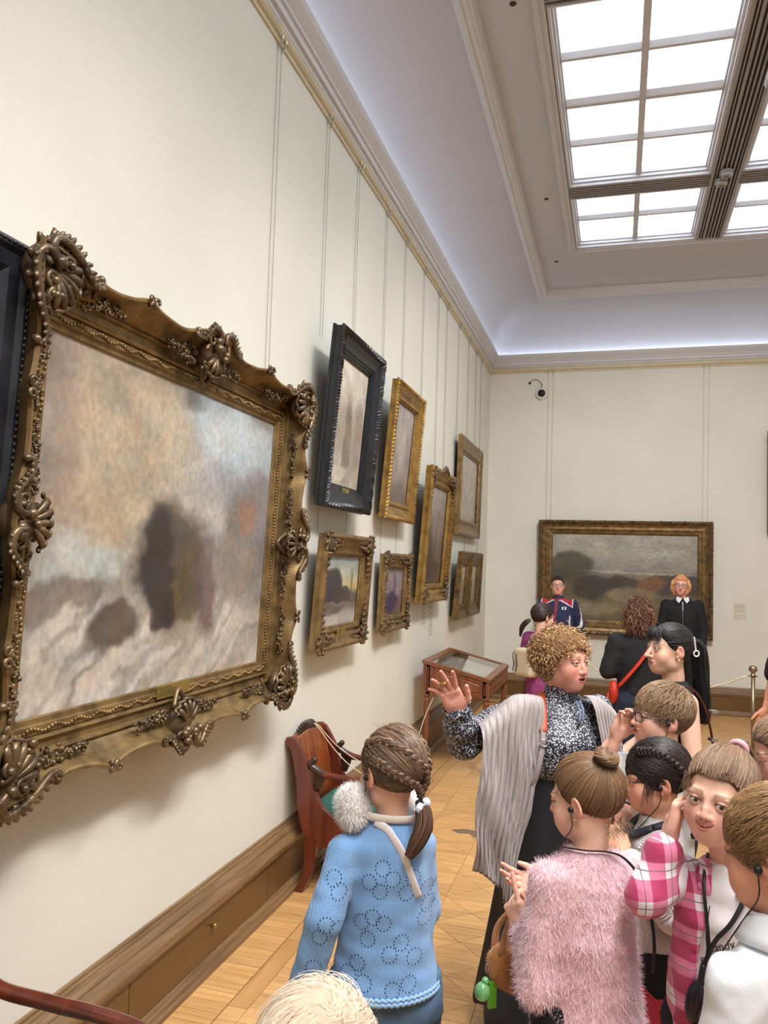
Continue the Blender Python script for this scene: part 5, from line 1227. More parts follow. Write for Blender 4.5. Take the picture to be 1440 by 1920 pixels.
# ------------------------------------------------------------------ hand
def hand_d(P, sc=1.0, curl=((0.1, 0.15, 0.1),) * 4, spread=(0.2, 0.06, -0.08, -0.24), thumb=((0.75, 0.62, -0.15), (0.45, 0.85, -0.2)), r=1.0):
    """local: origin wrist, y to the fingertips, x to the thumb, -z palm side"""
    P = P / sc
    d = s_box(P, (0.002, 0.048, 0), (0.030, 0.034, 0.004), 0.0095)
    d = smin(d, s_ell(P, (0.022, 0.032, -0.010), (0.018, 0.028, 0.012)), 0.012); d = smin(d, s_ell(P, (-0.024, 0.04, -0.008), (0.014, 0.032, 0.011)), 0.012)
    d = smin(d, s_chain(P, [(0, -0.05, 0), (0, 0.0, 0), (0.001, 0.03, 0)], [0.027, 0.0245, 0.024], 0.01), 0.016)
    bx = (0.028, 0.0095, -0.0095, -0.0275); by = (0.087, 0.091, 0.088, 0.080); L = ((0.040, 0.025, 0.021), (0.044, 0.029, 0.022), (0.041, 0.027, 0.022), (0.032, 0.020, 0.019)); rr = (0.0088, 0.0090, 0.0085, 0.0075)
    for i in range(4):
        p = A_(bx[i], by[i], 0); dirx = A_(math.sin(spread[i]), math.cos(spread[i]), 0); a = 0.0; pts = [p]; rad = [rr[i] * r * 1.05]
        for k in range(3):
            a += curl[i][k]; p = p + L[i][k] * (dirx * math.cos(a) + A_(0, 0, -1) * math.sin(a)); pts.append(p); rad.append(rr[i] * r * (0.96, 0.88, 0.74)[k])
        d = smin(d, s_chain(P, pts, rad, 0.003), 0.006)
    p = A_(0.026, 0.022, -0.006); t0 = A_(*thumb[0]); t0 /= np.linalg.norm(t0); t1 = A_(*thumb[1]); t1 /= np.linalg.norm(t1)
    d = smin(d, s_chain(P, [p, p + t0 * 0.036, p + t0 * 0.036 + t1 * 0.030, p + t0 * 0.036 + t1 * 0.054], [0.013, 0.0108, 0.0098, 0.0078], 0.004), 0.010)
    return d * sc

# ------------------------------------------------------------------ person
def hair_bound(z):      # hair grows where y < this
    return np.interp(z, [-0.075, -0.045, -0.015, 0.012, 0.035, 0.058, 0.072], [-0.055, -0.035, -0.012, 0.030, 0.046, 0.062, 0.3])
class Person:
    def __init__(s, label, loc, yaw, height, child=False, fat=1.0, skin=(226, 178, 152), h_body=0.018):
        s.root = thing('person', label, 'person', (loc[0], loc[1], 0), (0, 0, math.radians(yaw))); s.H = height; s.child = child; s.fat = fat; s.skin = skin; s.hb = h_body
        s.V = []; s.F = []; s.C = []; s.n = 0; s.heads = []
        H = height; k = 1.0 if not child else 0.96
        s.j = dict(sh=(0.104 * H * k, 0.0, 0.775 * H if child else 0.79 * H), hip=(0.055 * H, 0, 0.52 * H), knee=(0.06 * H, 0.01 * H, 0.285 * H), ank=(0.06 * H, -0.01 * H, 0.045 * H))
        s.arm = {}
    def add(s, V, F, C):
        s.V.append(V); s.F.append(F + s.n); s.C.append(C); s.n += len(V)
    def skincol(s, V):
        sk = np.array(lin(tuple(c / 255. for c in s.skin))); return np.tile(sk, (len(V), 1)) * (1 + 0.08 * (vnoise(V * 50 + 3) - 0.5))[:, None]
    def set_arm(s, side, elbow, wrist, shoulder=None):
        """side +1 right, -1 left (x)"""
        sh = shoulder if shoulder is not None else (side * s.j['sh'][0], s.j['sh'][1], s.j['sh'][2])
        s.arm[side] = (A_(*sh), A_(*elbow), A_(*wrist))
    def torso_tab(s, infl=0.0, hips=1.0, bust=0.0):
        H, f = s.H, s.fat; i = infl
        ch = s.child
        return [(0.47 * H, 0.088 * H * f * hips + i, 0.062 * H * f + i, 0, 0), (0.53 * H, 0.092 * H * f * hips + i, 0.066 * H * f + i, 0, 0), (0.61 * H, 0.080 * H * f + i, 0.056 * H * f + i, 0, 0), (0.70 * H, 0.088 * H * f + i, (0.062 + bust) * H * f + i, 0, bust * H * 0.5), (0.745 * H, 0.092 * H * f + i, 0.060 * H * f + i, 0, bust * 0.2 * H), (0.78 * H, 0.080 * H + i, 0.052 * H + i, 0, -0.004 * H), (0.805 * H, 0.052 * H + i, 0.042 * H + i, 0, -0.007 * H), (0.83 * H, 0.037 * H + i, 0.035 * H + i, 0, -0.008 * H)]
    def body_d(s, P):
        H = s.H; f = s.fat; d = s_sect(P, s.torso_tab(-0.016)); j = s.j
        for sd in (-1, 1):
            hip, kn, an = [A_(sd * q[0], q[1], q[2]) for q in (j['hip'], j['knee'], j['ank'])]
            d = smin(d, s_chain(P, [hip, kn, an], [0.050 * H * f, 0.031 * H, 0.020 * H], 0.02), 0.03)
            d = smin(d, s_chain(P, [an + A_(0, -0.012 * H, -0.02 * H), an + A_(0, 0.05 * H, -0.027 * H), an + A_(0, 0.09 * H, -0.032 * H)], [0.022 * H, 0.022 * H, 0.016 * H], 0.01), 0.015)
            if sd in s.arm:
                a, b, c = s.arm[sd]; d = smin(d, s_chain(P, [a, b], [0.022 * H * f, 0.0215 * H], 0.01), 0.015); d = smin(d, s_chain(P, [b, (b + c) / 2, c], [0.0225 * H, 0.0195 * H, 0.0150 * H], 0.01), 0.012)
        return d
    def body(s):
        H = s.H; pts = [A_(-0.14 * H, -0.1 * H, 0.0), A_(0.14 * H, 0.14 * H, 0.86 * H)]
        for a in s.arm.values(): pts += [q - 0.06 for q in a] + [q + 0.06 for q in a]
        pts = np.array(pts); V, F = sdf_mesh(s.body_d, pts.min(0) - 0.02, pts.max(0) + 0.02, s.hb); s.add(V, F, s.skincol(V))
    def head(s, pos, yaw, pitch=0, roll=0, scale=1.0, h=0.003, iris=(90, 70, 50), gaze=(0, 1, 0), **kw):
        """pos: eye-level centre of the head in the person's frame; yaw relative to the body"""
        M = HM(pos, yaw, pitch, roll); A = np.array(M); Rr = A[:3, :3]
        nb = A_(0, -0.008 * s.H, 0.80 * s.H); nt = ((nb - A_(*pos)) @ Rr) / scale
        kw.setdefault('neck_r', 0.041 if s.child else 0.046); hd = Head(scale=scale, child=s.child, neck_to=nt, skin=s.skin, **kw); V, F, C = hd.mesh(h)
        s.add((V * scale) @ Rr.T + A_(*pos), F, C)
        M2 = M @ Matrix.Scale(scale, 4); s.hd = hd; s.HMx = M2; s.hscale = scale
        for sx in (-1, 1):
            V, f, C = eye_mesh(iris, gaze); e = MB(); e.add(V + EYE * A_(sx, 1, 1), f); e.usec = True; e.c = [C]; e.xform(M2); e.build('eye', M_EYE, s.root, True)
        return hd
    def hand(s, side, pos, ydir, palm, sc=1.0, h=0.0025, **kw):
        """palm: direction the palm faces; thumb side follows from side"""
        y = A_(*ydir); y /= np.linalg.norm(y); z = -A_(*palm); z -= (z @ y) * y; z /= np.linalg.norm(z); x = np.cross(y, z)
        # right hand with palm -z: the thumb points to -x for a right hand (x = y cross z), so mirror
        if side > 0: x = -x
        R3 = np.stack([x, y, z], 1)
        V, F = sdf_mesh(lambda P: hand_d(P, sc, **kw), A_(-0.11, -0.07, -0.12) * sc, A_(0.13, 0.20, 0.05) * sc, h)
        if side > 0: F = F[:, ::-1]
        C = s.skincol(V); tipm = np.clip((V[:, 1] / sc - 0.10) / 0.08, 0, 1)[:, None] * 0.25; pk = np.array(rgb(214, 130, 112)); C = C * (1 - tipm - 0.12) + pk * (tipm + 0.12)
        s.add(V @ R3.T + A_(*pos), F, C)
    def finish(s):
        V = np.concatenate(s.V); F = np.concatenate(s.F); C = np.concatenate(s.C); s.bodyobj = put('body', arr_mesh('body', V, F, C), M_SKIN, s.root); return s.root
    # clothes ------------------------------------------------------
    def garment(s, name, fn, mat, lo, hi, h=0.008, color=None, label=None, smooth_it=1, kind=None):
        V, F = sdf_mesh(fn, lo, hi, h); V = relax(V, F, smooth_it, 0.5) if smooth_it else V
        C = None if color is None else color(V, vnormals(V, F))
        o = put(name, arr_mesh(name, V, F, C), mat, s.root, label=label); s.last = (V, F); return o
    def sleeve(s, P, side, infl, cuff=1.0, k=0.02, r0=None, r1=None, r2=None, start=0.0):
        a, b, c = s.arm[side]; H = s.H; c2 = b + (c - b) * cuff; a2 = a + (b - a) * start
        return s_chain(P, [a2, b, c2], [r0 or 0.030 * H * s.fat + infl, r1 or 0.0245 * H + infl, r2 or 0.019 * H + infl], k)
    def bounds(s, z0, z1, pad=0.08):
        pts = [A_(-0.14 * s.H, -0.12 * s.H, z0), A_(0.14 * s.H, 0.14 * s.H, z1)]
        for a in s.arm.values(): pts += [q - pad for q in a] + [q + pad for q in a]
        pts = np.array(pts); return pts.min(0), pts.max(0)
    def trousers(s, mat, infl=0.012, name='trousers', zlo=0.02, flare=0.0, h=0.012, top=0.60, label=None, color=None, hips=1.0):
        H = s.H; j = s.j
        def fn(P):
            d = s_sect(P, [(0.46 * H, 0.086 * H * s.fat * hips + infl, 0.062 * H * s.fat + infl, 0, 0), (0.52 * H, 0.092 * H * s.fat * hips + infl, 0.066 * H * s.fat + infl, 0, 0), (top * H, 0.080 * H * s.fat + infl, 0.056 * H * s.fat + infl, 0, 0)])
            for sd in (-1, 1):
                hip, kn, an = [A_(sd * q[0], q[1], q[2]) for q in (j['hip'], j['knee'], j['ank'])]
                d = smin(d, s_chain(P, [hip, kn, an - A_(0, 0, 0.02 * H)], [0.052 * H * s.fat + infl, 0.034 * H + infl, 0.027 * H + infl + flare], 0.02), 0.03)
            d = np.maximum(d, zlo - P[:, 2]); return d + 0.014 * noise3(P, 12, (1, 1, 2.4)) + 0.005 * noise3(P, 34, (1, 1, 2))
        return s.garment(name, fn, mat, (-0.17 * H, -0.12 * H, zlo - 0.03), (0.17 * H, 0.14 * H, top * H + 0.02), h, label=label, color=color)
    def shoes(s, mat, h=0.009):
        H = s.H
        for sd in (-1, 1):
            an = A_(sd * s.j['ank'][0], s.j['ank'][1], s.j['ank'][2])
            def fn(P):
                d = s_chain(P, [an + A_(0, -0.02 * H, -0.012 * H), an + A_(0, 0.05 * H, -0.018 * H), an + A_(0, 0.095 * H, -0.024 * H)], [0.028 * H, 0.027 * H, 0.021 * H], 0.015)
                return np.maximum(smin(d, s_cap(P, an, an + A_(0, 0, 0.02 * H), 0.026 * H, 0.026 * H), 0.01), 0.002 - P[:, 2])
            V, F = sdf_mesh(fn, an + A_(-0.06 * H, -0.08 * H, -0.06 * H), an + A_(0.06 * H, 0.14 * H, 0.06 * H), h); put('shoe', arr_mesh('shoe', V, F), mat, s.root)
    # hair -----------------------------------------------------------
    def hair_cap(s, th=0.008, h=0.004, col=(90, 66, 50), bound=hair_bound, zmin=-0.062, extra=None, name='hair', lump=0.003):
        hd = s.hd; A = np.array(s.HMx); base = np.array(lin(tuple(c / 255. for c in col)))
        def fn(P):
            d = s_ell(P, hd.cc, hd.cr + th); m = np.maximum((P[:, 1] - bound(P[:, 2])) * 0.8, zmin - P[:, 2])
            d = smax(d, m, 0.006)
            if extra: d = extra(P, d)
            return d + lump * noise3(P, 55)
        V, F = sdf_mesh(fn, A_(-0.13, -0.17, -0.2), A_(0.13, 0.14, 0.16), h / s.hscale)
        C = base * (0.9 + 0.4 * vnoise(V * A_(60, 60, 25)))[:, None]
        return put(name, arr_mesh(name, V @ A[:3, :3].T + A[:3, 3], F, C), M_HAIRC, s.root)
    def hair_paths(s, paths, r0=0.0016, r1=0.0006, col=(90, 66, 50), var=0.35, name='hair_strands', tipcol=None, rng=None, sides=3, flatback=True):
        """paths (S,n,3) in head local metres"""
        rng = rng or RNG; A = np.array(s.HMx); S, n, _ = paths.shape; W = paths @ A[:3, :3].T + A[:3, 3]
        base = np.array(lin(tuple(c / 255. for c in col))); v = np.exp(rng.normal(0, var, (S, 1))); C = base[None] * v
        if tipcol is not None:
            tc = np.array(lin(tuple(c / 255. for c in tipcol))) * v[:, :, None] if False else np.array(lin(tuple(c / 255. for c in tipcol)))[None] * v
            t = np.linspace(0, 1, n)[None, :, None]; C = C[:, None, :] * (1 - t) + tc[:, None, :] * t
        prof = np.concatenate([np.linspace(r0 * 0.7, r0, max(2, n // 3)), np.linspace(r0, r1, n - max(2, n // 3))])
        rad = np.tile(prof, (S, 1)) * rng.uniform(0.7, 1.3, (S, 1)) * s.hscale
        hc = A[:3, 3] + A[:3, :3] @ A_(0, -0.016, 0.02); ou = W - hc; ou /= np.linalg.norm(ou, axis=2, keepdims=True)
        V, F, CC = strands_mesh(W, rad, C, sides, ou if (flatback and sides == 3) else None); return put(name, arr_mesh(name, V, F, CC), M_HAIR, s.root, kind='stuff')
def sph_dirs(n, rng): 
    u = rng.normal(size=(n, 3)); return u / np.linalg.norm(u, axis=1)[:, None]
def roots(hd, n, rng, th=0.006, bound=hair_bound, zmin=-0.06):
    """random root directions on the hairy part of the skull"""
    out = []
    while sum(len(o) for o in out) < n:
        u = sph_dirs(n * 2, rng); p = hd.cc + u * (hd.cr + th); ok = (p[:, 1] < bound(p[:, 2])) & (p[:, 2] > zmin); out.append(u[ok])
    return np.concatenate(out)[:n]
def pull_paths(hd, u0, target, rng, n=7, th=0.007, lift=0.004, over=0.02):
    """strands lying on the skull, combed from root direction u0 to target direction"""
    t = np.array(target, float); t /= np.linalg.norm(t); S = len(u0); f = np.linspace(0, 1, n)
    om = np.arccos(np.clip(u0 @ t, -0.999, 0.999)); so = np.sin(om)
    U = (np.sin((1 - f)[None, :] * om[:, None]) / so[:, None])[..., None] * u0[:, None, :] + (np.sin(f[None, :] * om[:, None]) / so[:, None])[..., None] * t[None, None, :]
    lf = th + lift * rng.random((S, 1)) * np.sin(math.pi * f)[None, :] + 0.002 * rng.random((S, 1)) + over * 0 * f[None, :]
    return hd.cc + U * (hd.cr[None, None, :] + lf[..., None])
def comb_paths(hd, u0, field, rng, n=8, step=0.012, th=0.006, lift=0.0, jit=0.15, drop=0.0):
    """strands stepped along a tangent field; lift raises the tips off the skull, drop lets them fall"""
    p = hd.cc + u0 * (hd.cr + th); out = [p]; S = len(u0); jn = rng.normal(0, jit, (S, 3))
    for k in range(n - 1):
        u = (p - hd.cc) / (hd.cr + th); nn = u / (hd.cr + th); nn /= np.linalg.norm(nn, axis=1)[:, None]
        t = field(p) + jn; t = t - (t * nn).sum(1)[:, None] * nn; t /= np.linalg.norm(t, axis=1)[:, None] + 1e-9
        p = p + t * step
        u = (p - hd.cc) / (hd.cr + th); r = np.linalg.norm(u, axis=1)[:, None]; inside = r < 1.0
        q = hd.cc + u / r * (hd.cr + th) ; lifted = q + nn * lift * (k + 1)
        p = lifted if drop == 0 else np.where(inside, q, p) + nn * lift + A_(0, 0, -drop)
        out.append(p)
    return np.stack(out, 1)
# ------------------------------------------------------------------ cloth materials
def attrmat(name, build, rough=0.8, sheen=0.2):
    """material driven by the garment's own cloth coordinates (attribute 'pc')"""
    m, nt, b = newmat(name); a = N(nt, 'ShaderNodeAttribute', attribute_name='pc'); b.inputs['Roughness'].default_value = rough; b.inputs['Sheen Weight'].default_value = sheen
    build(nt, b, a.outputs['Vector']); return m
def knit(name, col, period=0.006, strength=0.5, var=0.08, axis='Z', rough=0.85, p2=None):
    def bld(nt, b, vec):
        L = nt.links.new; sx = N(nt, 'ShaderNodeSeparateXYZ'); L(vec, sx.inputs[0])
        def wave(o, per):
            mu = N(nt, 'ShaderNodeMath', operation='MULTIPLY'); L(o, mu.inputs[0]); mu.inputs[1].default_value = 2 * math.pi / per; si = N(nt, 'ShaderNodeMath', operation='SINE'); L(mu.outputs[0], si.inputs[0]); return si.outputs[0]
        w1 = wave(sx.outputs['X'], period); w2 = wave(sx.outputs['Y'], p2 or period * 0.8)
        ad = N(nt, 'ShaderNodeMath', operation='MULTIPLY_ADD'); L(w2, ad.inputs[0]); ad.inputs[1].default_value = 0.5 if p2 is None else 0.1; L(w1, ad.inputs[2])
        no = N(nt, 'ShaderNodeTexNoise'); no.inputs['Scale'].default_value = 25; L(vec, no.inputs['Vector'])
        mx = N(nt, 'ShaderNodeMix', data_type='RGBA'); mx.inputs['A'].default_value = (*col, 1); mx.inputs['B'].default_value = (*[c * (1 - var * 2.5) for c in col], 1)
        mr = N(nt, 'ShaderNodeMapRange'); mr.inputs[1].default_value = -1.2; mr.inputs[2].default_value = 1.5; mr.inputs[3].default_value = 1; mr.inputs[4].default_value = 0; L(ad.outputs[0], mr.inputs[0])
        av = N(nt, 'ShaderNodeMath', operation='MULTIPLY_ADD'); L(no.outputs[0], av.inputs[0]); av.inputs[1].default_value = 0.4; mm = N(nt, 'ShaderNodeMath', operation='MULTIPLY'); L(mr.outputs[0], mm.inputs[0]); mm.inputs[1].default_value = 0.6; L(mm.outputs[0], av.inputs[2]); L(av.outputs[0], mx.inputs['Factor']); L(mx.outputs['Result'], b.inputs['Base Color'])
        bp = N(nt, 'ShaderNodeBump'); bp.inputs['Strength'].default_value = strength; bp.inputs['Distance'].default_value = 0.002; L(ad.outputs[0], bp.inputs['Height']); L(bp.outputs[0], b.inputs['Normal'])
    return attrmat(name, bld, rough)
def plaidmat(name):
    def bld(nt, b, vec):
        L = nt.links.new; sx = N(nt, 'ShaderNodeSeparateXYZ'); L(vec, sx.inputs[0])
        def band(o, per, lo, hi):
            f = N(nt, 'ShaderNodeMath', operation='WRAP'); L(o, f.inputs[0]); f.inputs[1].default_value = per; f.inputs[2].default_value = 0.0
            a = N(nt, 'ShaderNodeMath', operation='GREATER_THAN'); L(f.outputs[0], a.inputs[0]); a.inputs[1].default_value = lo
            c = N(nt, 'ShaderNodeMath', operation='LESS_THAN'); L(f.outputs[0], c.inputs[0]); c.inputs[1].default_value = hi
            m = N(nt, 'ShaderNodeMath', operation='MULTIPLY'); L(a.outputs[0], m.inputs[0]); L(c.outputs[0], m.inputs[1]); return m.outputs[0]
        P = 0.075; bx = band(sx.outputs['X'], P, 0.0, P * 0.55); by = band(sx.outputs['Y'], P, 0.0, P * 0.55)
        ad = N(nt, 'ShaderNodeMath', operation='ADD'); L(bx, ad.inputs[0]); L(by, ad.inputs[1])
        cr = N(nt, 'ShaderNodeValToRGB'); hv = N(nt, 'ShaderNodeMath', operation='MULTIPLY'); L(ad.outputs[0], hv.inputs[0]); hv.inputs[1].default_value = 0.5; L(hv.outputs[0], cr.inputs[0]); cr.color_ramp.interpolation = 'CONSTANT'
        e = cr.color_ramp.elements; e[0].color = (*rgb(226, 216, 218), 1); e[1].position = 0.75; e[1].color = (*rgb(168, 44, 88), 1); n_ = cr.color_ramp.elements.new(0.25); n_.color = (*rgb(206, 112, 142), 1)
        l1 = band(sx.outputs['X'], P, P * 0.76, P * 0.79); l2 = band(sx.outputs['Y'], P, P * 0.76, P * 0.79); mxl = N(nt, 'ShaderNodeMath', operation='MAXIMUM'); L(l1, mxl.inputs[0]); L(l2, mxl.inputs[1])
        mx = N(nt, 'ShaderNodeMix', data_type='RGBA'); L(mxl.outputs[0], mx.inputs['Factor']); L(cr.outputs[0], mx.inputs['A']); mx.inputs['B'].default_value = (*rgb(120, 96, 110), 1); L(mx.outputs['Result'], b.inputs['Base Color'])
    return attrmat(name, bld, 0.8)
def floralmat(name):
    m, nt, b = newmat(name); L = nt.links.new; tc = N(nt, 'ShaderNodeTexCoord')
    def vor(sc, th, f='F1', off=(0, 0, 0)):
        mp = N(nt, 'ShaderNodeMapping'); mp.inputs['Location'].default_value = off; L(tc.outputs['Object'], mp.inputs[0])
        v = N(nt, 'ShaderNodeTexVoronoi'); v.inputs['Scale'].default_value = sc; L(mp.outputs[0], v.inputs['Vector'])
        lt = N(nt, 'ShaderNodeMath', operation='LESS_THAN'); L(v.outputs['Distance'], lt.inputs[0]); lt.inputs[1].default_value = th; return lt.outputs[0]
    a = vor(105, 0.36); c = vor(170, 0.30, off=(3, 1, 2)); mxx = N(nt, 'ShaderNodeMath', operation='MAXIMUM'); L(a, mxx.inputs[0]); L(c, mxx.inputs[1])
    no = N(nt, 'ShaderNodeTexNoise'); no.inputs['Scale'].default_value = 300; L(tc.outputs['Object'], no.inputs['Vector']); gt = N(nt, 'ShaderNodeMath', operation='GREATER_THAN'); L(no.outputs[0], gt.inputs[0]); gt.inputs[1].default_value = 0.40
    mu = N(nt, 'ShaderNodeMath', operation='MULTIPLY'); L(mxx.outputs[0], mu.inputs[0]); L(gt.outputs[0], mu.inputs[1])
    mx = N(nt, 'ShaderNodeMix', data_type='RGBA'); L(mu.outputs[0], mx.inputs['Factor']); mx.inputs['A'].default_value = (*rgb(26, 28, 44), 1); mx.inputs['B'].default_value = (*rgb(205, 208, 216), 1)
    L(mx.outputs['Result'], b.inputs['Base Color']); b.inputs['Roughness'].default_value = 0.55
    return m
M_BLUEK = knit('blue_knit', rgb(128, 172, 222), 0.0045, 0.45)
M_BLUEK2 = knit('pale_blue_knit', rgb(150, 190, 230), 0.004, 0.6)
M_DENIM = pmat('denim', rgb(98, 128, 162), 0.85, var=0.55, scale=9, bump=0.4, bscale=500, detail=6)
M_DENIMD = pmat('dark_denim', rgb(34, 44, 66), 0.85, var=0.4, scale=8, bump=0.3, bscale=300)
M_FLORAL = floralmat('floral_print')
M_SKIRT = pmat('black_skirt', rgb(17, 18, 24), 0.75, var=0.2, scale=6)
M_SHAWL = pmat('crinkled_shawl', rgb(176, 166, 164), 0.8, var=0.22, scale=14, stretch=(1, 1, 0.25), bump=0.3, bscale=120)
M_PINK = pmat('pink_fluff', rgb(226, 188, 196), 0.95, var=0.1, scale=30, sheen=0.5)
M_PINKF = vmat('pink_fibre', 0.8)
M_BLACKC = pmat('black_cloth', rgb(20, 20, 25), 0.85, var=0.2, scale=12)
M_NAVYC = pmat('navy_cloth', rgb(22, 26, 42), 0.85, var=0.2, scale=12)
M_WHITEC = pmat('white_cotton', rgb(226, 228, 232), 0.8, var=0.05, scale=12, bump=0.1, bscale=300)
M_RIB = knit('white_rib', rgb(228, 222, 220), 0.006, 0.8, p2=1.0)
M_PLAID = plaidmat('pink_plaid')
M_TEE = pmat('print_tee', rgb(222, 214, 214), 0.85, var=0.05, scale=14)
M_CORD = pmat('black_cord', rgb(20, 18, 20), 0.5)
M_LEATHER = pmat('black_leather', rgb(24, 22, 22), 0.45)
M_TAN = pmat('tan_plush', rgb(166, 108, 52), 0.95, var=0.25, scale=14, sheen=0.6, bump=0.3, bscale=180)
M_CLOTHV = vmat('dyed_cloth', 0.8, sheen=0.1)
M_REDB = pmat('red_leather', rgb(196, 52, 34), 0.45, var=0.1)
M_GREYCL = pmat('grey_cotton', rgb(206, 204, 200), 0.85, var=0.06, scale=12)
def setpc(o, V, fn):
    at = o.data.attributes.new('pc', 'FLOAT_VECTOR', 'POINT'); at.data.foreach_set('vector', fn(V).astype(np.float32).ravel())
def pc_std(p, cz=0.9, rt=0.11, ra=0.045):
    """cloth coordinates: round the trunk, or across and along each sleeve, blended where they meet"""
    def f(V):
        ang = np.arctan2(V[:, 0], V[:, 1]); cand = [np.stack([ang * rt + 5, V[:, 2] + 5], 1)]; dist = [np.sqrt(V[:, 0] ** 2 + V[:, 1] ** 2) - rt * 0.85]
        for sd, (a, b, c) in p.arm.items():
            for (s, e, o) in ((a, b, 0.0), (b, c, np.linalg.norm(b - a))):
                ax = e - s; L = np.linalg.norm(ax); ax = ax / L; q = V - s; t = np.clip(q @ ax, 0, L); r = q - t[:, None] * ax
                n1 = np.cross(ax, A_(0, 1, 0)); n1 /= np.linalg.norm(n1); cand.append(np.stack([r @ n1 + 5, 5 - (o + q @ ax)], 1)); dist.append(np.linalg.norm(r, axis=1) - ra)
        D = np.stack(dist, 1); w = np.exp(-(D - D.min(1, keepdims=True)) / 0.008); w /= w.sum(1, keepdims=True)
        out = (np.stack(cand, 1) * w[..., None]).sum(1); return np.concatenate([out, np.zeros((len(V), 1))], 1)
    return f
def ptube(p, name, pts, r, mat, n=24, seg=7, flat=1.0, up=None, label=None):
    return MB().tube(spline(pts, n), r, seg, True, None, flat, up).build(name, mat, p.root, True, label)
def hl(p, q):           # head-local to person frame
    return tuple(p.HMx @ Vector(q))
def wr(P, amp=0.006, f=14, st=(1, 1, 2.2)): return amp * noise3(P, f, st) * 2
def tail_paths(pts, rad, S, n, rng, wav=0.0):
    C = spline(pts, n); T, N1, N2 = frames_along(C); R_ = np.interp(np.linspace(0, 1, n), np.linspace(0, 1, len(rad)), rad)
    a = rng.uniform(0, 6.283, S); q = np.sqrt(rng.random(S)); tw = rng.normal(0, 0.25, (S, 1)) * np.linspace(0, 1, n)
    off = (q[:, None] * R_[None, :])[..., None] * (np.cos(a[:, None] + tw)[..., None] * N1[None] + np.sin(a[:, None] + tw)[..., None] * N2[None])
    P = C[None] + off
    if wav: P = P + wav * np.sin(np.linspace(0, 9, n)[None, :, None] + rng.uniform(0, 6, (S, 1, 1))) * rng.normal(size=(S, 1, 3)) * np.linspace(0.2, 1, n)[None, :, None]
    return P
def braid(p, name, pts, amp, r, turns, col, n=70, taper=0.6, fine=7):
    """three-strand plait in head-local metres; each strand is a bundle of fine locks"""
    C = spline(pts, n); T, N1, N2 = frames_along(C, up=A_(0, 0, 1)); k = np.linspace(0, 2 * math.pi * turns, n); tp = np.linspace(1, taper, n); rng = np.random.default_rng(3); out = []
    for ph in range(3):
        q = k + ph * 2 * math.pi / 3; ctr = C + (amp * tp * np.sin(q))[:, None] * N1 + (amp * 0.55 * tp * np.sin(2 * q))[:, None] * N2
        for i in range(fine):
            a = 6.283 * i / fine; out.append(ctr + (r * 0.62 * tp)[:, None] * (math.cos(a) * N1 + math.sin(a) * N2))
    return p.hair_paths(np.array(out), r * 0.52, r * 0.45, col, 0.22, name, rng=rng, sides=4)
def surf_hits(V, F, org, d):
    bv = BVHTree.FromPolygons([tuple(v) for v in V], [tuple(f) for f in F]); out = []
    for o in org:
        h = bv.ray_cast(Vector(o), Vector(d)); out.append((h[0], h[1]) if h[0] is not None else None)
    return out
def fuzz(p, name, V, F, n, L, mat, col, rng, grav=0.3, w=0.0005, var=0.15):
    i = rng.integers(0, len(F), n); w4 = rng.dirichlet((1, 1, 1, 1), n); Q = (V[F[i]] * w4[..., None]).sum(1); Nn = vnormals(V, F); nn = (Nn[F[i]] * w4[..., None]).sum(1)
    d = nn * 0.7 + rng.normal(0, 0.45, (n, 3)) + A_(0, 0, -grav); d /= np.linalg.norm(d, axis=1)[:, None]; l = L * rng.uniform(0.5, 1.3, n)[:, None]
    c = d + rng.normal(0, 0.5, (n, 3)); c /= np.linalg.norm(c, axis=1)[:, None]
    P = np.stack([Q, Q + d * l * 0.5, Q + d * l * 0.5 + (d * 0.5 + c * 0.5) * l * 0.5], 1); rad = np.tile(A_(w, w * 0.8, w * 0.25), (n, 1))
    base = np.array(lin(tuple(q / 255. for q in col))); C = base * np.exp(rng.normal(0, var, (n, 1)))
    VV, FF, CC = strands_mesh(P, rad * 0.95, C, 2); return put(name, arr_mesh(name, VV, FF, CC), mat, p.root, kind='stuff')
def earbud(p, sx, to, cord=True):
    MB().ell((0, 0, 0), (0.008, 0.008, 0.008), 10, 7).xform(Matrix.Translation(hl(p, (sx * 0.083, 0.004, -0.010)))).build('earbud', M_CORD, p.root, True)
    if cord: ptube(p, 'earbud_cord', [hl(p, (sx * 0.085, 0.004, -0.014)), hl(p, (sx * 0.080, 0.01, -0.06))] + to, 0.0014, M_CORD, 20, 5)
def loft(rows, name, mat, parent, thick=0.004, smooth=True, label=None):
    """cloth sheet through rows of points, given thickness along its normals"""
    R_ = np.array(rows, float); n, m, _ = R_.shape; du = np.gradient(R_, axis=1); dv = np.gradient(R_, axis=0); Nn = np.cross(du, dv); Nn /= np.linalg.norm(Nn, axis=2, keepdims=True) + 1e-9
    Aa = (R_ + Nn * thick / 2).reshape(-1, 3); Bb = (R_ - Nn * thick / 2).reshape(-1, 3); o = n * m; F = []
    for i in range(n - 1):
        for j in range(m - 1):
            a = i * m + j; F.append((a, a + 1, a + m + 1, a + m)); F.append((o + a, o + a + m, o + a + m + 1, o + a + 1))
    for i in range(n - 1):
        for j in (0, m - 1): a = i * m + j; F.append((a, a + m, o + a + m, o + a))
    for j in range(m - 1):
        for i in (0, n - 1): a = i * m + j; F.append((a, a + 1, o + a + 1, o + a))
    return MB().add(np.concatenate([Aa, Bb]), F).build(name, mat, parent, smooth, label)

# ================================================================== people
rng = np.random.default_rng(11)
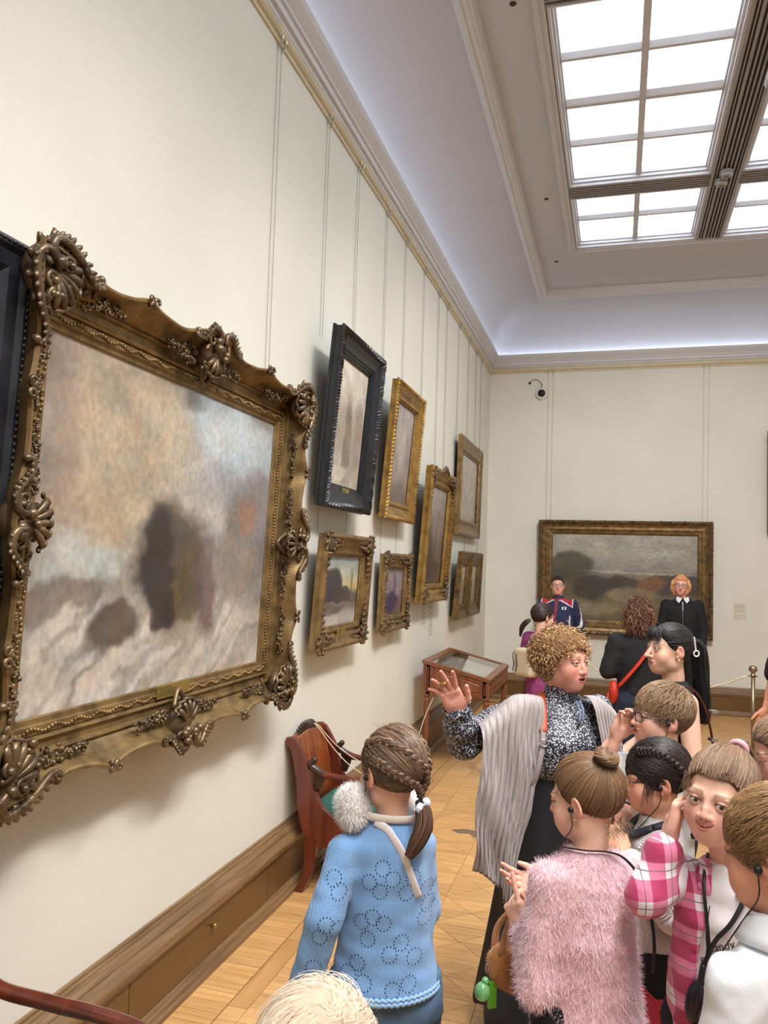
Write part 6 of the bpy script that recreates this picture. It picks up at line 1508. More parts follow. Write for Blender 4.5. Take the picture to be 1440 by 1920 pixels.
# ---- girl in the blue knitted jumper ------------------------------------------------
p = Person('girl in a pale blue knitted jumper seen from behind, plaited brown hair', (-0.57, 2.10), 30, 1.38, True)
p.set_arm(-1, (-0.178, -0.06, 0.925), (-0.222, -0.03, 0.735), (-0.122, -0.015, 1.075)); p.set_arm(1, (0.108, 0.035, 0.90), (0.05, 0.16, 0.82), (0.088, 0.01, 1.072))
p.body(); hd = p.head((0.0, 0.005, 1.272), 24, -2, 0, 0.93, 0.0045, nose=0.8)
p.hand(-1, (-0.195, -0.03, 0.735), (0, 0.15, -1), (1, 0.2, 0), 0.8, 0.006, curl=((0.4, 0.5, 0.3),) * 4); p.hand(1, (0.075, 0.16, 0.80), (-0.7, 0.6, 0.2), (-0.3, -0.6, 0.6), 0.8, 0.006, curl=((0.4, 0.5, 0.3),) * 4); p.finish()
def fn(P):
    d = s_sect(P, [(0.742, 0.144, 0.116, 0, 0.0), (0.80, 0.132, 0.102, 0, 0), (0.95, 0.119, 0.092, 0, 0), (1.05, 0.116, 0.084, 0, -0.002), (1.10, 0.105, 0.072, 0, -0.008), (1.135, 0.070, 0.058, 0, -0.010), (1.155, 0.056, 0.052, 0, -0.008)])
    for sd in (-1, 1): d = smin(d, p.sleeve(P, sd, 0, 0.97, r0=0.046, r1=0.044, r2=0.042), 0.022)
    return d + wr(P, 0.004, 12) + wr(P, 0.002, 30, (1, 1, 1.5))
lo, hi = p.bounds(0.68, 1.2); o = p.garment('jumper', fn, M_BLUEK, lo, hi, 0.006); V, F = p.last; setpc(o, V, pc_std(p, rt=0.115)); JV, JF = V, F
# pointelle flowers: rings of small eyelets knitted into the jumper
dv = A_(0.256, 0.967, 0); lat = A_(0.967, -0.256, 0); eb = MB()
rings = [(-0.013, 1.052), (0.014, 1.025), (-0.018, 0.996), (-0.046, 1.017), (0.049, 0.989), (0.066, 1.024), (-0.035, 0.933), (-0.007, 0.919), (-0.046, 0.879), (-0.063, 0.919), (0.039, 0.872), (0.010, 0.845), (-0.070, 0.820), (-0.052, 0.778), (-0.091, 0.792), (0.073, 0.834), (-0.134, 1.031), (-0.12, 1.003), (-0.148, 0.933), (-0.12, 0.919), (-0.162, 0.905), (-0.176, 0.827), (-0.183, 0.778), (-0.148, 0.785), (0.103, 0.989), (0.098, 0.919), (0.106, 0.947), (0.06, 0.775), (0.02, 0.765)]
org = []; 
for (s_, z_) in rings:
    for k in range(13):
        a = 2 * math.pi * k / 13; org.append(tuple(-dv * 0.8 + lat * (s_ + 0.0185 * math.cos(a)) + A_(0, 0, z_ + 0.0185 * math.sin(a))))
for h_ in surf_hits(V, F, org, dv):
    if h_ is None: continue
    q = Vector((0, 0, 1)).rotation_difference(h_[1]).to_matrix(); eb.ell(h_[0], (0.0019, 0.0028, 0.0012), 6, 4, M=np.array(q))
eb.build('eyelets', pmat('eyelet_shadow', rgb(44, 66, 104), 0.9), p.root, True, kind='stuff')
# scalloped hem and neck band
he = MB(); nq = 720
for row, (r_, z_) in enumerate(((0.0045, 0.743), (0.005, 0.733))):
    P = [(1.0 * (0.1435 + 0.001 * row) * math.sin(a), (0.1155 + 0.001 * row) * math.cos(a), z_ + 0.0022 * math.sin(a * 60)) for a in np.linspace(0, 2 * math.pi, nq)]; he.tube(P, r_, 6)
he.build('hem_trim', M_BLUEK2, p.root, True); setpc(bpy.data.objects[p.root.children[-1].name], np.array([v.co for v in p.root.children[-1].data.vertices]), lambda V: V)
p.trousers(M_DENIM, 0.010, 'jeans', top=0.57, h=0.009); p.shoes(M_LEATHER)
pk = MB()
for (a, b) in (((0.055, 0.66), (0.115, 0.645)), ((0.055, 0.66), (0.052, 0.57)), ((0.115, 0.645), (0.12, 0.58))):
    hs = surf_hits(*p.last, [tuple(-dv * 0.8 + lat * (a[0] + (b[0] - a[0]) * t) + A_(0, 0, a[1] + (b[1] - a[1]) * t)) for t in np.linspace(0, 1, 10)], dv); P = [tuple(h[0]) for h in hs if h]
    if len(P) > 3: pk.tube(P, 0.0014, 5)
if pk.n: pk.build('pocket_stitching', pmat('stitch', rgb(150, 150, 150), 0.8), p.root)
fb = MB()
for (s_, z_, r_) in ((0.095, 0.615, 0.007), (0.105, 0.60, 0.008), (0.088, 0.588, 0.010), (0.112, 0.585, 0.007), (0.10, 0.635, 0.005), (0.092, 0.60, 0.005)):
    h_ = surf_hits(*p.last, [tuple(-dv * 0.8 + lat * s_ + A_(0, 0, z_))], dv)[0]
    if h_: fb.tube([tuple(h_[0] + Vector((lat[0] * math.cos(a) * r_, lat[1] * math.cos(a) * r_, math.sin(a) * r_)) + h_[1] * 0.001) for a in np.linspace(0, 6.283, 12)], 0.0022, 5)
if fb.n: fb.build('embroidery', pmat('red_thread', rgb(190, 54, 84), 0.6), p.root, True)
HB = (112, 88, 70)
p.hair_cap(0.007, 0.0045, (84, 64, 50)); TGT = (0.25, -0.86, -0.55)
u = roots(hd, 2600, rng); p.hair_paths(pull_paths(hd, u, TGT, rng, 7, 0.008, 0.006), 0.0012, 0.0006, HB, 0.38)
braid(p, 'crown_plait', [(-0.070, 0.02, 0.075), (-0.062, -0.03, 0.092), (-0.045, -0.085, 0.083), (-0.01, -0.113, 0.055), (0.03, -0.113, 0.02), (0.05, -0.098, -0.02), (0.04, -0.085, -0.055)], 0.0095, 0.0085, 5.0, HB)
braid(p, 'crown_plait', [(0.03, 0.045, 0.110), (0.045, -0.01, 0.112), (0.055, -0.06, 0.090), (0.062, -0.088, 0.045), (0.060, -0.09, 0.0), (0.045, -0.085, -0.05)], 0.0095, 0.0085, 5.0, HB)
braid(p, 'crown_plait', [(-0.078, -0.005, 0.045), (-0.078, -0.05, 0.040), (-0.058, -0.088, 0.018), (-0.02, -0.108, -0.005), (0.02, -0.10, -0.03), (0.038, -0.09, -0.06)], 0.009, 0.008, 4.5, HB)
TL = [(0.024, -0.096, -0.065), (0.026, -0.114, -0.09), (0.018, -0.125, -0.13), (-0.004, -0.122, -0.17), (-0.024, -0.112, -0.205)]
p.hair_paths(tail_paths(TL, (0.010, 0.022, 0.026, 0.022, 0.012), 380, 9, rng), 0.0017, 0.0007, (92, 68, 54), 0.3, 'ponytail')
for (q, r_) in (((0.014, -0.116, -0.082), 0.014), ((0.037, -0.114, -0.072), 0.014), ((0.026, -0.120, -0.078), 0.009)):
    b = MB().ell((0, 0, 0), (r_ * 1.0, r_ * 0.8, r_ * 1.05), 12, 8)
    for a in (0.0, 1.57): b.tube([(math.cos(t) * r_ * 1.02 * math.cos(a), math.cos(t) * r_ * 0.82 * math.sin(a), math.sin(t) * r_ * 1.07) for t in np.linspace(0, 6.28, 16)], 0.0008, 4)
    b.xform(p.HMx @ Matrix.Translation(q)).build('hair_bow', pmat('bow_cloth', rgb(212, 222, 238), 0.7, var=0.15, scale=120), p.root, True)
wf = MB(); rg2 = np.random.default_rng(4)
fly = np.stack([A_(rg2.uniform(-0.03, 0.03), rg2.uniform(-0.05, 0.03), 0.115) + np.linspace(0, 1, 5)[:, None] * A_(rg2.normal(0, 0.012), rg2.normal(0, 0.012), rg2.uniform(0.008, 0.024)) for _ in range(60)])
p.hair_paths(fly, 0.0004, 0.0003, (150, 124, 104), 0.2, 'flyaway_hair')
earbud(p, -1, [(-0.05, 0.05, 1.13), (-0.03, 0.08, 1.05)])
# white fur ear-muff resting on the shoulder, its band round the neck, white ribbon down the back
em = p.root
V, F = sdf_mesh(lambda P: s_ell(P, (-0.098, 0.005, 1.182), (0.040, 0.044, 0.055)) + 0.006 * noise3(P, 40), (-0.16, -0.07, 1.10), (-0.03, 0.08, 1.26), 0.006)
put('earmuff_pad', arr_mesh('earmuff_pad', V, F), pmat('white_fur', rgb(246, 242, 238), 0.95, var=0.06, scale=30, sheen=0.4), em)
class _E: pass
_e = _E(); _e.root = em; M_FURF = vmat('fur_fibre', 0.85); fuzz(_e, 'earmuff_fur', V, F, 9000, 0.017, M_FURF, (252, 248, 245), rng, 0.15, 0.0005, 0.04)
V, F = sdf_mesh(lambda P: s_ell(P, (0.085, 0.07, 1.16), (0.032, 0.036, 0.042)), (0.03, 0.02, 1.10), (0.14, 0.12, 1.22), 0.008); put('earmuff_pad', arr_mesh('earmuff_pad', V, F), bpy.data.materials['white_fur'], em)
MB().tube(spline([(-0.075, -0.01, 1.168), (-0.055, -0.042, 1.168), (-0.01, -0.064, 1.166), (0.035, -0.058, 1.162), (0.065, -0.03, 1.158), (0.075, 0.03, 1.155)], 30), 0.0105, 8, flat=0.35, up=(0, -1, 0)).build('earmuff_band', pmat('cream_band', rgb(226, 214, 200), 0.7), em, True)
rb = surf_hits(JV, JF, [tuple(-dv * 0.8 + lat * s_ + A_(0, 0, z_)) for s_, z_ in ((-0.005, 1.142), (0.01, 1.125), (0.03, 1.095), (0.048, 1.055), (0.065, 1.01), (0.078, 0.975))], dv)
P = [(-0.05, -0.045, 1.157)] + [tuple(h[0] + h[1] * 0.004) for h in rb if h]
MB().tube(spline(P, 30), 0.0105, 8, flat=0.22, up=tuple(-dv)).build('ribbon', pmat('white_ribbon', rgb(232, 222, 222), 0.6), p.root, True)

# ---- fair child at the bottom edge -------------------------------------------------------
p = Person('fair-haired small child, only the crown showing at the bottom edge', (-0.365, 0.985), 12, 1.27, True, skin=(232, 190, 168))
p.set_arm(-1, (-0.16, 0.0, 0.82), (-0.16, 0.05, 0.62)); p.set_arm(1, (0.16, 0.0, 0.82), (0.16, 0.05, 0.62)); p.body(); hd = p.head((0.012, 0.02, 1.160), 0, 0, 0, 1.0, 0.007); p.hand(-1, (-0.16, 0.05, 0.62), (0, 0.1, -1), (1, 0, 0), 0.75, 0.008); p.hand(1, (0.16, 0.05, 0.62), (0, 0.1, -1), (-1, 0, 0), 0.75, 0.008); p.finish()
def fn(P):
    d = s_sect(P, p.torso_tab(0.014))
    for sd in (-1, 1): d = smin(d, p.sleeve(P, sd, 0.012, 0.95), 0.02)
    return d + wr(P)
lo, hi = p.bounds(0.6, 1.15); p.garment('shirt', fn, M_GREYCL, lo, hi, 0.012); p.trousers(M_DENIMD, h=0.014); p.shoes(M_LEATHER, 0.012)
p.hair_cap(0.007, 0.005, (200, 164, 142)); u = roots(hd, 2700, rng, zmin=-0.005)
WH = A_(0.012, -0.055, 0.10)
def whorl(P):
    q = P - WH; t = np.cross(A_(0, -0.4, 1.0), q) * 0.55 + q; return t / (np.linalg.norm(t, axis=1)[:, None] + 1e-6) + A_(0, 0.0, -0.25)
pp = comb_paths(hd, u, whorl, rng, 8, 0.016, 0.007, 0.0002, 0.16); p.hair_paths(pp, 0.0009, 0.0004, (206, 180, 154), 0.24, tipcol=(222, 202, 180))
u = roots(hd, 260, rng); pp = comb_paths(hd, u, whorl, rng, 9, 0.011, 0.009, 0.0010, 0.4); p.hair_paths(pp, 0.0005, 0.0003, (224, 204, 182), 0.12, 'flyaway_hair')

# ---- guide with curly hair --------------------------------------------------------------
p = Person('guide woman with curly hair, floral blouse and shawl raising her open hand', (-0.21, 3.34), -160, 1.60, False, 1.2, (222, 162, 142))
p.set_arm(1, (0.395, 0.05, 1.135), (0.437, 0.142, 1.272), (0.165, -0.015, 1.262)); p.set_arm(-1, (-0.215, 0.02, 1.03), (-0.20, 0.17, 0.93), (-0.160, -0.015, 1.262)); p.body()
hd = p.head((-0.005, 0.03, 1.462), 36, -3, 0, 1.0, 0.0029, iris=(80, 84, 80), gaze=(0.1, 1, 0.05), mouth_open=0.0035, smile=0.35, blush=0.6, cheek=1.18, jaw=1.2, nose=0.72, lips=(188, 96, 96), brow=(130, 96, 72), neck_r=0.054, eye_open=0.8)
p.hand(1, (0.437, 0.142, 1.272), (0.085, 0.055, 0.165), (0.28, 0.96, 0.05), 1.02, 0.0028, curl=((0.12, 0.15, 0.1), (0.08, 0.12, 0.1), (0.15, 0.2, 0.15), (0.2, 0.2, 0.15)), spread=(0.20, -0.05, -0.30, -0.52), thumb=((0.85, 0.5, -0.1), (0.25, 1.0, -0.05)))
p.hand(-1, (-0.20, 0.17, 0.93), (0.4, 0.9, 0.0), (0.3, 0, -1), 0.98, 0.007, curl=((0.5, 0.5, 0.3),) * 4); p.finish()
def fn(P):
    d = s_sect(P, [(1.005, 0.150, 0.125, 0, 0.01), (1.03, 0.172, 0.145, 0, 0.015), (1.09, 0.180, 0.155, 0, 0.022), (1.17, 0.182, 0.150, 0, 0.025), (1.245, 0.165, 0.105, 0, 0.005), (1.285, 0.120, 0.078, 0, -0.005), (1.315, 0.072, 0.064, 0, -0.004), (1.345, 0.060, 0.060, 0, 0.0), (1.362, 0.064, 0.064, 0, 0.002)])
    a, b, c = p.arm[1]; d = smin(d, s_chain(P, [a, b], [0.058, 0.060], 0.02), 0.04); d = smin(d, s_chain(P, [b + A_(0, 0, 0.01), b + (c - b) * 0.55, b + (c - b) * 0.93], [0.062, 0.064, 0.044], 0.02), 0.03)
    a, b, c = p.arm[-1]; d = smin(d, s_chain(P, [a, b, b + (c - b) * 0.9], [0.058, 0.056, 0.045], 0.02), 0.04)
    return d + wr(P, 0.007, 13, (1, 1, 1.2)) + wr(P, 0.003, 35)
lo, hi = p.bounds(0.97, 1.4); p.garment('blouse', fn, M_FLORAL, lo, hi, 0.007)
# ruffled cuff of the raised sleeve
cf = MB(); c0 = A_(*p.arm[1][2]); axd = c0 - p.arm[1][1]; axd /= np.linalg.norm(axd); n1 = np.cross(axd, A_(0, 1, 0)); n1 /= np.linalg.norm(n1); n2 = np.cross(axd, n1); rows = []
for k, (o_, r_) in enumerate(((-0.03, 0.034), (-0.012, 0.036), (0.004, 0.043), (0.016, 0.050))):
    rows.append([c0 + axd * (o_ + 0.006 * math.sin(a * 7 + 1) * (k > 1)) + (n1 * math.cos(a) + n2 * math.sin(a)) * (r_ + 0.006 * math.sin(a * 9) * (k > 1)) for a in np.linspace(0, 2 * math.pi, 60)])
loft(rows, 'cuff_ruffle', M_FLORAL, p.root, 0.003)
def fn(P):
    ang = np.arctan2(P[:, 0], P[:, 1]); z = P[:, 2]
    d = s_sect(P, [(0.115, 0.300, 0.255, 0.02, 0.02), (0.3, 0.27, 0.225, 0.015, 0.015), (0.55, 0.235, 0.195, 0.01, 0.01), (0.80, 0.205, 0.17, 0, 0.0), (0.93, 0.178, 0.148, 0, 0.005), (1.035, 0.150, 0.125, 0, 0.01)])
    return d + 0.016 * np.sin(ang * 9 + 2.0 * np.sin(z * 5)) * np.clip((0.95 - z) / 0.8, 0, 1) + wr(P, 0.006, 10, (1, 1, 0.3))
p.garment('skirt', fn, M_SKIRT, (-0.36, -0.30, 0.08), (0.40, 0.34, 1.06), 0.015); p.shoes(M_LEATHER)
# crinkled shawl: right-hand fall over the raised arm, and the other shoulder
rows = []
for v in np.linspace(0, 1, 60):
    row = []
    for k, u_ in enumerate(np.linspace(0, 1, 90)):
        top = spline([(0.10, 0.02, 1.312), (0.15, 0.015, 1.318), (0.21, 0.015, 1.308), (0.28, 0.04, 1.258), (0.35, 0.065, 1.205)], 90)[k] if v == 0 else TOP[k]
        if v == 0 and k == 0: TOP = spline([(0.10, 0.02, 1.312), (0.15, 0.015, 1.318), (0.21, 0.015, 1.308), (0.28, 0.04, 1.258), (0.35, 0.065, 1.205)], 90)
        top = TOP[k]
        bot = A_(0.215 + 0.165 * u_, 0.175 + 0.0 * u_, 0.66 - 0.03 * math.sin(u_ * 5) + (-0.055 if u_ < 0.28 else 0.0))
        f = v; c1 = top + A_(0.0, 0.115 + 0.01 * u_, -0.035)
        if f < 0.16: t = f / 0.16; q = top * (1 - t) ** 2 + 2 * t * (1 - t) * (top + A_(0, 0.10, 0.03)) + t * t * c1
        else: t = (f - 0.16) / 0.84; q = c1 * (1 - t) + bot * t + A_(0, 0.02, 0) * math.sin(t * 3.1)
        rp = (0.0065 * math.sin(u_ * 62 + 2.5 * math.sin(v * 7 + u_ * 6)) + 0.004 * math.sin(u_ * 118 + 4 * math.sin(v * 11 + 2))) * min(1, 0.5 + 1.5 * v); wob = 0.012 * math.sin(v * 9 + u_ * 3) * v
        row.append(q + A_(wob, rp + 0.01 * math.sin(v * 14 + u_ * 9) * v, 0))
    rows.append(row)
loft(rows, 'shawl', M_SHAWL, p.root, 0.0025)
rows = []
for v in np.linspace(0, 1, 40):
    row = []
    for k, u_ in enumerate(np.linspace(0, 1, 60)):
        top = A_(-0.075, 0.03, 1.318) * (1 - u_) + A_(-0.195, -0.01, 1.262) * u_ + A_(0, 0, 0.02 * math.sin(u_ * 3.1)); mid = top + A_(-0.01, 0.12 + 0.02 * (1 - u_), -0.03); bot = A_(-0.15 - 0.06 * u_, 0.165 - 0.07 * u_, 0.86)
        if v < 0.2: t = v / 0.2; q = top * (1 - t) ** 2 + 2 * t * (1 - t) * (top + A_(0, 0.10, 0.03)) + t * t * mid
        else: t = (v - 0.2) / 0.8; q = mid * (1 - t) + bot * t + A_(0, 0.035, 0) * math.sin(t * 3.1)
        row.append(q + A_(0, 0.006 * math.sin(u_ * 48 + 2 * math.sin(v * 6)), 0))
    rows.append(row)
loft(rows, 'shawl', M_SHAWL, p.root, 0.0025)
bk = []
for v in np.linspace(0, 1, 24):
    row = []
    for u_ in np.linspace(-1, 1, 60):
        top = A_(u_ * 0.2, 0.0 - 0.03 * (1 - abs(u_)), 1.31 - 0.045 * abs(u_)); bot = A_(u_ * 0.24, -0.13 - 0.02 * math.cos(u_ * 1.5), 1.0); t = v; q = top * (1 - t) + bot * t + A_(0, -0.06, 0.0) * math.sin(t * 3.14); row.append(q + A_(0, 0.006 * math.sin(u_ * 40 + 2 * math.sin(v * 5)), 0))
    bk.append(row)
loft(bk, 'shawl', M_SHAWL, p.root, 0.0025)
# shoulder strap: orange pad, grey band, buckle
ptube(p, 'strap_pad', [(0.075, -0.02, 1.325), (0.088, 0.045, 1.312), (0.10, 0.105, 1.265), (0.108, 0.148, 1.20)], 0.016, pmat('orange_strap', rgb(198, 84, 46), 0.5), 20, 8, 0.3, (0, 0, 1))
ptube(p, 'bag_strap', [(0.106, 0.146, 1.205), (0.118, 0.172, 1.14), (0.135, 0.183, 1.07), (0.155, 0.17, 1.0), (0.2, 0.10, 0.93)], 0.011, pmat('grey_strap', rgb(150, 138, 136), 0.6), 20, 8, 0.35, (0, 1, 0))
MB().tube([(0.112 + 0.017 * math.cos(a), 0.176, 1.165 + 0.014 * math.sin(a)) for a in np.linspace(0, 6.283, 14)], 0.003, 6).build('buckle', M_STEEL, p.root, True)
for sx in (1,):
    er = MB()
    for k in range(9): er.ell((rng.normal(0, 0.006), rng.normal(0, 0.004), rng.normal(-0.004, 0.008)), (0.0035,) * 3, 7, 5)
    er.xform(Matrix.Translation(hl(p, (0.086, 0.002, -0.040)))).build('earring', pmat('rose_metal', rgb(220, 190, 180), 0.25, metal=0.6), p.root, True)
MB().lathe([(0.0105, -0.002), (0.0118, 0), (0.0105, 0.002)], 14).xform(Matrix.Translation((0.505, 0.196, 1.385)) @ Euler((-0.4, 0.5, 0)).to_matrix().to_4x4()).build('ring', M_BRASS, p.root, True)
for q in ((0.0, 0.0), (0.012, 0.004)):
    MB().tube(spline([(-0.045 + q[0], 0.10, 1.31), (-0.05 + q[0], 0.135, 1.28 - q[1]), (-0.042 + q[0], 0.15, 1.245 - q[1])], 10), 0.005, 6).build('neck_tie', pmat('pale_dots', rgb(120, 134, 160), 0.6, var=0.5, scale=150), p.root, True)
def curly(P, d): return smin(d, smax(s_ell(P, (0, -0.026, 0.018), (0.118, 0.122, 0.106)), np.maximum((P[:, 1] - np.interp(P[:, 2], [-0.09, -0.03, 0.02, 0.05, 0.075], [-0.02, 0.0, 0.035, 0.062, 0.35])) * 0.8, -0.085 - P[:, 2]), 0.012), 0.01)
GB = (150, 114, 78)
p.hair_cap(0.012, 0.006, (112, 82, 56), extra=curly, lump=0.012)
n_, S_ = 15, 1200; us = sph_dirs(S_ * 3, rng); cs = A_(0, -0.028, 0.018) + us * A_(0.112, 0.116, 0.100); ok = (cs[:, 1] < np.interp(cs[:, 2], [-0.09, -0.03, 0.02, 0.05, 0.075], [-0.01, 0.005, 0.045, 0.078, 0.35])) & (cs[:, 2] > -0.088); cs = cs[ok][:S_]; us = us[ok][:S_]
tt = np.linspace(0, 1, n_); dn = A_(0, 0, -1) - (us @ A_(0, 0, -1))[:, None] * us + rng.normal(0, 0.45, us.shape) + us * 0.15; dn /= np.linalg.norm(dn, axis=1)[:, None]; n1 = np.cross(dn, us); n1 /= np.linalg.norm(n1, axis=1)[:, None] + 1e-9
ph = rng.uniform(0, 6.28, (S_, 1)); tw = rng.uniform(9, 17, (S_, 1)); rr = rng.uniform(0.0035, 0.0075, (S_, 1)); Ln = rng.uniform(0.03, 0.062, (S_, 1)); an = ph[: len(cs)] + tw[: len(cs)] * tt[None]
cp = cs[:, None, :] + (Ln[: len(cs)] * (tt - 0.35)[None])[..., None] * dn[:, None, :] + (rr[: len(cs)] * np.cos(an))[..., None] * n1[:, None, :] + (rr[: len(cs)] * np.sin(an) + 0.004)[..., None] * us[:, None, :]
p.hair_paths(cp, 0.0016, 0.0008, GB, 0.42, 'curls', tipcol=(186, 148, 104))
def lanyard(p, pts, name='lanyard', r=0.0055): return ptube(p, name, pts, r, M_CORD, 40, 7, 0.35, (0, 0, 1))
def specs(p, mat, w=0.021, h=0.016, rnd=2.6, z0=-0.002):
    """spectacles in head-local metres"""
    b = MB()
    for sx in (-1, 1):
        P = []
        for a in np.linspace(0, 2 * math.pi, 28):
            c, s_ = math.cos(a), math.sin(a); P.append((sx * 0.0335 + w * math.copysign(abs(c) ** (2 / rnd), c), 0.100 - 0.010 * abs(sx * 0.0335 + w * c) / 0.05, z0 + h * math.copysign(abs(s_) ** (2 / rnd), s_)))
        b.tube(P, 0.0017, 6); b.tube(spline([(sx * (0.0335 + w), 0.092, z0 + 0.004), (sx * 0.070, 0.07, z0 + 0.004), (sx * 0.082, 0.0, z0 + 0.006), (sx * 0.080, -0.02, z0 - 0.004)], 12), 0.0017, 6)
    b.tube(spline([(-0.0125, 0.099, z0 + 0.003), (0, 0.104, z0 + 0.006), (0.0125, 0.099, z0 + 0.003)], 8), 0.0017, 6)
    o = b.xform(p.HMx).build('glasses', mat, p.root, True)
    for sx in (-1, 1):
        g = MB(); g.add([(sx * 0.0335 + w * 0.95 * math.cos(a), 0.0985 - 0.010 * abs(sx * 0.0335 + w * math.cos(a)) / 0.05, z0 + h * 0.95 * math.sin(a)) for a in np.linspace(0, 6.2, 20)], [tuple(range(20))]); g.xform(p.HMx).build('lens', M_LENS, o)
gm2, gnt2, gb2 = newmat('lens_glass'); gb2.inputs['Base Color'].default_value = (0.9, 0.93, 1, 1); gb2.inputs['Roughness'].default_value = 0.03; gb2.inputs['Alpha'].default_value = 0.18; M_LENS = gm2
M_SPECS = pmat('spectacle_frame', rgb(28, 26, 34), 0.3)
def short_hair(p, hd, col, S=1700, th=0.011, fringe=None, bound=None, step=0.0095, n=7, jit=0.25, lift=0.0012, tip=None, fwd=0.35, zmin=-0.05, tcol=None):
    bd = bound or hair_bound; p.hair_cap(th - 0.002, 0.0045, tuple(c * 0.75 for c in col), bound=bd, zmin=zmin); u = roots(hd, S, rng, th, bd, zmin); cw = A_(0.01, -0.06, 0.10)
    def fld(P):
        q = P - cw; q = q / (np.linalg.norm(q, axis=1)[:, None] + 1e-6); return q + A_(0, fwd, -0.25)
    p.hair_paths(comb_paths(hd, u, fld, rng, n, step, th, lift, jit), 0.0011, 0.0005, col, 0.36, tipcol=tcol)
def top(p, mat, infl=0.016, cuff=(0.95, 0.95), name='shirt', h=0.009, zlo=None, k=0.02, amp=0.005, sl=None, hi_=None, extra=None, label=None, color=None, tab=None):
    H = p.H; z0 = zlo if zlo is not None else 0.47 * H
    def fn(P):
        T = tab or [t if i else (z0, *t[1:]) for i, t in enumerate(p.torso_tab(infl))]
        T = [t for t in T if t[0] >= z0 - 1e-6] if tab is None and zlo is not None and zlo > 0.53 * H else T
        d = s_sect(P, T)
        for sd in (-1, 1):
            c = cuff[0] if sd < 0 else cuff[1]
            if sd in p.arm and c > 0: d = smin(d, p.sleeve(P, sd, infl * 0.9, c) if not sl else p.sleeve(P, sd, 0, c, r0=sl[0], r1=sl[1], r2=sl[2]), k)
            elif sd in p.arm and c < 0: a, b, _ = p.arm[sd]; d = smin(d, s_cap(P, a, a + (b - a) * -c, 0.032 * H + infl * 0.5, 0.030 * H + infl), k)
        if extra: d = extra(P, d)
        return d + wr(P, amp, 13) + wr(P, amp * 0.4, 34)
    lo, hi = p.bounds(z0 - 0.02, 0.87 * H); return p.garment(name, fn, mat, lo, hi, h, label=label, color=color)

# ---- girl in the fluffy pink jumper ----------------------------------------------------------
p = Person('girl with a bun in a fluffy pale pink jumper, seen from behind', (-0.062, 2.165), 30, 1.36, True, skin=(230, 182, 158))
p.set_arm(-1, (-0.140, -0.01, 0.800), (-0.132, 0.085, 0.885), (-0.108, -0.005, 1.045)); p.set_arm(1, (0.105, 0.13, 0.86), (-0.015, 0.195, 0.945), (0.108, 0.02, 1.045)); p.body()
hd = p.head((0.0, 0.02, 1.230), 38, -8, 0, 0.93, 0.0042, nose=0.7, blush=0.6)
p.hand(-1, (-0.132, 0.085, 0.885), (-0.22, 0.22, 0.55), (0.9, 0.5, 0), 0.80, 0.0032, curl=((0.05, 0.08, 0.05), (1.2, 1.4, 0.8), (1.3, 1.4, 0.8), (1.3, 1.4, 0.8)))
p.hand(1, (-0.015, 0.195, 0.945), (-0.95, 0.45, 0.05), (-0.3, -0.75, 0.6), 0.80, 0.0032, curl=((0.25, 0.3, 0.2), (0.35, 0.45, 0.3), (0.5, 0.6, 0.4), (0.6, 0.7, 0.5)), thumb=((0.6, 0.8, -0.3), (0.2, 1.0, -0.2))); p.finish()
def fn(P):
    d = s_sect(P, [(0.53, 0.166, 0.138, 0.012, 0.01), (0.66, 0.146, 0.120, 0.012, 0.008), (0.80, 0.128, 0.104, 0.008, 0.004), (0.95, 0.126, 0.098, 0, 0), (1.03, 0.120, 0.088, 0, -0.002), (1.075, 0.100, 0.072, 0, -0.006), (1.105, 0.068, 0.058, 0, -0.006), (1.122, 0.055, 0.05, 0, -0.004)])
    d = smin(d, p.sleeve(P, -1, 0, 0.92, r0=0.050, r1=0.050, r2=0.036), 0.018); d = smin(d, p.sleeve(P, 1, 0, 0.85, r0=0.048, r1=0.048, r2=0.038), 0.02)
    return d + wr(P, 0.006, 11) + wr(P, 0.003, 28)
lo, hi = p.bounds(0.50, 1.15); p.garment('jumper', fn, M_PINK, lo, hi, 0.008); V, F = p.last; fuzz(p, 'jumper_fluff', V, F, 33000, 0.016, M_PINKF, (238, 206, 212), rng, 0.35, 0.00045, 0.12)
p.trousers(M_BLACKC, 0.0, 'trousers', h=0.013); p.shoes(M_LEATHER, 0.012)
PB = (122, 92, 66); p.hair_cap(0.006, 0.0045, (92, 68, 48)); BUN = A_(-0.022, -0.072, 0.100)
u = roots(hd, 3000, rng); p.hair_paths(pull_paths(hd, u, (BUN - hd.cc) / hd.cr, rng, 7, 0.007, 0.004), 0.0011, 0.0006, PB, 0.34)
bp = []
for i in range(330):
    a0 = rng.uniform(0, 6.28); R_, r_ = 0.021, 0.017; ph = rng.uniform(0, 6.28); t = np.linspace(0, 2.6, 14); lay = r_ * math.sqrt(rng.uniform(0.5, 1.0)); an = a0 + t; mi = ph + t * 0.9
    bp.append(BUN + A_(0.003, -0.016, 0.022) + np.stack([(R_ + lay * np.cos(mi)) * np.cos(an), (R_ + lay * np.cos(mi)) * np.sin(an) * 0.95, lay * np.sin(mi) * 0.9], 1) @ np.array([[1, 0, 0], [0, 0.86, 0.5], [0, -0.5, 0.86]]))
p.hair_paths(np.array(bp), 0.0017, 0.0011, PB, 0.26, 'hair_bun'); b_ = MB().ell(tuple(BUN + A_(0.003, -0.012, 0.016)), (0.030, 0.028, 0.022), 14, 10); b_.xform(p.HMx).build('bun_core', pmat('bun_core_hair', rgb(96, 72, 52), 0.6, var=0.4, scale=60), p.root, True)
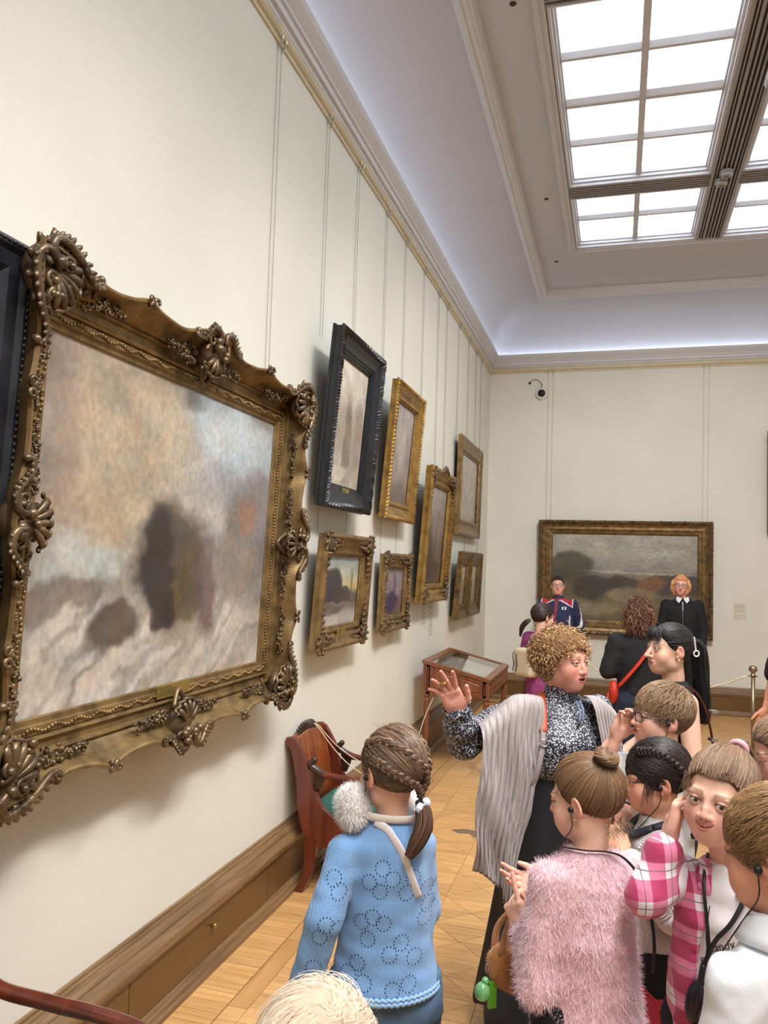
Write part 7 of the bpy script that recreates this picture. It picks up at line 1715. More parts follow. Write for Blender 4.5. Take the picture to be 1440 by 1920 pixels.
wn = np.stack([A_(rng.uniform(-0.06, 0.06), rng.uniform(-0.1, -0.06), rng.uniform(-0.075, -0.045)) + np.linspace(0, 1, 6)[:, None] ** 1.3 * A_(rng.normal(0, 0.01), rng.uniform(-0.03, 0), rng.uniform(-0.04, -0.01)) for _ in range(140)]); p.hair_paths(wn, 0.0005, 0.0003, (150, 122, 94), 0.2, 'flyaway_hair')
earbud(p, -1, [(-0.06, 0.05, 1.10), (-0.05, 0.075, 1.05)])
lanyard(p, [(-0.02, 0.085, 1.07), (-0.055, 0.05, 1.105), (-0.06, -0.01, 1.122), (-0.03, -0.052, 1.128), (0.02, -0.06, 1.125), (0.07, -0.055, 1.105), (0.105, -0.07, 1.06), (0.128, -0.085, 0.97), (0.138, -0.085, 0.90), (0.142, -0.075, 0.83)])
MB().ell(hl(p, (-0.084, -0.004, -0.036)), (0.0025,) * 3, 8, 6).build('ear_stud', M_STEEL, p.root, True)
# tan plush handbag with green charms
bg = thing('handbag', 'round tan plush handbag with green charms held by the pink jumper girl', 'bag', (-0.245, 2.265, 0.765), (0, 0, math.radians(35)))
def fn(P):
    d = smax(s_ell(P, (0.015, 0, -0.005), (0.105, 0.048, 0.082)), P[:, 2] - 0.048, 0.02); return d + 0.004 * noise3(P, 60)
V, F = sdf_mesh(fn, (-0.13, -0.07, -0.12), (0.15, 0.07, 0.09), 0.006); put('bag_body', arr_mesh('bag_body', V, F), M_TAN, bg); fuzz(type('q', (), dict(root=bg)), 'plush', V, F, 5000, 0.006, M_FURF, (176, 116, 58), rng, 0.1, 0.0004, 0.2)
for yy in (-0.022, 0.022):
    MB().tube(spline([(-0.060, yy, 0.030), (-0.048, yy, 0.085), (-0.012, yy * 0.4, 0.128), (0.03, yy * 0.4, 0.128), (0.055, yy, 0.085), (0.062, yy, 0.03)], 24), 0.011, 9, flat=0.4, up=(0, 1, 0)).build('handle', M_TAN, bg, True)
MB().tube([(-0.088 + 0.008 * math.cos(a), 0, -0.01 + 0.012 * math.sin(a)) for a in np.linspace(0, 6.283, 14)], 0.0015, 5).build('key_ring', M_STEEL, bg, True)
gg, gnt3, gb3 = newmat('green_gel'); gb3.inputs['Base Color'].default_value = (*rgb(150, 226, 160), 1); gb3.inputs['Roughness'].default_value = 0.08; gb3.inputs['Transmission Weight'].default_value = 0.6
MB().ell((-0.108, -0.01, -0.062), (0.021, 0.021, 0.024), 16, 10).build('ball_charm', gg, bg, True); MB().ell((-0.10, -0.01, -0.036), (0.010, 0.010, 0.010), 10, 8).build('ball_charm_cap', gg, bg, True)
MB().box((-0.090, -0.014, -0.108), (-0.068, -0.004, -0.040)).build('tag_charm', pmat('green_tag', rgb(96, 170, 44), 0.4), bg)

# ---- boy with glasses ---------------------------------------------------------------------------------
p = Person('boy with dark-rimmed glasses resting his cheek on one hand', (0.168, 3.02), 95, 1.43, True, skin=(228, 178, 156))
p.set_arm(1, (0.10, 0.225, 1.10), (0.075, 0.165, 1.215), (0.125, 0.01, 1.10)); p.set_arm(-1, (-0.155, 0.05, 0.90), (-0.10, 0.17, 0.92), (-0.125, 0.0, 1.10)); p.body()
hd = p.head((0.015, 0.012, 1.312), 14, 4, 0, 0.96, 0.0033, nose=0.7, blush=0.5, iris=(80, 66, 56), gaze=(-0.15, 1, 0.1)); p.hand(1, (0.070, 0.155, 1.225), (-0.05, -0.35, 1.0), (-0.9, -0.4, 0), 0.85, 0.003, curl=((0.5, 0.7, 0.4),) * 4); p.hand(-1, (-0.10, 0.17, 0.92), (0.5, 0.8, 0), (0.3, 0, -1), 0.82, 0.007, curl=((0.5, 0.6, 0.4),) * 4); p.finish()
top(p, M_GREYCL, 0.020, (-0.75, -0.75), 't_shirt', 0.009); p.trousers(M_DENIMD, h=0.014); p.shoes(M_LEATHER, 0.012)
short_hair(p, hd, (118, 92, 66), 2300, 0.012, tcol=(140, 112, 82), fwd=0.2, n=6, bound=lambda z: np.interp(z, [-0.06, -0.03, 0.0, 0.022, 0.04, 0.056, 0.070], [-0.05, -0.03, -0.004, 0.030, 0.05, 0.072, 0.3]))
specs(p, M_SPECS, 0.0225, 0.0155, 3.2); earbud(p, -1, [(-0.05, 0.05, 1.17), (-0.03, 0.09, 1.1)])

# ---- dark-haired girl in profile -----------------------------------------------------------------------------
p = Person('girl with black plaited hair in profile, white ribbed top and red heart skirt', (0.125, 2.62), 97, 1.32, True, skin=(222, 166, 136))
p.set_arm(-1, (-0.155, -0.02, 0.86), (-0.115, 0.115, 1.005), (-0.112, 0.0, 1.02)); p.set_arm(1, (0.14, 0.03, 0.83), (0.05, 0.16, 0.9), (0.112, 0.0, 1.02)); p.body()
hd = p.head((0.01, 0.005, 1.196), 4, -6, 0, 0.93, 0.0033, nose=0.62, blush=0.25, iris=(40, 28, 24), gaze=(-0.1, 1, -0.1), cheek=1.1, lips=(186, 110, 100)); p.hand(-1, (-0.115, 0.115, 1.005), (0.35, 0.35, 0.6), (0.8, -0.1, -0.3), 0.80, 0.003, curl=((1.3, 1.4, 0.8),) * 4, thumb=((0.4, 0.85, -0.5), (-0.3, 0.6, -0.4))); p.hand(1, (0.05, 0.16, 0.9), (-0.5, 0.8, 0), (0, 0, -1), 0.8, 0.007, curl=((0.6, 0.7, 0.4),) * 4); p.finish()
o = top(p, M_RIB, 0.016, (0.85, 0.85), 'ribbed_top', 0.008, zlo=0.66, tab=[(0.66, 0.130, 0.098, 0, 0), (0.80, 0.124, 0.092, 0, 0), (0.95, 0.122, 0.086, 0, 0), (1.02, 0.112, 0.078, 0, 0), (1.06, 0.078, 0.062, 0, -0.006), (1.085, 0.055, 0.052, 0, -0.006)]); setpc(o, p.last[0], pc_std(p, rt=0.115))
def fn(P): 
    ang = np.arctan2(P[:, 0], P[:, 1]); return s_sect(P, [(0.40, 0.19, 0.165, 0, 0), (0.55, 0.165, 0.135, 0, 0), (0.69, 0.122, 0.092, 0, 0)]) + 0.01 * np.sin(ang * 8) * np.clip((0.68 - P[:, 2]) / 0.2, 0, 1)
p.garment('skirt', fn, pmat('red_cloth', rgb(176, 46, 58), 0.8, var=0.1, scale=20), (-0.23, -0.21, 0.37), (0.23, 0.21, 0.72), 0.01); V, F = p.last
ht = MB(); hs = [(0.5 * math.sin(t) ** 3, (13 * math.cos(t) - 5 * math.cos(2 * t) - 2 * math.cos(3 * t) - math.cos(4 * t)) / 32) for t in np.linspace(0, 6.283, 20)[:-1]]
bv = BVHTree.FromPolygons([tuple(v) for v in V], [tuple(f) for f in F])
for a in np.linspace(0, 2 * math.pi, 17)[:-1]:
    for k, z_ in enumerate((0.45, 0.52, 0.59, 0.65)):
        a2 = a + 0.2 * (k % 2); d = Vector((-math.sin(a2), -math.cos(a2), 0)); h_ = bv.ray_cast(Vector((math.sin(a2) * 0.5, math.cos(a2) * 0.5, z_)), d)
        if h_[0] is not None:
            ta = Vector((math.cos(a2), -math.sin(a2), 0)); ht.add([tuple(h_[0] + ta * (x * 0.030) + Vector((0, 0, 1)) * (y * 0.030) + h_[1] * 0.0025) for x, y in hs], [tuple(range(len(hs)))])
ht.build('heart_print', pmat('dark_red_print', rgb(112, 20, 34), 0.8), p.root, kind='stuff')
p.trousers(M_BLACKC, 0.006, 'tights', h=0.014, top=0.5); p.shoes(M_LEATHER, 0.012)
DB = (44, 36, 34); p.hair_cap(0.009, 0.0045, (34, 28, 28), bound=lambda z: np.interp(z, [-0.075, -0.045, -0.015, 0.012, 0.03, 0.045, 0.060, 0.072], [-0.055, -0.035, -0.012, 0.040, 0.062, 0.075, 0.09, 0.3])); u = roots(hd, 2600, rng, 0.009, lambda z: np.interp(z, [-0.075, -0.045, -0.015, 0.012, 0.03, 0.045, 0.060, 0.072], [-0.055, -0.035, -0.012, 0.040, 0.062, 0.075, 0.09, 0.3]))
p.hair_paths(pull_paths(hd, u, (-0.3, -0.8, -0.5), rng, 7, 0.010, 0.004), 0.0011, 0.0006, DB, 0.4)
braid(p, 'side_plait', [(-0.045, 0.06, 0.098), (-0.062, 0.02, 0.098), (-0.076, -0.03, 0.075), (-0.080, -0.075, 0.03), (-0.066, -0.10, -0.02), (-0.045, -0.105, -0.07), (-0.03, -0.105, -0.13), (-0.02, -0.10, -0.19)], 0.0085, 0.0075, 9, DB, 110)
sb = np.stack([A_(rng.uniform(-0.082, -0.07), rng.uniform(0.02, 0.045), 0.02) + np.linspace(0, 1, 8)[:, None] * A_(rng.normal(-0.002, 0.003), rng.normal(0.012, 0.008), rng.uniform(-0.09, -0.04)) for _ in range(34)]); p.hair_paths(sb, 0.0007, 0.0004, DB, 0.2, 'loose_locks')
earbud(p, -1, [(-0.04, 0.04, 1.08), (-0.03, 0.08, 1.03)])
ptube(p, 'neck_scarf', [(-0.062, 0.02, 1.068), (-0.058, -0.035, 1.090), (0.0, -0.062, 1.098), (0.058, -0.035, 1.09), (0.06, 0.03, 1.068), (0.03, 0.075, 1.04), (-0.03, 0.08, 1.035), (-0.062, 0.02, 1.068)], 0.017, pmat('dark_scarf', rgb(30, 36, 46), 0.7, var=0.5, scale=40), 40, 9, 0.6)

# ---- smiling girl in the plaid shirt ------------------------------------------------------------------------------
p = Person('smiling girl in a pink plaid shirt over a printed white tee, hand at her ear', (0.268, 2.13), 160, 1.40, True, skin=(232, 184, 162))
p.set_arm(1, (0.158, 0.125, 1.055), (0.128, 0.048, 1.185), (0.115, 0.01, 1.085)); p.set_arm(-1, (-0.145, 0.02, 0.87), (-0.10, 0.13, 0.80), (-0.115, 0.0, 1.085)); p.body()
hd = p.head((0.016, 0.030, 1.288), -6, 2, -6, 0.965, 0.0027, nose=0.5, blush=0.45, iris=(76, 56, 44), gaze=(-0.32, 1, 0.05), smile=2.0, lipw=1.02, lips=(206, 122, 114), brow=(134, 102, 80), eye_open=1.15)
p.hand(1, (0.126, 0.046, 1.190), (-0.16, -0.14, 0.95), (-0.9, -0.2, 0.1), 0.80, 0.003, curl=((0.9, 1.0, 0.5), (0.8, 0.9, 0.5), (0.8, 0.9, 0.5), (0.8, 0.9, 0.5)), thumb=((0.5, 0.85, -0.4), (0.1, 1.0, -0.5))); p.hand(-1, (-0.10, 0.13, 0.80), (0.4, 0.6, -0.5), (0.6, 0, -0.4), 0.8, 0.007, curl=((0.5, 0.6, 0.4),) * 4); p.finish()
T_ = [(0.62, 0.128, 0.098, 0, 0.005), (0.75, 0.122, 0.094, 0, 0.004), (0.9, 0.118, 0.090, 0, 0.004), (1.02, 0.112, 0.084, 0, 0), (1.08, 0.100, 0.072, 0, -0.004), (1.115, 0.068, 0.06, 0, -0.004), (1.135, 0.052, 0.05, 0, -0.002)]
top(p, M_TEE, 0.01, (-0.4, -0.4), 't_shirt', 0.008, zlo=0.62, tab=T_); TV, TF = p.last
def opn(P, d):   # the shirt hangs open in front
    return smax(d, -(np.maximum(np.abs(P[:, 0] + 0.012) - np.interp(P[:, 2], [0.6, 0.9, 1.05, 1.14], [0.085, 0.062, 0.040, 0.038]), 0.015 - P[:, 1])), 0.012)
o = top(p, M_PLAID, 0.02, (0.9, 0.72), 'plaid_shirt', 0.007, zlo=0.60, tab=[(t[0] - 0.02 * (i == 0), t[1] + 0.012 + 0.006 * (i < 3), t[2] + 0.012 + 0.006 * (i < 3), t[3], t[4]) for i, t in enumerate(T_)], sl=(0.050, 0.046, 0.042), extra=opn, amp=0.006); setpc(o, p.last[0], lambda V: np.stack([V[:, 0] * 0.9 + V[:, 1] * 0.6 + 5, V[:, 2] + 0.12 * V[:, 0] + 5, V[:, 1]], 1)); PV, PF = p.last
wv = p.arm[1]; cdir = (wv[2] - wv[1]) / np.linalg.norm(wv[2] - wv[1]); cc_ = wv[1] + (wv[2] - wv[1]) * 0.72
ptube(p, 'cuff', [tuple(cc_ + cdir * t) for t in (-0.014, -0.004, 0.006, 0.014)], 0.041, M_PLAID, 6, 20); setpc(p.root.children[-1], np.array([v.co for v in p.root.children[-1].data.vertices]), lambda V: V + 5)
cl = MB()
for sx in (-1, 1): cl.tube(spline([(sx * 0.055, -0.02, 1.128), (sx * 0.058, 0.03, 1.118), (sx * 0.04, 0.072, 1.082)], 12), 0.014, 8, flat=0.4)
o = cl.build('collar', M_PLAID, p.root, True); setpc(o, np.array([v.co for v in o.data.vertices]), lambda V: V + 5)
# printed face of a generic dog and the word on the tee
bt = BVHTree.FromPolygons([tuple(v) for v in TV], [tuple(f) for f in TF])
def onto(pts, off=0.0015):
    out = []
    for x, z in pts:
        h_ = bt.ray_cast(Vector((x, 0.6, z)), Vector((0, -1, 0))); out.append(tuple(h_[0] + Vector((0, off, 0))) if h_[0] is not None else (x, 0.09, z))
    return out
def patch(name, poly, mat, off=0.0015): return MB().add(onto(poly, off), [tuple(range(len(poly)))]).build(name, mat, p.root)
M_PRG = pmat('grey_print_ink', rgb(104, 102, 104), 0.85); M_PRK = pmat('black_print_ink', rgb(40, 36, 38), 0.85)
def ovl(cx, cz, rx, rz, rot=0.0, n=18): return [(cx + rx * math.cos(a) * math.cos(rot) - rz * math.sin(a) * math.sin(rot), cz + rx * math.cos(a) * math.sin(rot) + rz * math.sin(a) * math.cos(rot)) for a in np.linspace(0, 6.283, n)[:-1]]
patch('printed_patch', [(0.045, 0.930), (0.030, 0.925), (0.018, 0.900), (0.012, 0.875), (0.004, 0.862), (-0.002, 0.850), (0.016, 0.845), (0.030, 0.872), (0.040, 0.90)], M_PRG); patch('printed_patch', [(-0.028, 0.985), (-0.020, 0.945), (-0.006, 0.938), (-0.03, 0.932), (-0.038, 0.95)], M_PRG)
patch('printed_eye', ovl(0.010, 0.892, 0.012, 0.013), M_WHITEC, 0.0022); patch('printed_eye', ovl(0.010, 0.892, 0.009, 0.010), M_PRK, 0.003); patch('printed_nose', ovl(-0.022, 0.905, 0.0075, 0.0055), M_PRK, 0.0022)
for ln in ([(-0.022, 0.900), (-0.03, 0.893), (-0.042, 0.895)], [(-0.022, 0.900), (-0.018, 0.885), (-0.026, 0.878)], [(0.045, 0.93), (0.02, 0.938), (-0.006, 0.938)], [(0.012, 0.85), (0.018, 0.82), (0.02, 0.79)]):
    MB().tube(onto([tuple(q) for q in spline([(a, b, 0) for a, b in ln], 10)[:, :2]], 0.001), 0.0009, 4).build('printed_line', M_PRK, p.root)
tc_ = bpy.data.curves.new('word', 'FONT'); tc_.body = 'candy'; tc_.size = 0.026; tc_.shear = 0.25; to = bpy.data.objects.new('word', tc_); COL.objects.link(to); dg = bpy.context.evaluated_depsgraph_get(); me = bpy.data.meshes.new_from_object(to.evaluated_get(dg)); bpy.data.objects.remove(to)
tv = np.zeros(len(me.vertices) * 3); me.vertices.foreach_get('co', tv); tv = tv.reshape(-1, 3); ca, sa = math.cos(0.45), math.sin(0.45); w3 = onto([(0.022 - (x * ca - y * sa), 0.950 + x * sa + y * ca) for x, y, _ in tv], 0.0018); me.vertices.foreach_set('co', np.array(w3).ravel()); put('printed_word', me, M_PRK, p.root, False)
p.trousers(M_BLACKC, 0.010, 'leggings', h=0.014); p.shoes(M_LEATHER, 0.012)
QB = (126, 98, 76); p.hair_cap(0.006, 0.004, (98, 76, 60)); u = roots(hd, 3000, rng); TGQ = (A_(0.0, -0.075, 0.115) - hd.cc) / hd.cr
p.hair_paths(pull_paths(hd, u, TGQ, rng, 7, 0.007, 0.004), 0.0010, 0.0006, QB, 0.34)
p.hair_paths(tail_paths([(0.0, -0.085, 0.108), (0.0, -0.115, 0.115), (-0.01, -0.135, 0.07), (-0.02, -0.13, 0.0), (-0.02, -0.12, -0.09)], (0.012, 0.022, 0.028, 0.026, 0.012), 350, 9, rng), 0.0016, 0.0006, QB, 0.26, 'ponytail')
MB().tube([(0.019 * math.cos(a), -0.097 + 0.006 * math.sin(a), 0.110 + 0.019 * math.sin(a)) for a in np.linspace(0, 6.283, 20)], 0.008, 8).xform(p.HMx).build('hair_band', pmat('pink_band', rgb(226, 170, 178), 0.8), p.root, True)
wn = np.stack([A_(sx * rng.uniform(0.055, 0.078), rng.uniform(0.03, 0.055), rng.uniform(0.02, 0.06)) + np.linspace(0, 1, 7)[:, None] * A_(sx * rng.uniform(0, 0.012), rng.uniform(-0.015, 0.01), rng.uniform(-0.05, -0.015)) for sx in (-1, 1) for _ in range(40)]); p.hair_paths(wn, 0.0006, 0.0003, (150, 122, 98), 0.2, 'flyaway_hair')
lanyard(p, [(-0.055, -0.01, 1.15), (-0.06, 0.05, 1.12), (-0.03, 0.098, 1.04), (0.005, 0.106, 0.99), (0.02, 0.110, 0.955), (0.03, 0.112, 0.93)]); lanyard(p, [(0.05, 0.0, 1.145), (0.04, 0.075, 1.10), (0.026, 0.10, 1.02), (0.02, 0.108, 0.96), (0.03, 0.112, 0.93)], r=0.004)
ptube(p, 'lanyard_clip', [(0.03, 0.114, 0.93), (0.034, 0.116, 0.905), (0.037, 0.117, 0.885)], 0.007, M_CORD, 10, 8)
MB().ell((0, 0, 0), (0.021, 0.011, 0.050), 14, 12).xform(Matrix.Translation((0.048, 0.119, 0.845)) @ Matrix.Rotation(-0.18, 4, 'Y')).build('audio_receiver', pmat('navy_plastic', rgb(20, 22, 36), 0.25), p.root, True)
ptube(p, 'earbud_cord', [(0.02, 0.102, 1.06), (0.026, 0.108, 1.0), (0.024, 0.112, 0.96), (0.036, 0.118, 0.9)], 0.0014, M_CORD, 20, 5)

# ---- boy in the white shirt, nearest at the right ------------------------------------------------------------------------
p = Person('boy in a plain white collared shirt from behind, lower right corner', (0.302, 1.64), 42, 1.44, True, skin=(226, 166, 138))
p.set_arm(-1, (-0.185, -0.01, 0.90), (-0.15, 0.14, 0.80), (-0.135, -0.005, 1.115)); p.set_arm(1, (0.18, 0.0, 0.90), (0.15, 0.15, 0.82), (0.135, -0.005, 1.115)); p.body()
hd = p.head((0.0, 0.02, 1.312), 18, -6, 0, 0.97, 0.0046, nose=0.7, blush=0.4, neck_r=0.046); p.hand(-1, (-0.15, 0.14, 0.80), (0.4, 0.8, 0), (0.5, 0, -0.6), 0.85, 0.007, curl=((0.5, 0.6, 0.4),) * 4); p.hand(1, (0.15, 0.15, 0.82), (-0.4, 0.8, 0), (-0.5, 0, -0.6), 0.85, 0.007, curl=((0.5, 0.6, 0.4),) * 4); p.finish()
top(p, M_WHITEC, 0.02, (0.9, 0.9), 'shirt', 0.008, tab=[(0.66, 0.155, 0.118, 0, 0), (0.85, 0.146, 0.110, 0, 0), (1.03, 0.143, 0.104, 0, 0), (1.11, 0.132, 0.090, 0, -0.002), (1.155, 0.104, 0.072, 0, -0.006), (1.185, 0.072, 0.06, 0, -0.006), (1.205, 0.058, 0.054, 0, -0.004)], sl=(0.052, 0.050, 0.046), amp=0.007)
rows = []
for k, (z_, r_) in enumerate(((1.185, 0.062), (1.214, 0.058), (1.224, 0.060), (1.216, 0.068), (1.194, 0.080), (1.178, 0.088))):
    rows.append([(r_ * 1.04 * math.sin(a), -0.004 + r_ * math.cos(a) * 0.98, z_ - 0.018 * max(0, math.cos(a)) - 0.004 * (k > 3)) for a in np.linspace(0.35, 2 * math.pi - 0.35, 50)])
loft(rows, 'collar', M_WHITEC, p.root, 0.003); p.trousers(M_DENIMD, h=0.014); p.shoes(M_LEATHER, 0.012)
short_hair(p, hd, (122, 92, 62), 3300, 0.010, tcol=(150, 116, 80), fwd=0.6, jit=0.18, step=0.013, n=6)
u = roots(hd, 500, rng, 0.004, hair_bound, -0.075); 
earbud(p, -1, [(-0.055, 0.05, 1.19), (-0.075, 0.07, 1.14), (-0.10, 0.10, 1.06)])

# ---- girl at the right edge ------------------------------------------------------------------------------------------
p = Person('girl with tied-back light brown hair half cut off at the right edge', (0.515, 2.72), 88, 1.40, True, skin=(222, 172, 150))
p.set_arm(-1, (-0.16, 0.0, 0.86), (-0.13, 0.12, 0.8)); p.set_arm(1, (0.16, 0.0, 0.86), (0.13, 0.12, 0.8)); p.body(); hd = p.head((0.0, 0.02, 1.285), 4, -18, 0, 0.94, 0.004, nose=0.65, blush=0.3, eye_open=0.6); p.hand(-1, (-0.13, 0.12, 0.8), (0, 0.8, -0.3), (1, 0, 0), 0.8, 0.005); p.hand(1, (0.13, 0.12, 0.8), (0, 0.8, -0.3), (-1, 0, 0), 0.8, 0.005); p.finish()
top(p, M_NAVYC, 0.015, (0.9, 0.9), 'jumper', 0.012); p.trousers(M_DENIMD, h=0.014); p.shoes(M_LEATHER, 0.012); p.hair_cap(0.006, 0.0045, (104, 84, 68)); u = roots(hd, 1300, rng); p.hair_paths(pull_paths(hd, u, (0, -0.9, 0.1), rng, 7, 0.007, 0.004), 0.0016, 0.0008, (140, 114, 92), 0.26)
p.hair_paths(tail_paths([(0, -0.115, 0.03), (0, -0.15, 0.0), (0, -0.15, -0.08), (0.0, -0.14, -0.16)], (0.012, 0.022, 0.022, 0.01), 250, 10, rng), 0.0016, 0.0007, (140, 114, 92), 0.26, 'ponytail')

# ---- woman with the black ponytail ----------------------------------------------------------------------------------------------
p = Person('woman with a long black ponytail and jewelled clip in a sleeveless black top', (0.25, 3.97), 112, 1.60, False, 1.0, (226, 182, 158))
p.set_arm(-1, (-0.205, 0.0, 1.03), (-0.17, 0.14, 0.86), (-0.160, 0.0, 1.255)); p.set_arm(1, (0.20, 0.02, 1.03), (0.14, 0.2, 0.95), (0.160, 0.0, 1.255)); p.body()
hd = p.head((-0.005, 0.02, 1.470), 6, 2, 0, 1.0, 0.0036, nose=1.05, blush=0.25, iris=(56, 40, 34), gaze=(0.1, 1, 0.05), lips=(170, 84, 84), brow=(40, 32, 30), narrow=0.95); p.hand(-1, (-0.17, 0.14, 0.86), (0.3, 0.8, -0.3), (1, 0, 0), 0.98, 0.007, curl=((0.5, 0.6, 0.4),) * 4); p.hand(1, (0.14, 0.2, 0.95), (-0.3, 0.8, 0), (-1, 0, 0), 0.98, 0.007, curl=((0.5, 0.6, 0.4),) * 4)
V, F = sdf_mesh(lambda P: np.minimum(s_cap(P, (-0.150, 0.0, 1.245), (-0.205, 0.0, 1.03), 0.048, 0.040), s_cap(P, (0.150, 0.0, 1.245), (0.20, 0.02, 1.03), 0.048, 0.040)), (-0.27, -0.07, 0.97), (0.27, 0.08, 1.31), 0.008); p.add(V, F, p.skincol(V)); p.finish()
top(p, M_BLACKC, 0.018, (0, 0), 'sleeveless_top', 0.010, tab=[(0.75, 0.150, 0.115, 0, 0), (0.95, 0.136, 0.105, 0, 0), (1.1, 0.148, 0.120, 0, 0.012), (1.22, 0.150, 0.105, 0, 0.004), (1.275, 0.125, 0.078, 0, -0.006), (1.31, 0.085, 0.062, 0, -0.012), (1.33, 0.062, 0.05, 0, -0.02)]); p.trousers(M_BLACKC, 0.012, h=0.016); p.shoes(M_LEATHER, 0.012)
KB = (40, 38, 40); p.hair_cap(0.006, 0.005, (28, 26, 28)); u = roots(hd, 1500, rng, 0.006); p.hair_paths(pull_paths(hd, u, (0, -0.9, 0.1), rng, 7, 0.007, 0.004), 0.0016, 0.0009, KB, 0.3)
p.hair_paths(tail_paths([(0, -0.120, 0.04), (0, -0.155, 0.02), (0.0, -0.165, -0.06), (-0.01, -0.17, -0.16), (-0.015, -0.185, -0.28), (-0.01, -0.19, -0.33)], (0.014, 0.030, 0.038, 0.036, 0.028, 0.02), 420, 10, rng, 0.004), 0.0018, 0.0006, KB, 0.3, 'ponytail')
fr = np.stack([A_(rng.uniform(-0.055, 0.06), rng.uniform(0.045, 0.065), 0.098) + np.linspace(0, 1, 9)[:, None] * A_(rng.normal(-0.012, 0.008), 0.022, rng.uniform(-0.075, -0.045)) + A_(0, 0.010, 0.002) * np.sin(np.linspace(0, 3.14, 9))[:, None] for _ in range(150)]); p.hair_paths(fr, 0.0012, 0.0005, KB, 0.2, 'fringe')
M_PEARL = pmat('pearl', rgb(232, 228, 224), 0.2, var=0.05)
cp_ = MB()
for q in np.linspace(0, 1, 9): cp_.ell((-0.086 + 0.004 * q, -0.075 - 0.012 * q, 0.062 - 0.052 * q), (0.0045,) * 3, 7, 5)
for a in np.linspace(0, 6.283, 13)[:-1]: cp_.ell((-0.084, -0.090 + 0.013 * math.cos(a), -0.008 + 0.013 * math.sin(a)), (0.004,) * 3, 7, 5)
cp_.xform(p.HMx).build('hair_clip', M_PEARL, p.root, True, kind='stuff'); MB().ell(hl(p, (-0.084, -0.004, -0.042)), (0.005,) * 3, 8, 6).build('earring', M_PEARL, p.root, True)
ptube(p, 'bag_strap', [(-0.10, 0.12, 1.16), (-0.120, 0.07, 1.285), (-0.130, 0.0, 1.318), (-0.150, -0.06, 1.27), (-0.185, -0.095, 1.12), (-0.205, -0.09, 0.95), (-0.215, -0.06, 0.82)], 0.011, pmat('brown_strap', rgb(86, 34, 30), 0.35, var=0.3, scale=30), 40, 8, 0.35, (0, 0, 1))
for zz in (1.22, 1.10, 0.98): MB().box((-0.205, -0.115, zz - 0.006), (-0.17, -0.085, zz + 0.006)).build('strap_stud', M_STEEL, p.root)

# ---- woman from behind with the red bag -----------------------------------------------------------------------------------------------
p = Person('woman from behind with wavy brown hair, black jumper, jeans and red shoulder bag', (0.17, 6.33), 6, 1.66, False, 1.05, (222, 172, 150))
p.set_arm(-1, (-0.225, -0.02, 1.08), (-0.13, 0.17, 1.06), (-0.165, 0.0, 1.30)); p.set_arm(1, (0.225, 0.0, 1.08), (0.14, 0.18, 1.05), (0.165, 0.0, 1.30)); p.body(); hd = p.head((0.0, 0.02, 1.515), -14, -6, 0, 1.0, 0.005); p.hand(-1, (-0.13, 0.17, 1.06), (0.5, 0.6, 0.3), (0, -0.5, 0.6), 0.98, 0.006); p.hand(1, (0.14, 0.18, 1.05), (-0.5, 0.6, 0.3), (0, -0.5, 0.6), 0.98, 0.006); p.finish()
top(p, M_BLACKC, 0.03, (0.95, 0.95), 'jumper', 0.013, zlo=0.90, tab=[(0.90, 0.158, 0.125, 0, 0), (1.05, 0.160, 0.125, 0, 0), (1.2, 0.168, 0.122, 0, 0), (1.30, 0.150, 0.10, 0, -0.004), (1.35, 0.105, 0.075, 0, -0.01), (1.385, 0.07, 0.066, 0, -0.01)], sl=(0.068, 0.062, 0.05)); p.trousers(M_DENIMD, 0.014, 'jeans', h=0.014); p.shoes(M_LEATHER, 0.012)
WB = (96, 66, 50); p.hair_cap(0.016, 0.006, (70, 48, 38), zmin=-0.07, extra=lambda P, d: smin(d, smax(s_ell(P, (0, -0.045, -0.035), (0.112, 0.095, 0.13)), (P[:, 1] - 0.012), 0.02), 0.02), lump=0.014)
S_ = 750; us = sph_dirs(S_ * 3, rng); cs = A_(0, -0.045, -0.03) + us * A_(0.108, 0.095, 0.128); ok = cs[:, 1] < 0.01; cs = cs[ok][:S_]; us = us[ok][:S_]; n_ = 14; tt = np.linspace(0, 1, n_); S_ = len(cs); tw = rng.uniform(5, 9, (S_, 1)); rr = rng.uniform(0.004, 0.010, (S_, 1)); an = rng.uniform(0, 6.28, (S_, 1)) + tw * tt[None]; dn = A_(0, 0, -1) + us * 0.25 + rng.normal(0, 0.2, us.shape); dn /= np.linalg.norm(dn, axis=1)[:, None]; n1 = np.cross(dn, us); n1 /= np.linalg.norm(n1, axis=1)[:, None] + 1e-9
cp = cs[:, None, :] + (rng.uniform(0.05, 0.10, (S_, 1)) * (tt - 0.4)[None])[..., None] * dn[:, None, :] + (rr * np.cos(an))[..., None] * n1[:, None, :] + (rr * np.sin(an))[..., None] * us[:, None, :]; p.hair_paths(cp, 0.0028, 0.0012, WB, 0.4, 'waves', tipcol=(128, 90, 64))
ptube(p, 'bag_strap', [(0.10, 0.09, 1.33), (0.115, 0.0, 1.385), (0.09, -0.10, 1.33), (0.0, -0.152, 1.19), (-0.10, -0.152, 1.06), (-0.16, -0.11, 0.98)], 0.014, M_REDB, 30, 8, 0.3, (0, 0, 1))
V, F = sdf_mesh(lambda P: s_ell(P, (-0.19, -0.07, 0.935), (0.035, 0.07, 0.085)), (-0.27, -0.17, 0.78), (-0.12, 0.05, 1.02), 0.012); put('shoulder_bag', arr_mesh('shoulder_bag', V, F), M_REDB, p.root); MB().tube([(-0.23, -0.1, 0.93), (-0.24, -0.12, 0.82)], 0.006, 6).build('bag_tassel', M_REDB, p.root, True)

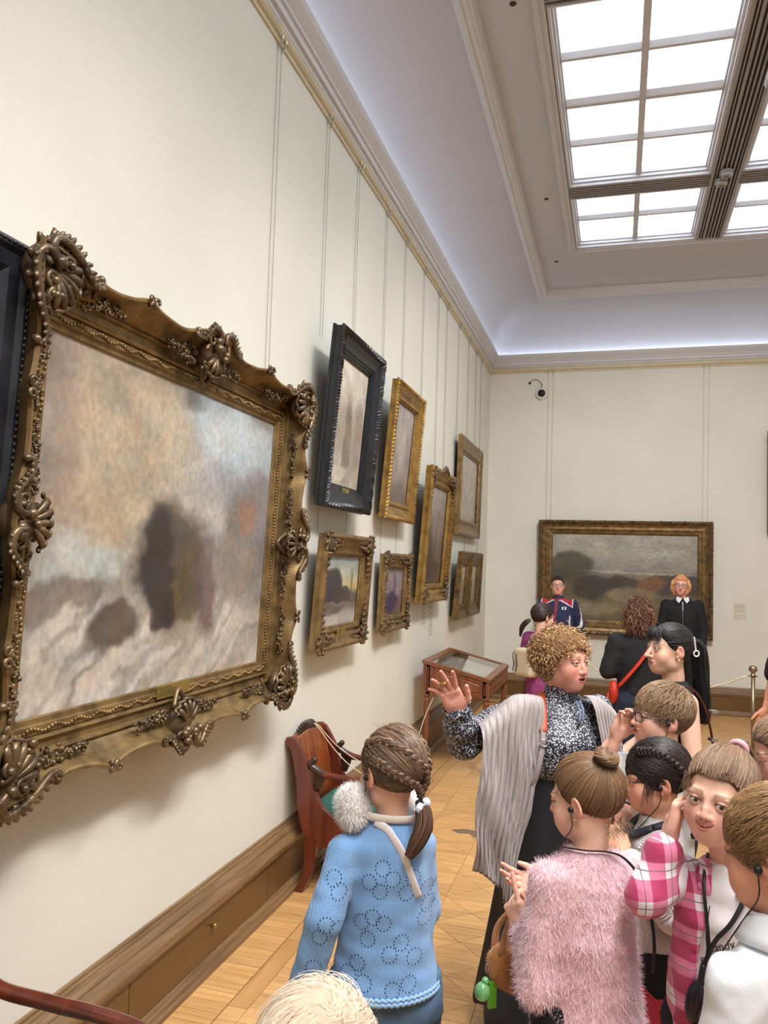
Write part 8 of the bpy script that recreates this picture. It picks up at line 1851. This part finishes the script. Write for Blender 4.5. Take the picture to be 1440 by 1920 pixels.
# ---- man in the navy and red tracksuit top --------------------------------------------------------------------------------------------------
p = Person('man with glasses in a navy and red tracksuit top, hands behind his back', (-0.70, 10.32), 172, 1.74, False, 1.05, (224, 170, 146))
p.set_arm(-1, (-0.255, -0.09, 1.14), (-0.08, -0.17, 0.98), (-0.185, 0.0, 1.385)); p.set_arm(1, (0.255, -0.09, 1.14), (0.08, -0.17, 0.98), (0.185, 0.0, 1.385)); p.body(); hd = p.head((0.0, 0.03, 1.622), 14, 4, 0, 1.03, 0.005, male=True, jaw=1.12, neck_r=0.058, lips=(186, 116, 106), blush=0.5, mouth_open=0.0); p.hand(-1, (-0.08, -0.17, 0.98), (0.9, -0.1, -0.2), (0, -1, 0), 1.05, 0.007); p.hand(1, (0.08, -0.17, 0.98), (-0.9, -0.1, -0.2), (0, -1, 0), 1.05, 0.007); p.finish()
NAV, RED, WHT = np.array(rgb(28, 36, 74)), np.array(rgb(176, 34, 50)), np.array(rgb(226, 226, 230))
def tcol(V, Nn):
    C = np.tile(NAV, (len(V), 1)); x, y, z = np.abs(V[:, 0]), V[:, 1], V[:, 2]; yoke = 1.445 - 0.55 * np.maximum(x - 0.05, 0) - 0.5 * np.maximum(0.12 - x, 0) * 0
    C[(z > yoke - 0.012) & (x < 0.2)] = WHT; C[(z > yoke) & (x < 0.19)] = RED; C[(z > 1.465) & (x < 0.08)] = NAV
    C[(np.abs(V[:, 0]) < 0.008) & (y > 0) & (z < 1.46)] = RED; C[(x < 0.026) & (y > 0.02) & (z > 1.30) & (x > 0.008)] = np.array(rgb(60, 58, 70)); C[(x > 0.246 + 0.05 * (1.385 - z) * 0) & (np.abs(y + 0.03) < 0.012)] = WHT
    C[(np.abs(x - 0.165) < 0.006) & (y > 0.02) & (z < 1.25)] = WHT; return C
top(p, M_CLOTHV, 0.026, (0.95, 0.95), 'tracksuit_top', 0.009, zlo=0.86, tab=[(0.86, 0.175, 0.135, 0, 0), (1.05, 0.178, 0.135, 0, 0.005), (1.25, 0.192, 0.138, 0, 0.008), (1.37, 0.180, 0.115, 0, 0), (1.43, 0.125, 0.085, 0, -0.004), (1.465, 0.082, 0.076, 0, 0.0), (1.50, 0.070, 0.07, 0, 0.005)], sl=(0.072, 0.064, 0.055), color=tcol); TV2, TF2 = p.last
for (x, z, w, h_, c_) in ((0.09, 1.352, 0.024, 0.007, M_WHITEC), (-0.10, 1.345, 0.026, 0.016, M_WHITEC)):
    hh = surf_hits(TV2, TF2, [(x - w, 0.6, z - h_), (x + w, 0.6, z - h_), (x + w, 0.6, z + h_), (x - w, 0.6, z + h_)], (0, -1, 0))
    if all(hh): MB().add([tuple(q[0] + Vector((0, 0.004, 0))) for q in hh], [(0, 1, 2, 3)]).build('badge', c_, p.root)
hh = surf_hits(TV2, TF2, [(-0.10 + 0.014 * math.cos(a), 0.6, 1.345 + 0.010 * math.sin(a)) for a in np.linspace(0, 6.283, 12)[:-1]], (0, -1, 0))
if all(hh): MB().add([tuple(q[0] + Vector((0, 0.006, 0))) for q in hh], [tuple(range(11))]).build('badge_emblem', M_NAVYC, p.root)
p.trousers(M_NAVYC, 0.016, h=0.016); p.shoes(M_LEATHER, 0.014); short_hair(p, hd, (70, 56, 48), 700, 0.004, n=4, step=0.006, jit=0.2); specs(p, M_SPECS, 0.024, 0.014, 3.5)

# ---- attendant with shoulder-length ginger-blond hair ------------------------------------------------------------------------------------------
p = Person('attendant with chin-length ginger-blond hair, round glasses and white collar on black', (0.79, 10.66), 178, 1.80, False, 1.0, (228, 172, 152))
p.set_arm(-1, (-0.245, 0.0, 1.15), (-0.225, 0.06, 0.90), (-0.185, 0.0, 1.425)); p.set_arm(1, (0.245, 0.0, 1.15), (0.225, 0.06, 0.90), (0.185, 0.0, 1.425)); p.body(); hd = p.head((0.02, 0.03, 1.672), -3, -2, -3, 1.05, 0.005, jaw=1.05, lips=(180, 104, 100), blush=0.4); p.hand(-1, (-0.225, 0.06, 0.90), (0, 0.1, -1), (1, 0, 0), 1.05, 0.006, curl=((0.4, 0.5, 0.3),) * 4); p.hand(1, (0.225, 0.06, 0.90), (0, 0.1, -1), (-1, 0, 0), 1.05, 0.006, curl=((0.4, 0.5, 0.3),) * 4); p.finish()
top(p, M_BLACKC, 0.026, (0.95, 0.95), 'pullover', 0.011, zlo=0.90, tab=[(0.90, 0.178, 0.135, 0, 0), (1.1, 0.178, 0.132, 0, 0.005), (1.3, 0.190, 0.135, 0, 0.006), (1.42, 0.180, 0.112, 0, 0), (1.48, 0.120, 0.08, 0, -0.004), (1.515, 0.076, 0.07, 0, 0.0)], sl=(0.072, 0.062, 0.05)); p.trousers(M_BLACKC, 0.014, h=0.016); p.shoes(M_LEATHER, 0.014)
for sx in (-1, 1):
    MB().add([(sx * 0.012, 0.100, 1.512), (sx * 0.066, 0.066, 1.535), (sx * 0.078, 0.082, 1.490), (sx * 0.045, 0.118, 1.452), (sx * 0.012, 0.106, 1.500), (sx * 0.066, 0.060, 1.525)], [(0, 1, 2, 3), (0, 3, 4), (0, 4, 5, 1), (1, 5, 2), (2, 5, 4, 3)]).build('collar_point', M_WHITEC, p.root)
MB().tube([(0.0, 0.125, 1.47), (0.0, 0.148, 1.36), (0.0, 0.150, 1.15)], 0.003, 6).build('zip', M_STEEL, p.root)
OB = (226, 166, 118); bb = lambda z: np.interp(z, [-0.10, -0.05, 0.0, 0.04, 0.062, 0.075], [0.0, 0.006, 0.018, 0.036, 0.055, 0.3])
p.hair_cap(0.012, 0.006, (200, 140, 98), bound=bb, zmin=-0.09, extra=lambda P, d: smin(d, smax(s_ell(P, (0, -0.02, -0.03), (0.108, 0.105, 0.105)), np.maximum(P[:, 1] - bb(P[:, 2]), -0.11 - P[:, 2]), 0.01), 0.01))
S_ = 700; us = sph_dirs(S_ * 3, rng); cs = A_(0, -0.02, -0.01) + us * A_(0.108, 0.106, 0.11); ok = (cs[:, 1] < bb(cs[:, 2])) & (cs[:, 2] > -0.09); cs = cs[ok][:S_]; us = us[ok][:S_]; tt = np.linspace(0, 1, 8); dn = A_(0, 0, -1) - (us @ A_(0, 0, -1))[:, None] * us * 0.8 + rng.normal(0, 0.1, us.shape); dn /= np.linalg.norm(dn, axis=1)[:, None]
p.hair_paths(cs[:, None, :] + (0.07 * (tt - 0.3))[None, :, None] * dn[:, None, :], 0.003, 0.0015, OB, 0.22, tipcol=(236, 174, 120)); specs(p, M_SPECS, 0.022, 0.020, 2.0)

# ---- girl behind the guide ------------------------------------------------------------------------------------------------------------------------
p = Person('dark-haired girl with ponytail and pale backpack behind the guide', (-0.61, 7.12), -40, 1.53, False, 0.95, (226, 180, 160))
p.set_arm(-1, (-0.20, 0.0, 0.98), (-0.15, 0.15, 0.9)); p.set_arm(1, (0.20, 0.0, 0.98), (0.15, 0.15, 0.9)); p.body(); hd = p.head((0.0, 0.01, 1.405), -10, -8, 0, 0.98, 0.005); p.hand(-1, (-0.15, 0.15, 0.9), (0, 0.8, -0.3), (1, 0, 0), 0.95, 0.007); p.hand(1, (0.15, 0.15, 0.9), (0, 0.8, -0.3), (-1, 0, 0), 0.95, 0.007); p.finish()
top(p, pmat('purple_jacket', rgb(150, 62, 120), 0.8, var=0.2, scale=10), 0.024, (0.95, 0.95), 'jacket', 0.013); p.trousers(M_NAVYC, h=0.016); p.shoes(M_LEATHER, 0.014); p.hair_cap(0.010, 0.006, (46, 32, 30)); u = roots(hd, 800, rng, 0.01); p.hair_paths(pull_paths(hd, u, (-0.35, -0.85, -0.35), rng, 8, 0.011), 0.0022, 0.0012, (56, 40, 38), 0.3)
p.hair_paths(tail_paths([(-0.03, -0.11, -0.04), (-0.05, -0.14, -0.07), (-0.085, -0.15, -0.12), (-0.11, -0.14, -0.2)], (0.012, 0.022, 0.022, 0.008), 220, 10, rng), 0.0022, 0.001, (54, 38, 36), 0.3, 'ponytail')
V, F = sdf_mesh(lambda P: s_box(P, (-0.03, -0.155, 1.02), (0.075, 0.03, 0.09), 0.03) + 0.006 * noise3(P, 12), (-0.24, -0.33, 0.86), (0.14, -0.08, 1.22), 0.012); put('backpack', arr_mesh('backpack', V, F), pmat('cream_canvas', rgb(206, 190, 160), 0.8, var=0.08), p.root)
for x in (-0.12, -0.08): ptube(p, 'backpack_cord', [(x, -0.18, 1.13), (x - 0.012, -0.215, 1.08), (x + 0.004, -0.22, 1.0), (x - 0.01, -0.22, 0.94)], 0.004, M_CORD, 14, 5)

# ---- visitor cut off by the right edge ---------------------------------------------------------------------------------------------------------------
p = Person('visitor in a navy short-sleeved top, only a bare forearm showing at the right edge', (1.155, 6.05), 100, 1.72, False, 1.05, (226, 160, 128))
p.set_arm(1, (0.245, 0.03, 1.12), (0.225, 0.10, 0.88), (0.185, 0.0, 1.37)); p.set_arm(-1, (-0.225, 0.06, 1.12), (-0.17, 0.17, 0.90), (-0.175, 0.0, 1.37)); p.body(); hd = p.head((0.0, 0.02, 1.61), 0, 0, 0, 1.02, 0.006); p.hand(1, (0.225, 0.10, 0.88), (0, 0.3, -1), (-1, 0, 0), 1.0, 0.006); p.hand(-1, (-0.17, 0.17, 0.90), (0, 0.3, -1), (1, 0, 0), 1.0, 0.006); p.finish()
top(p, M_NAVYC, 0.022, (-0.95, -0.95), 't_shirt', 0.013); p.trousers(M_DENIMD, h=0.016); p.shoes(M_LEATHER, 0.014); p.hair_cap(0.010, 0.006, (70, 50, 40))
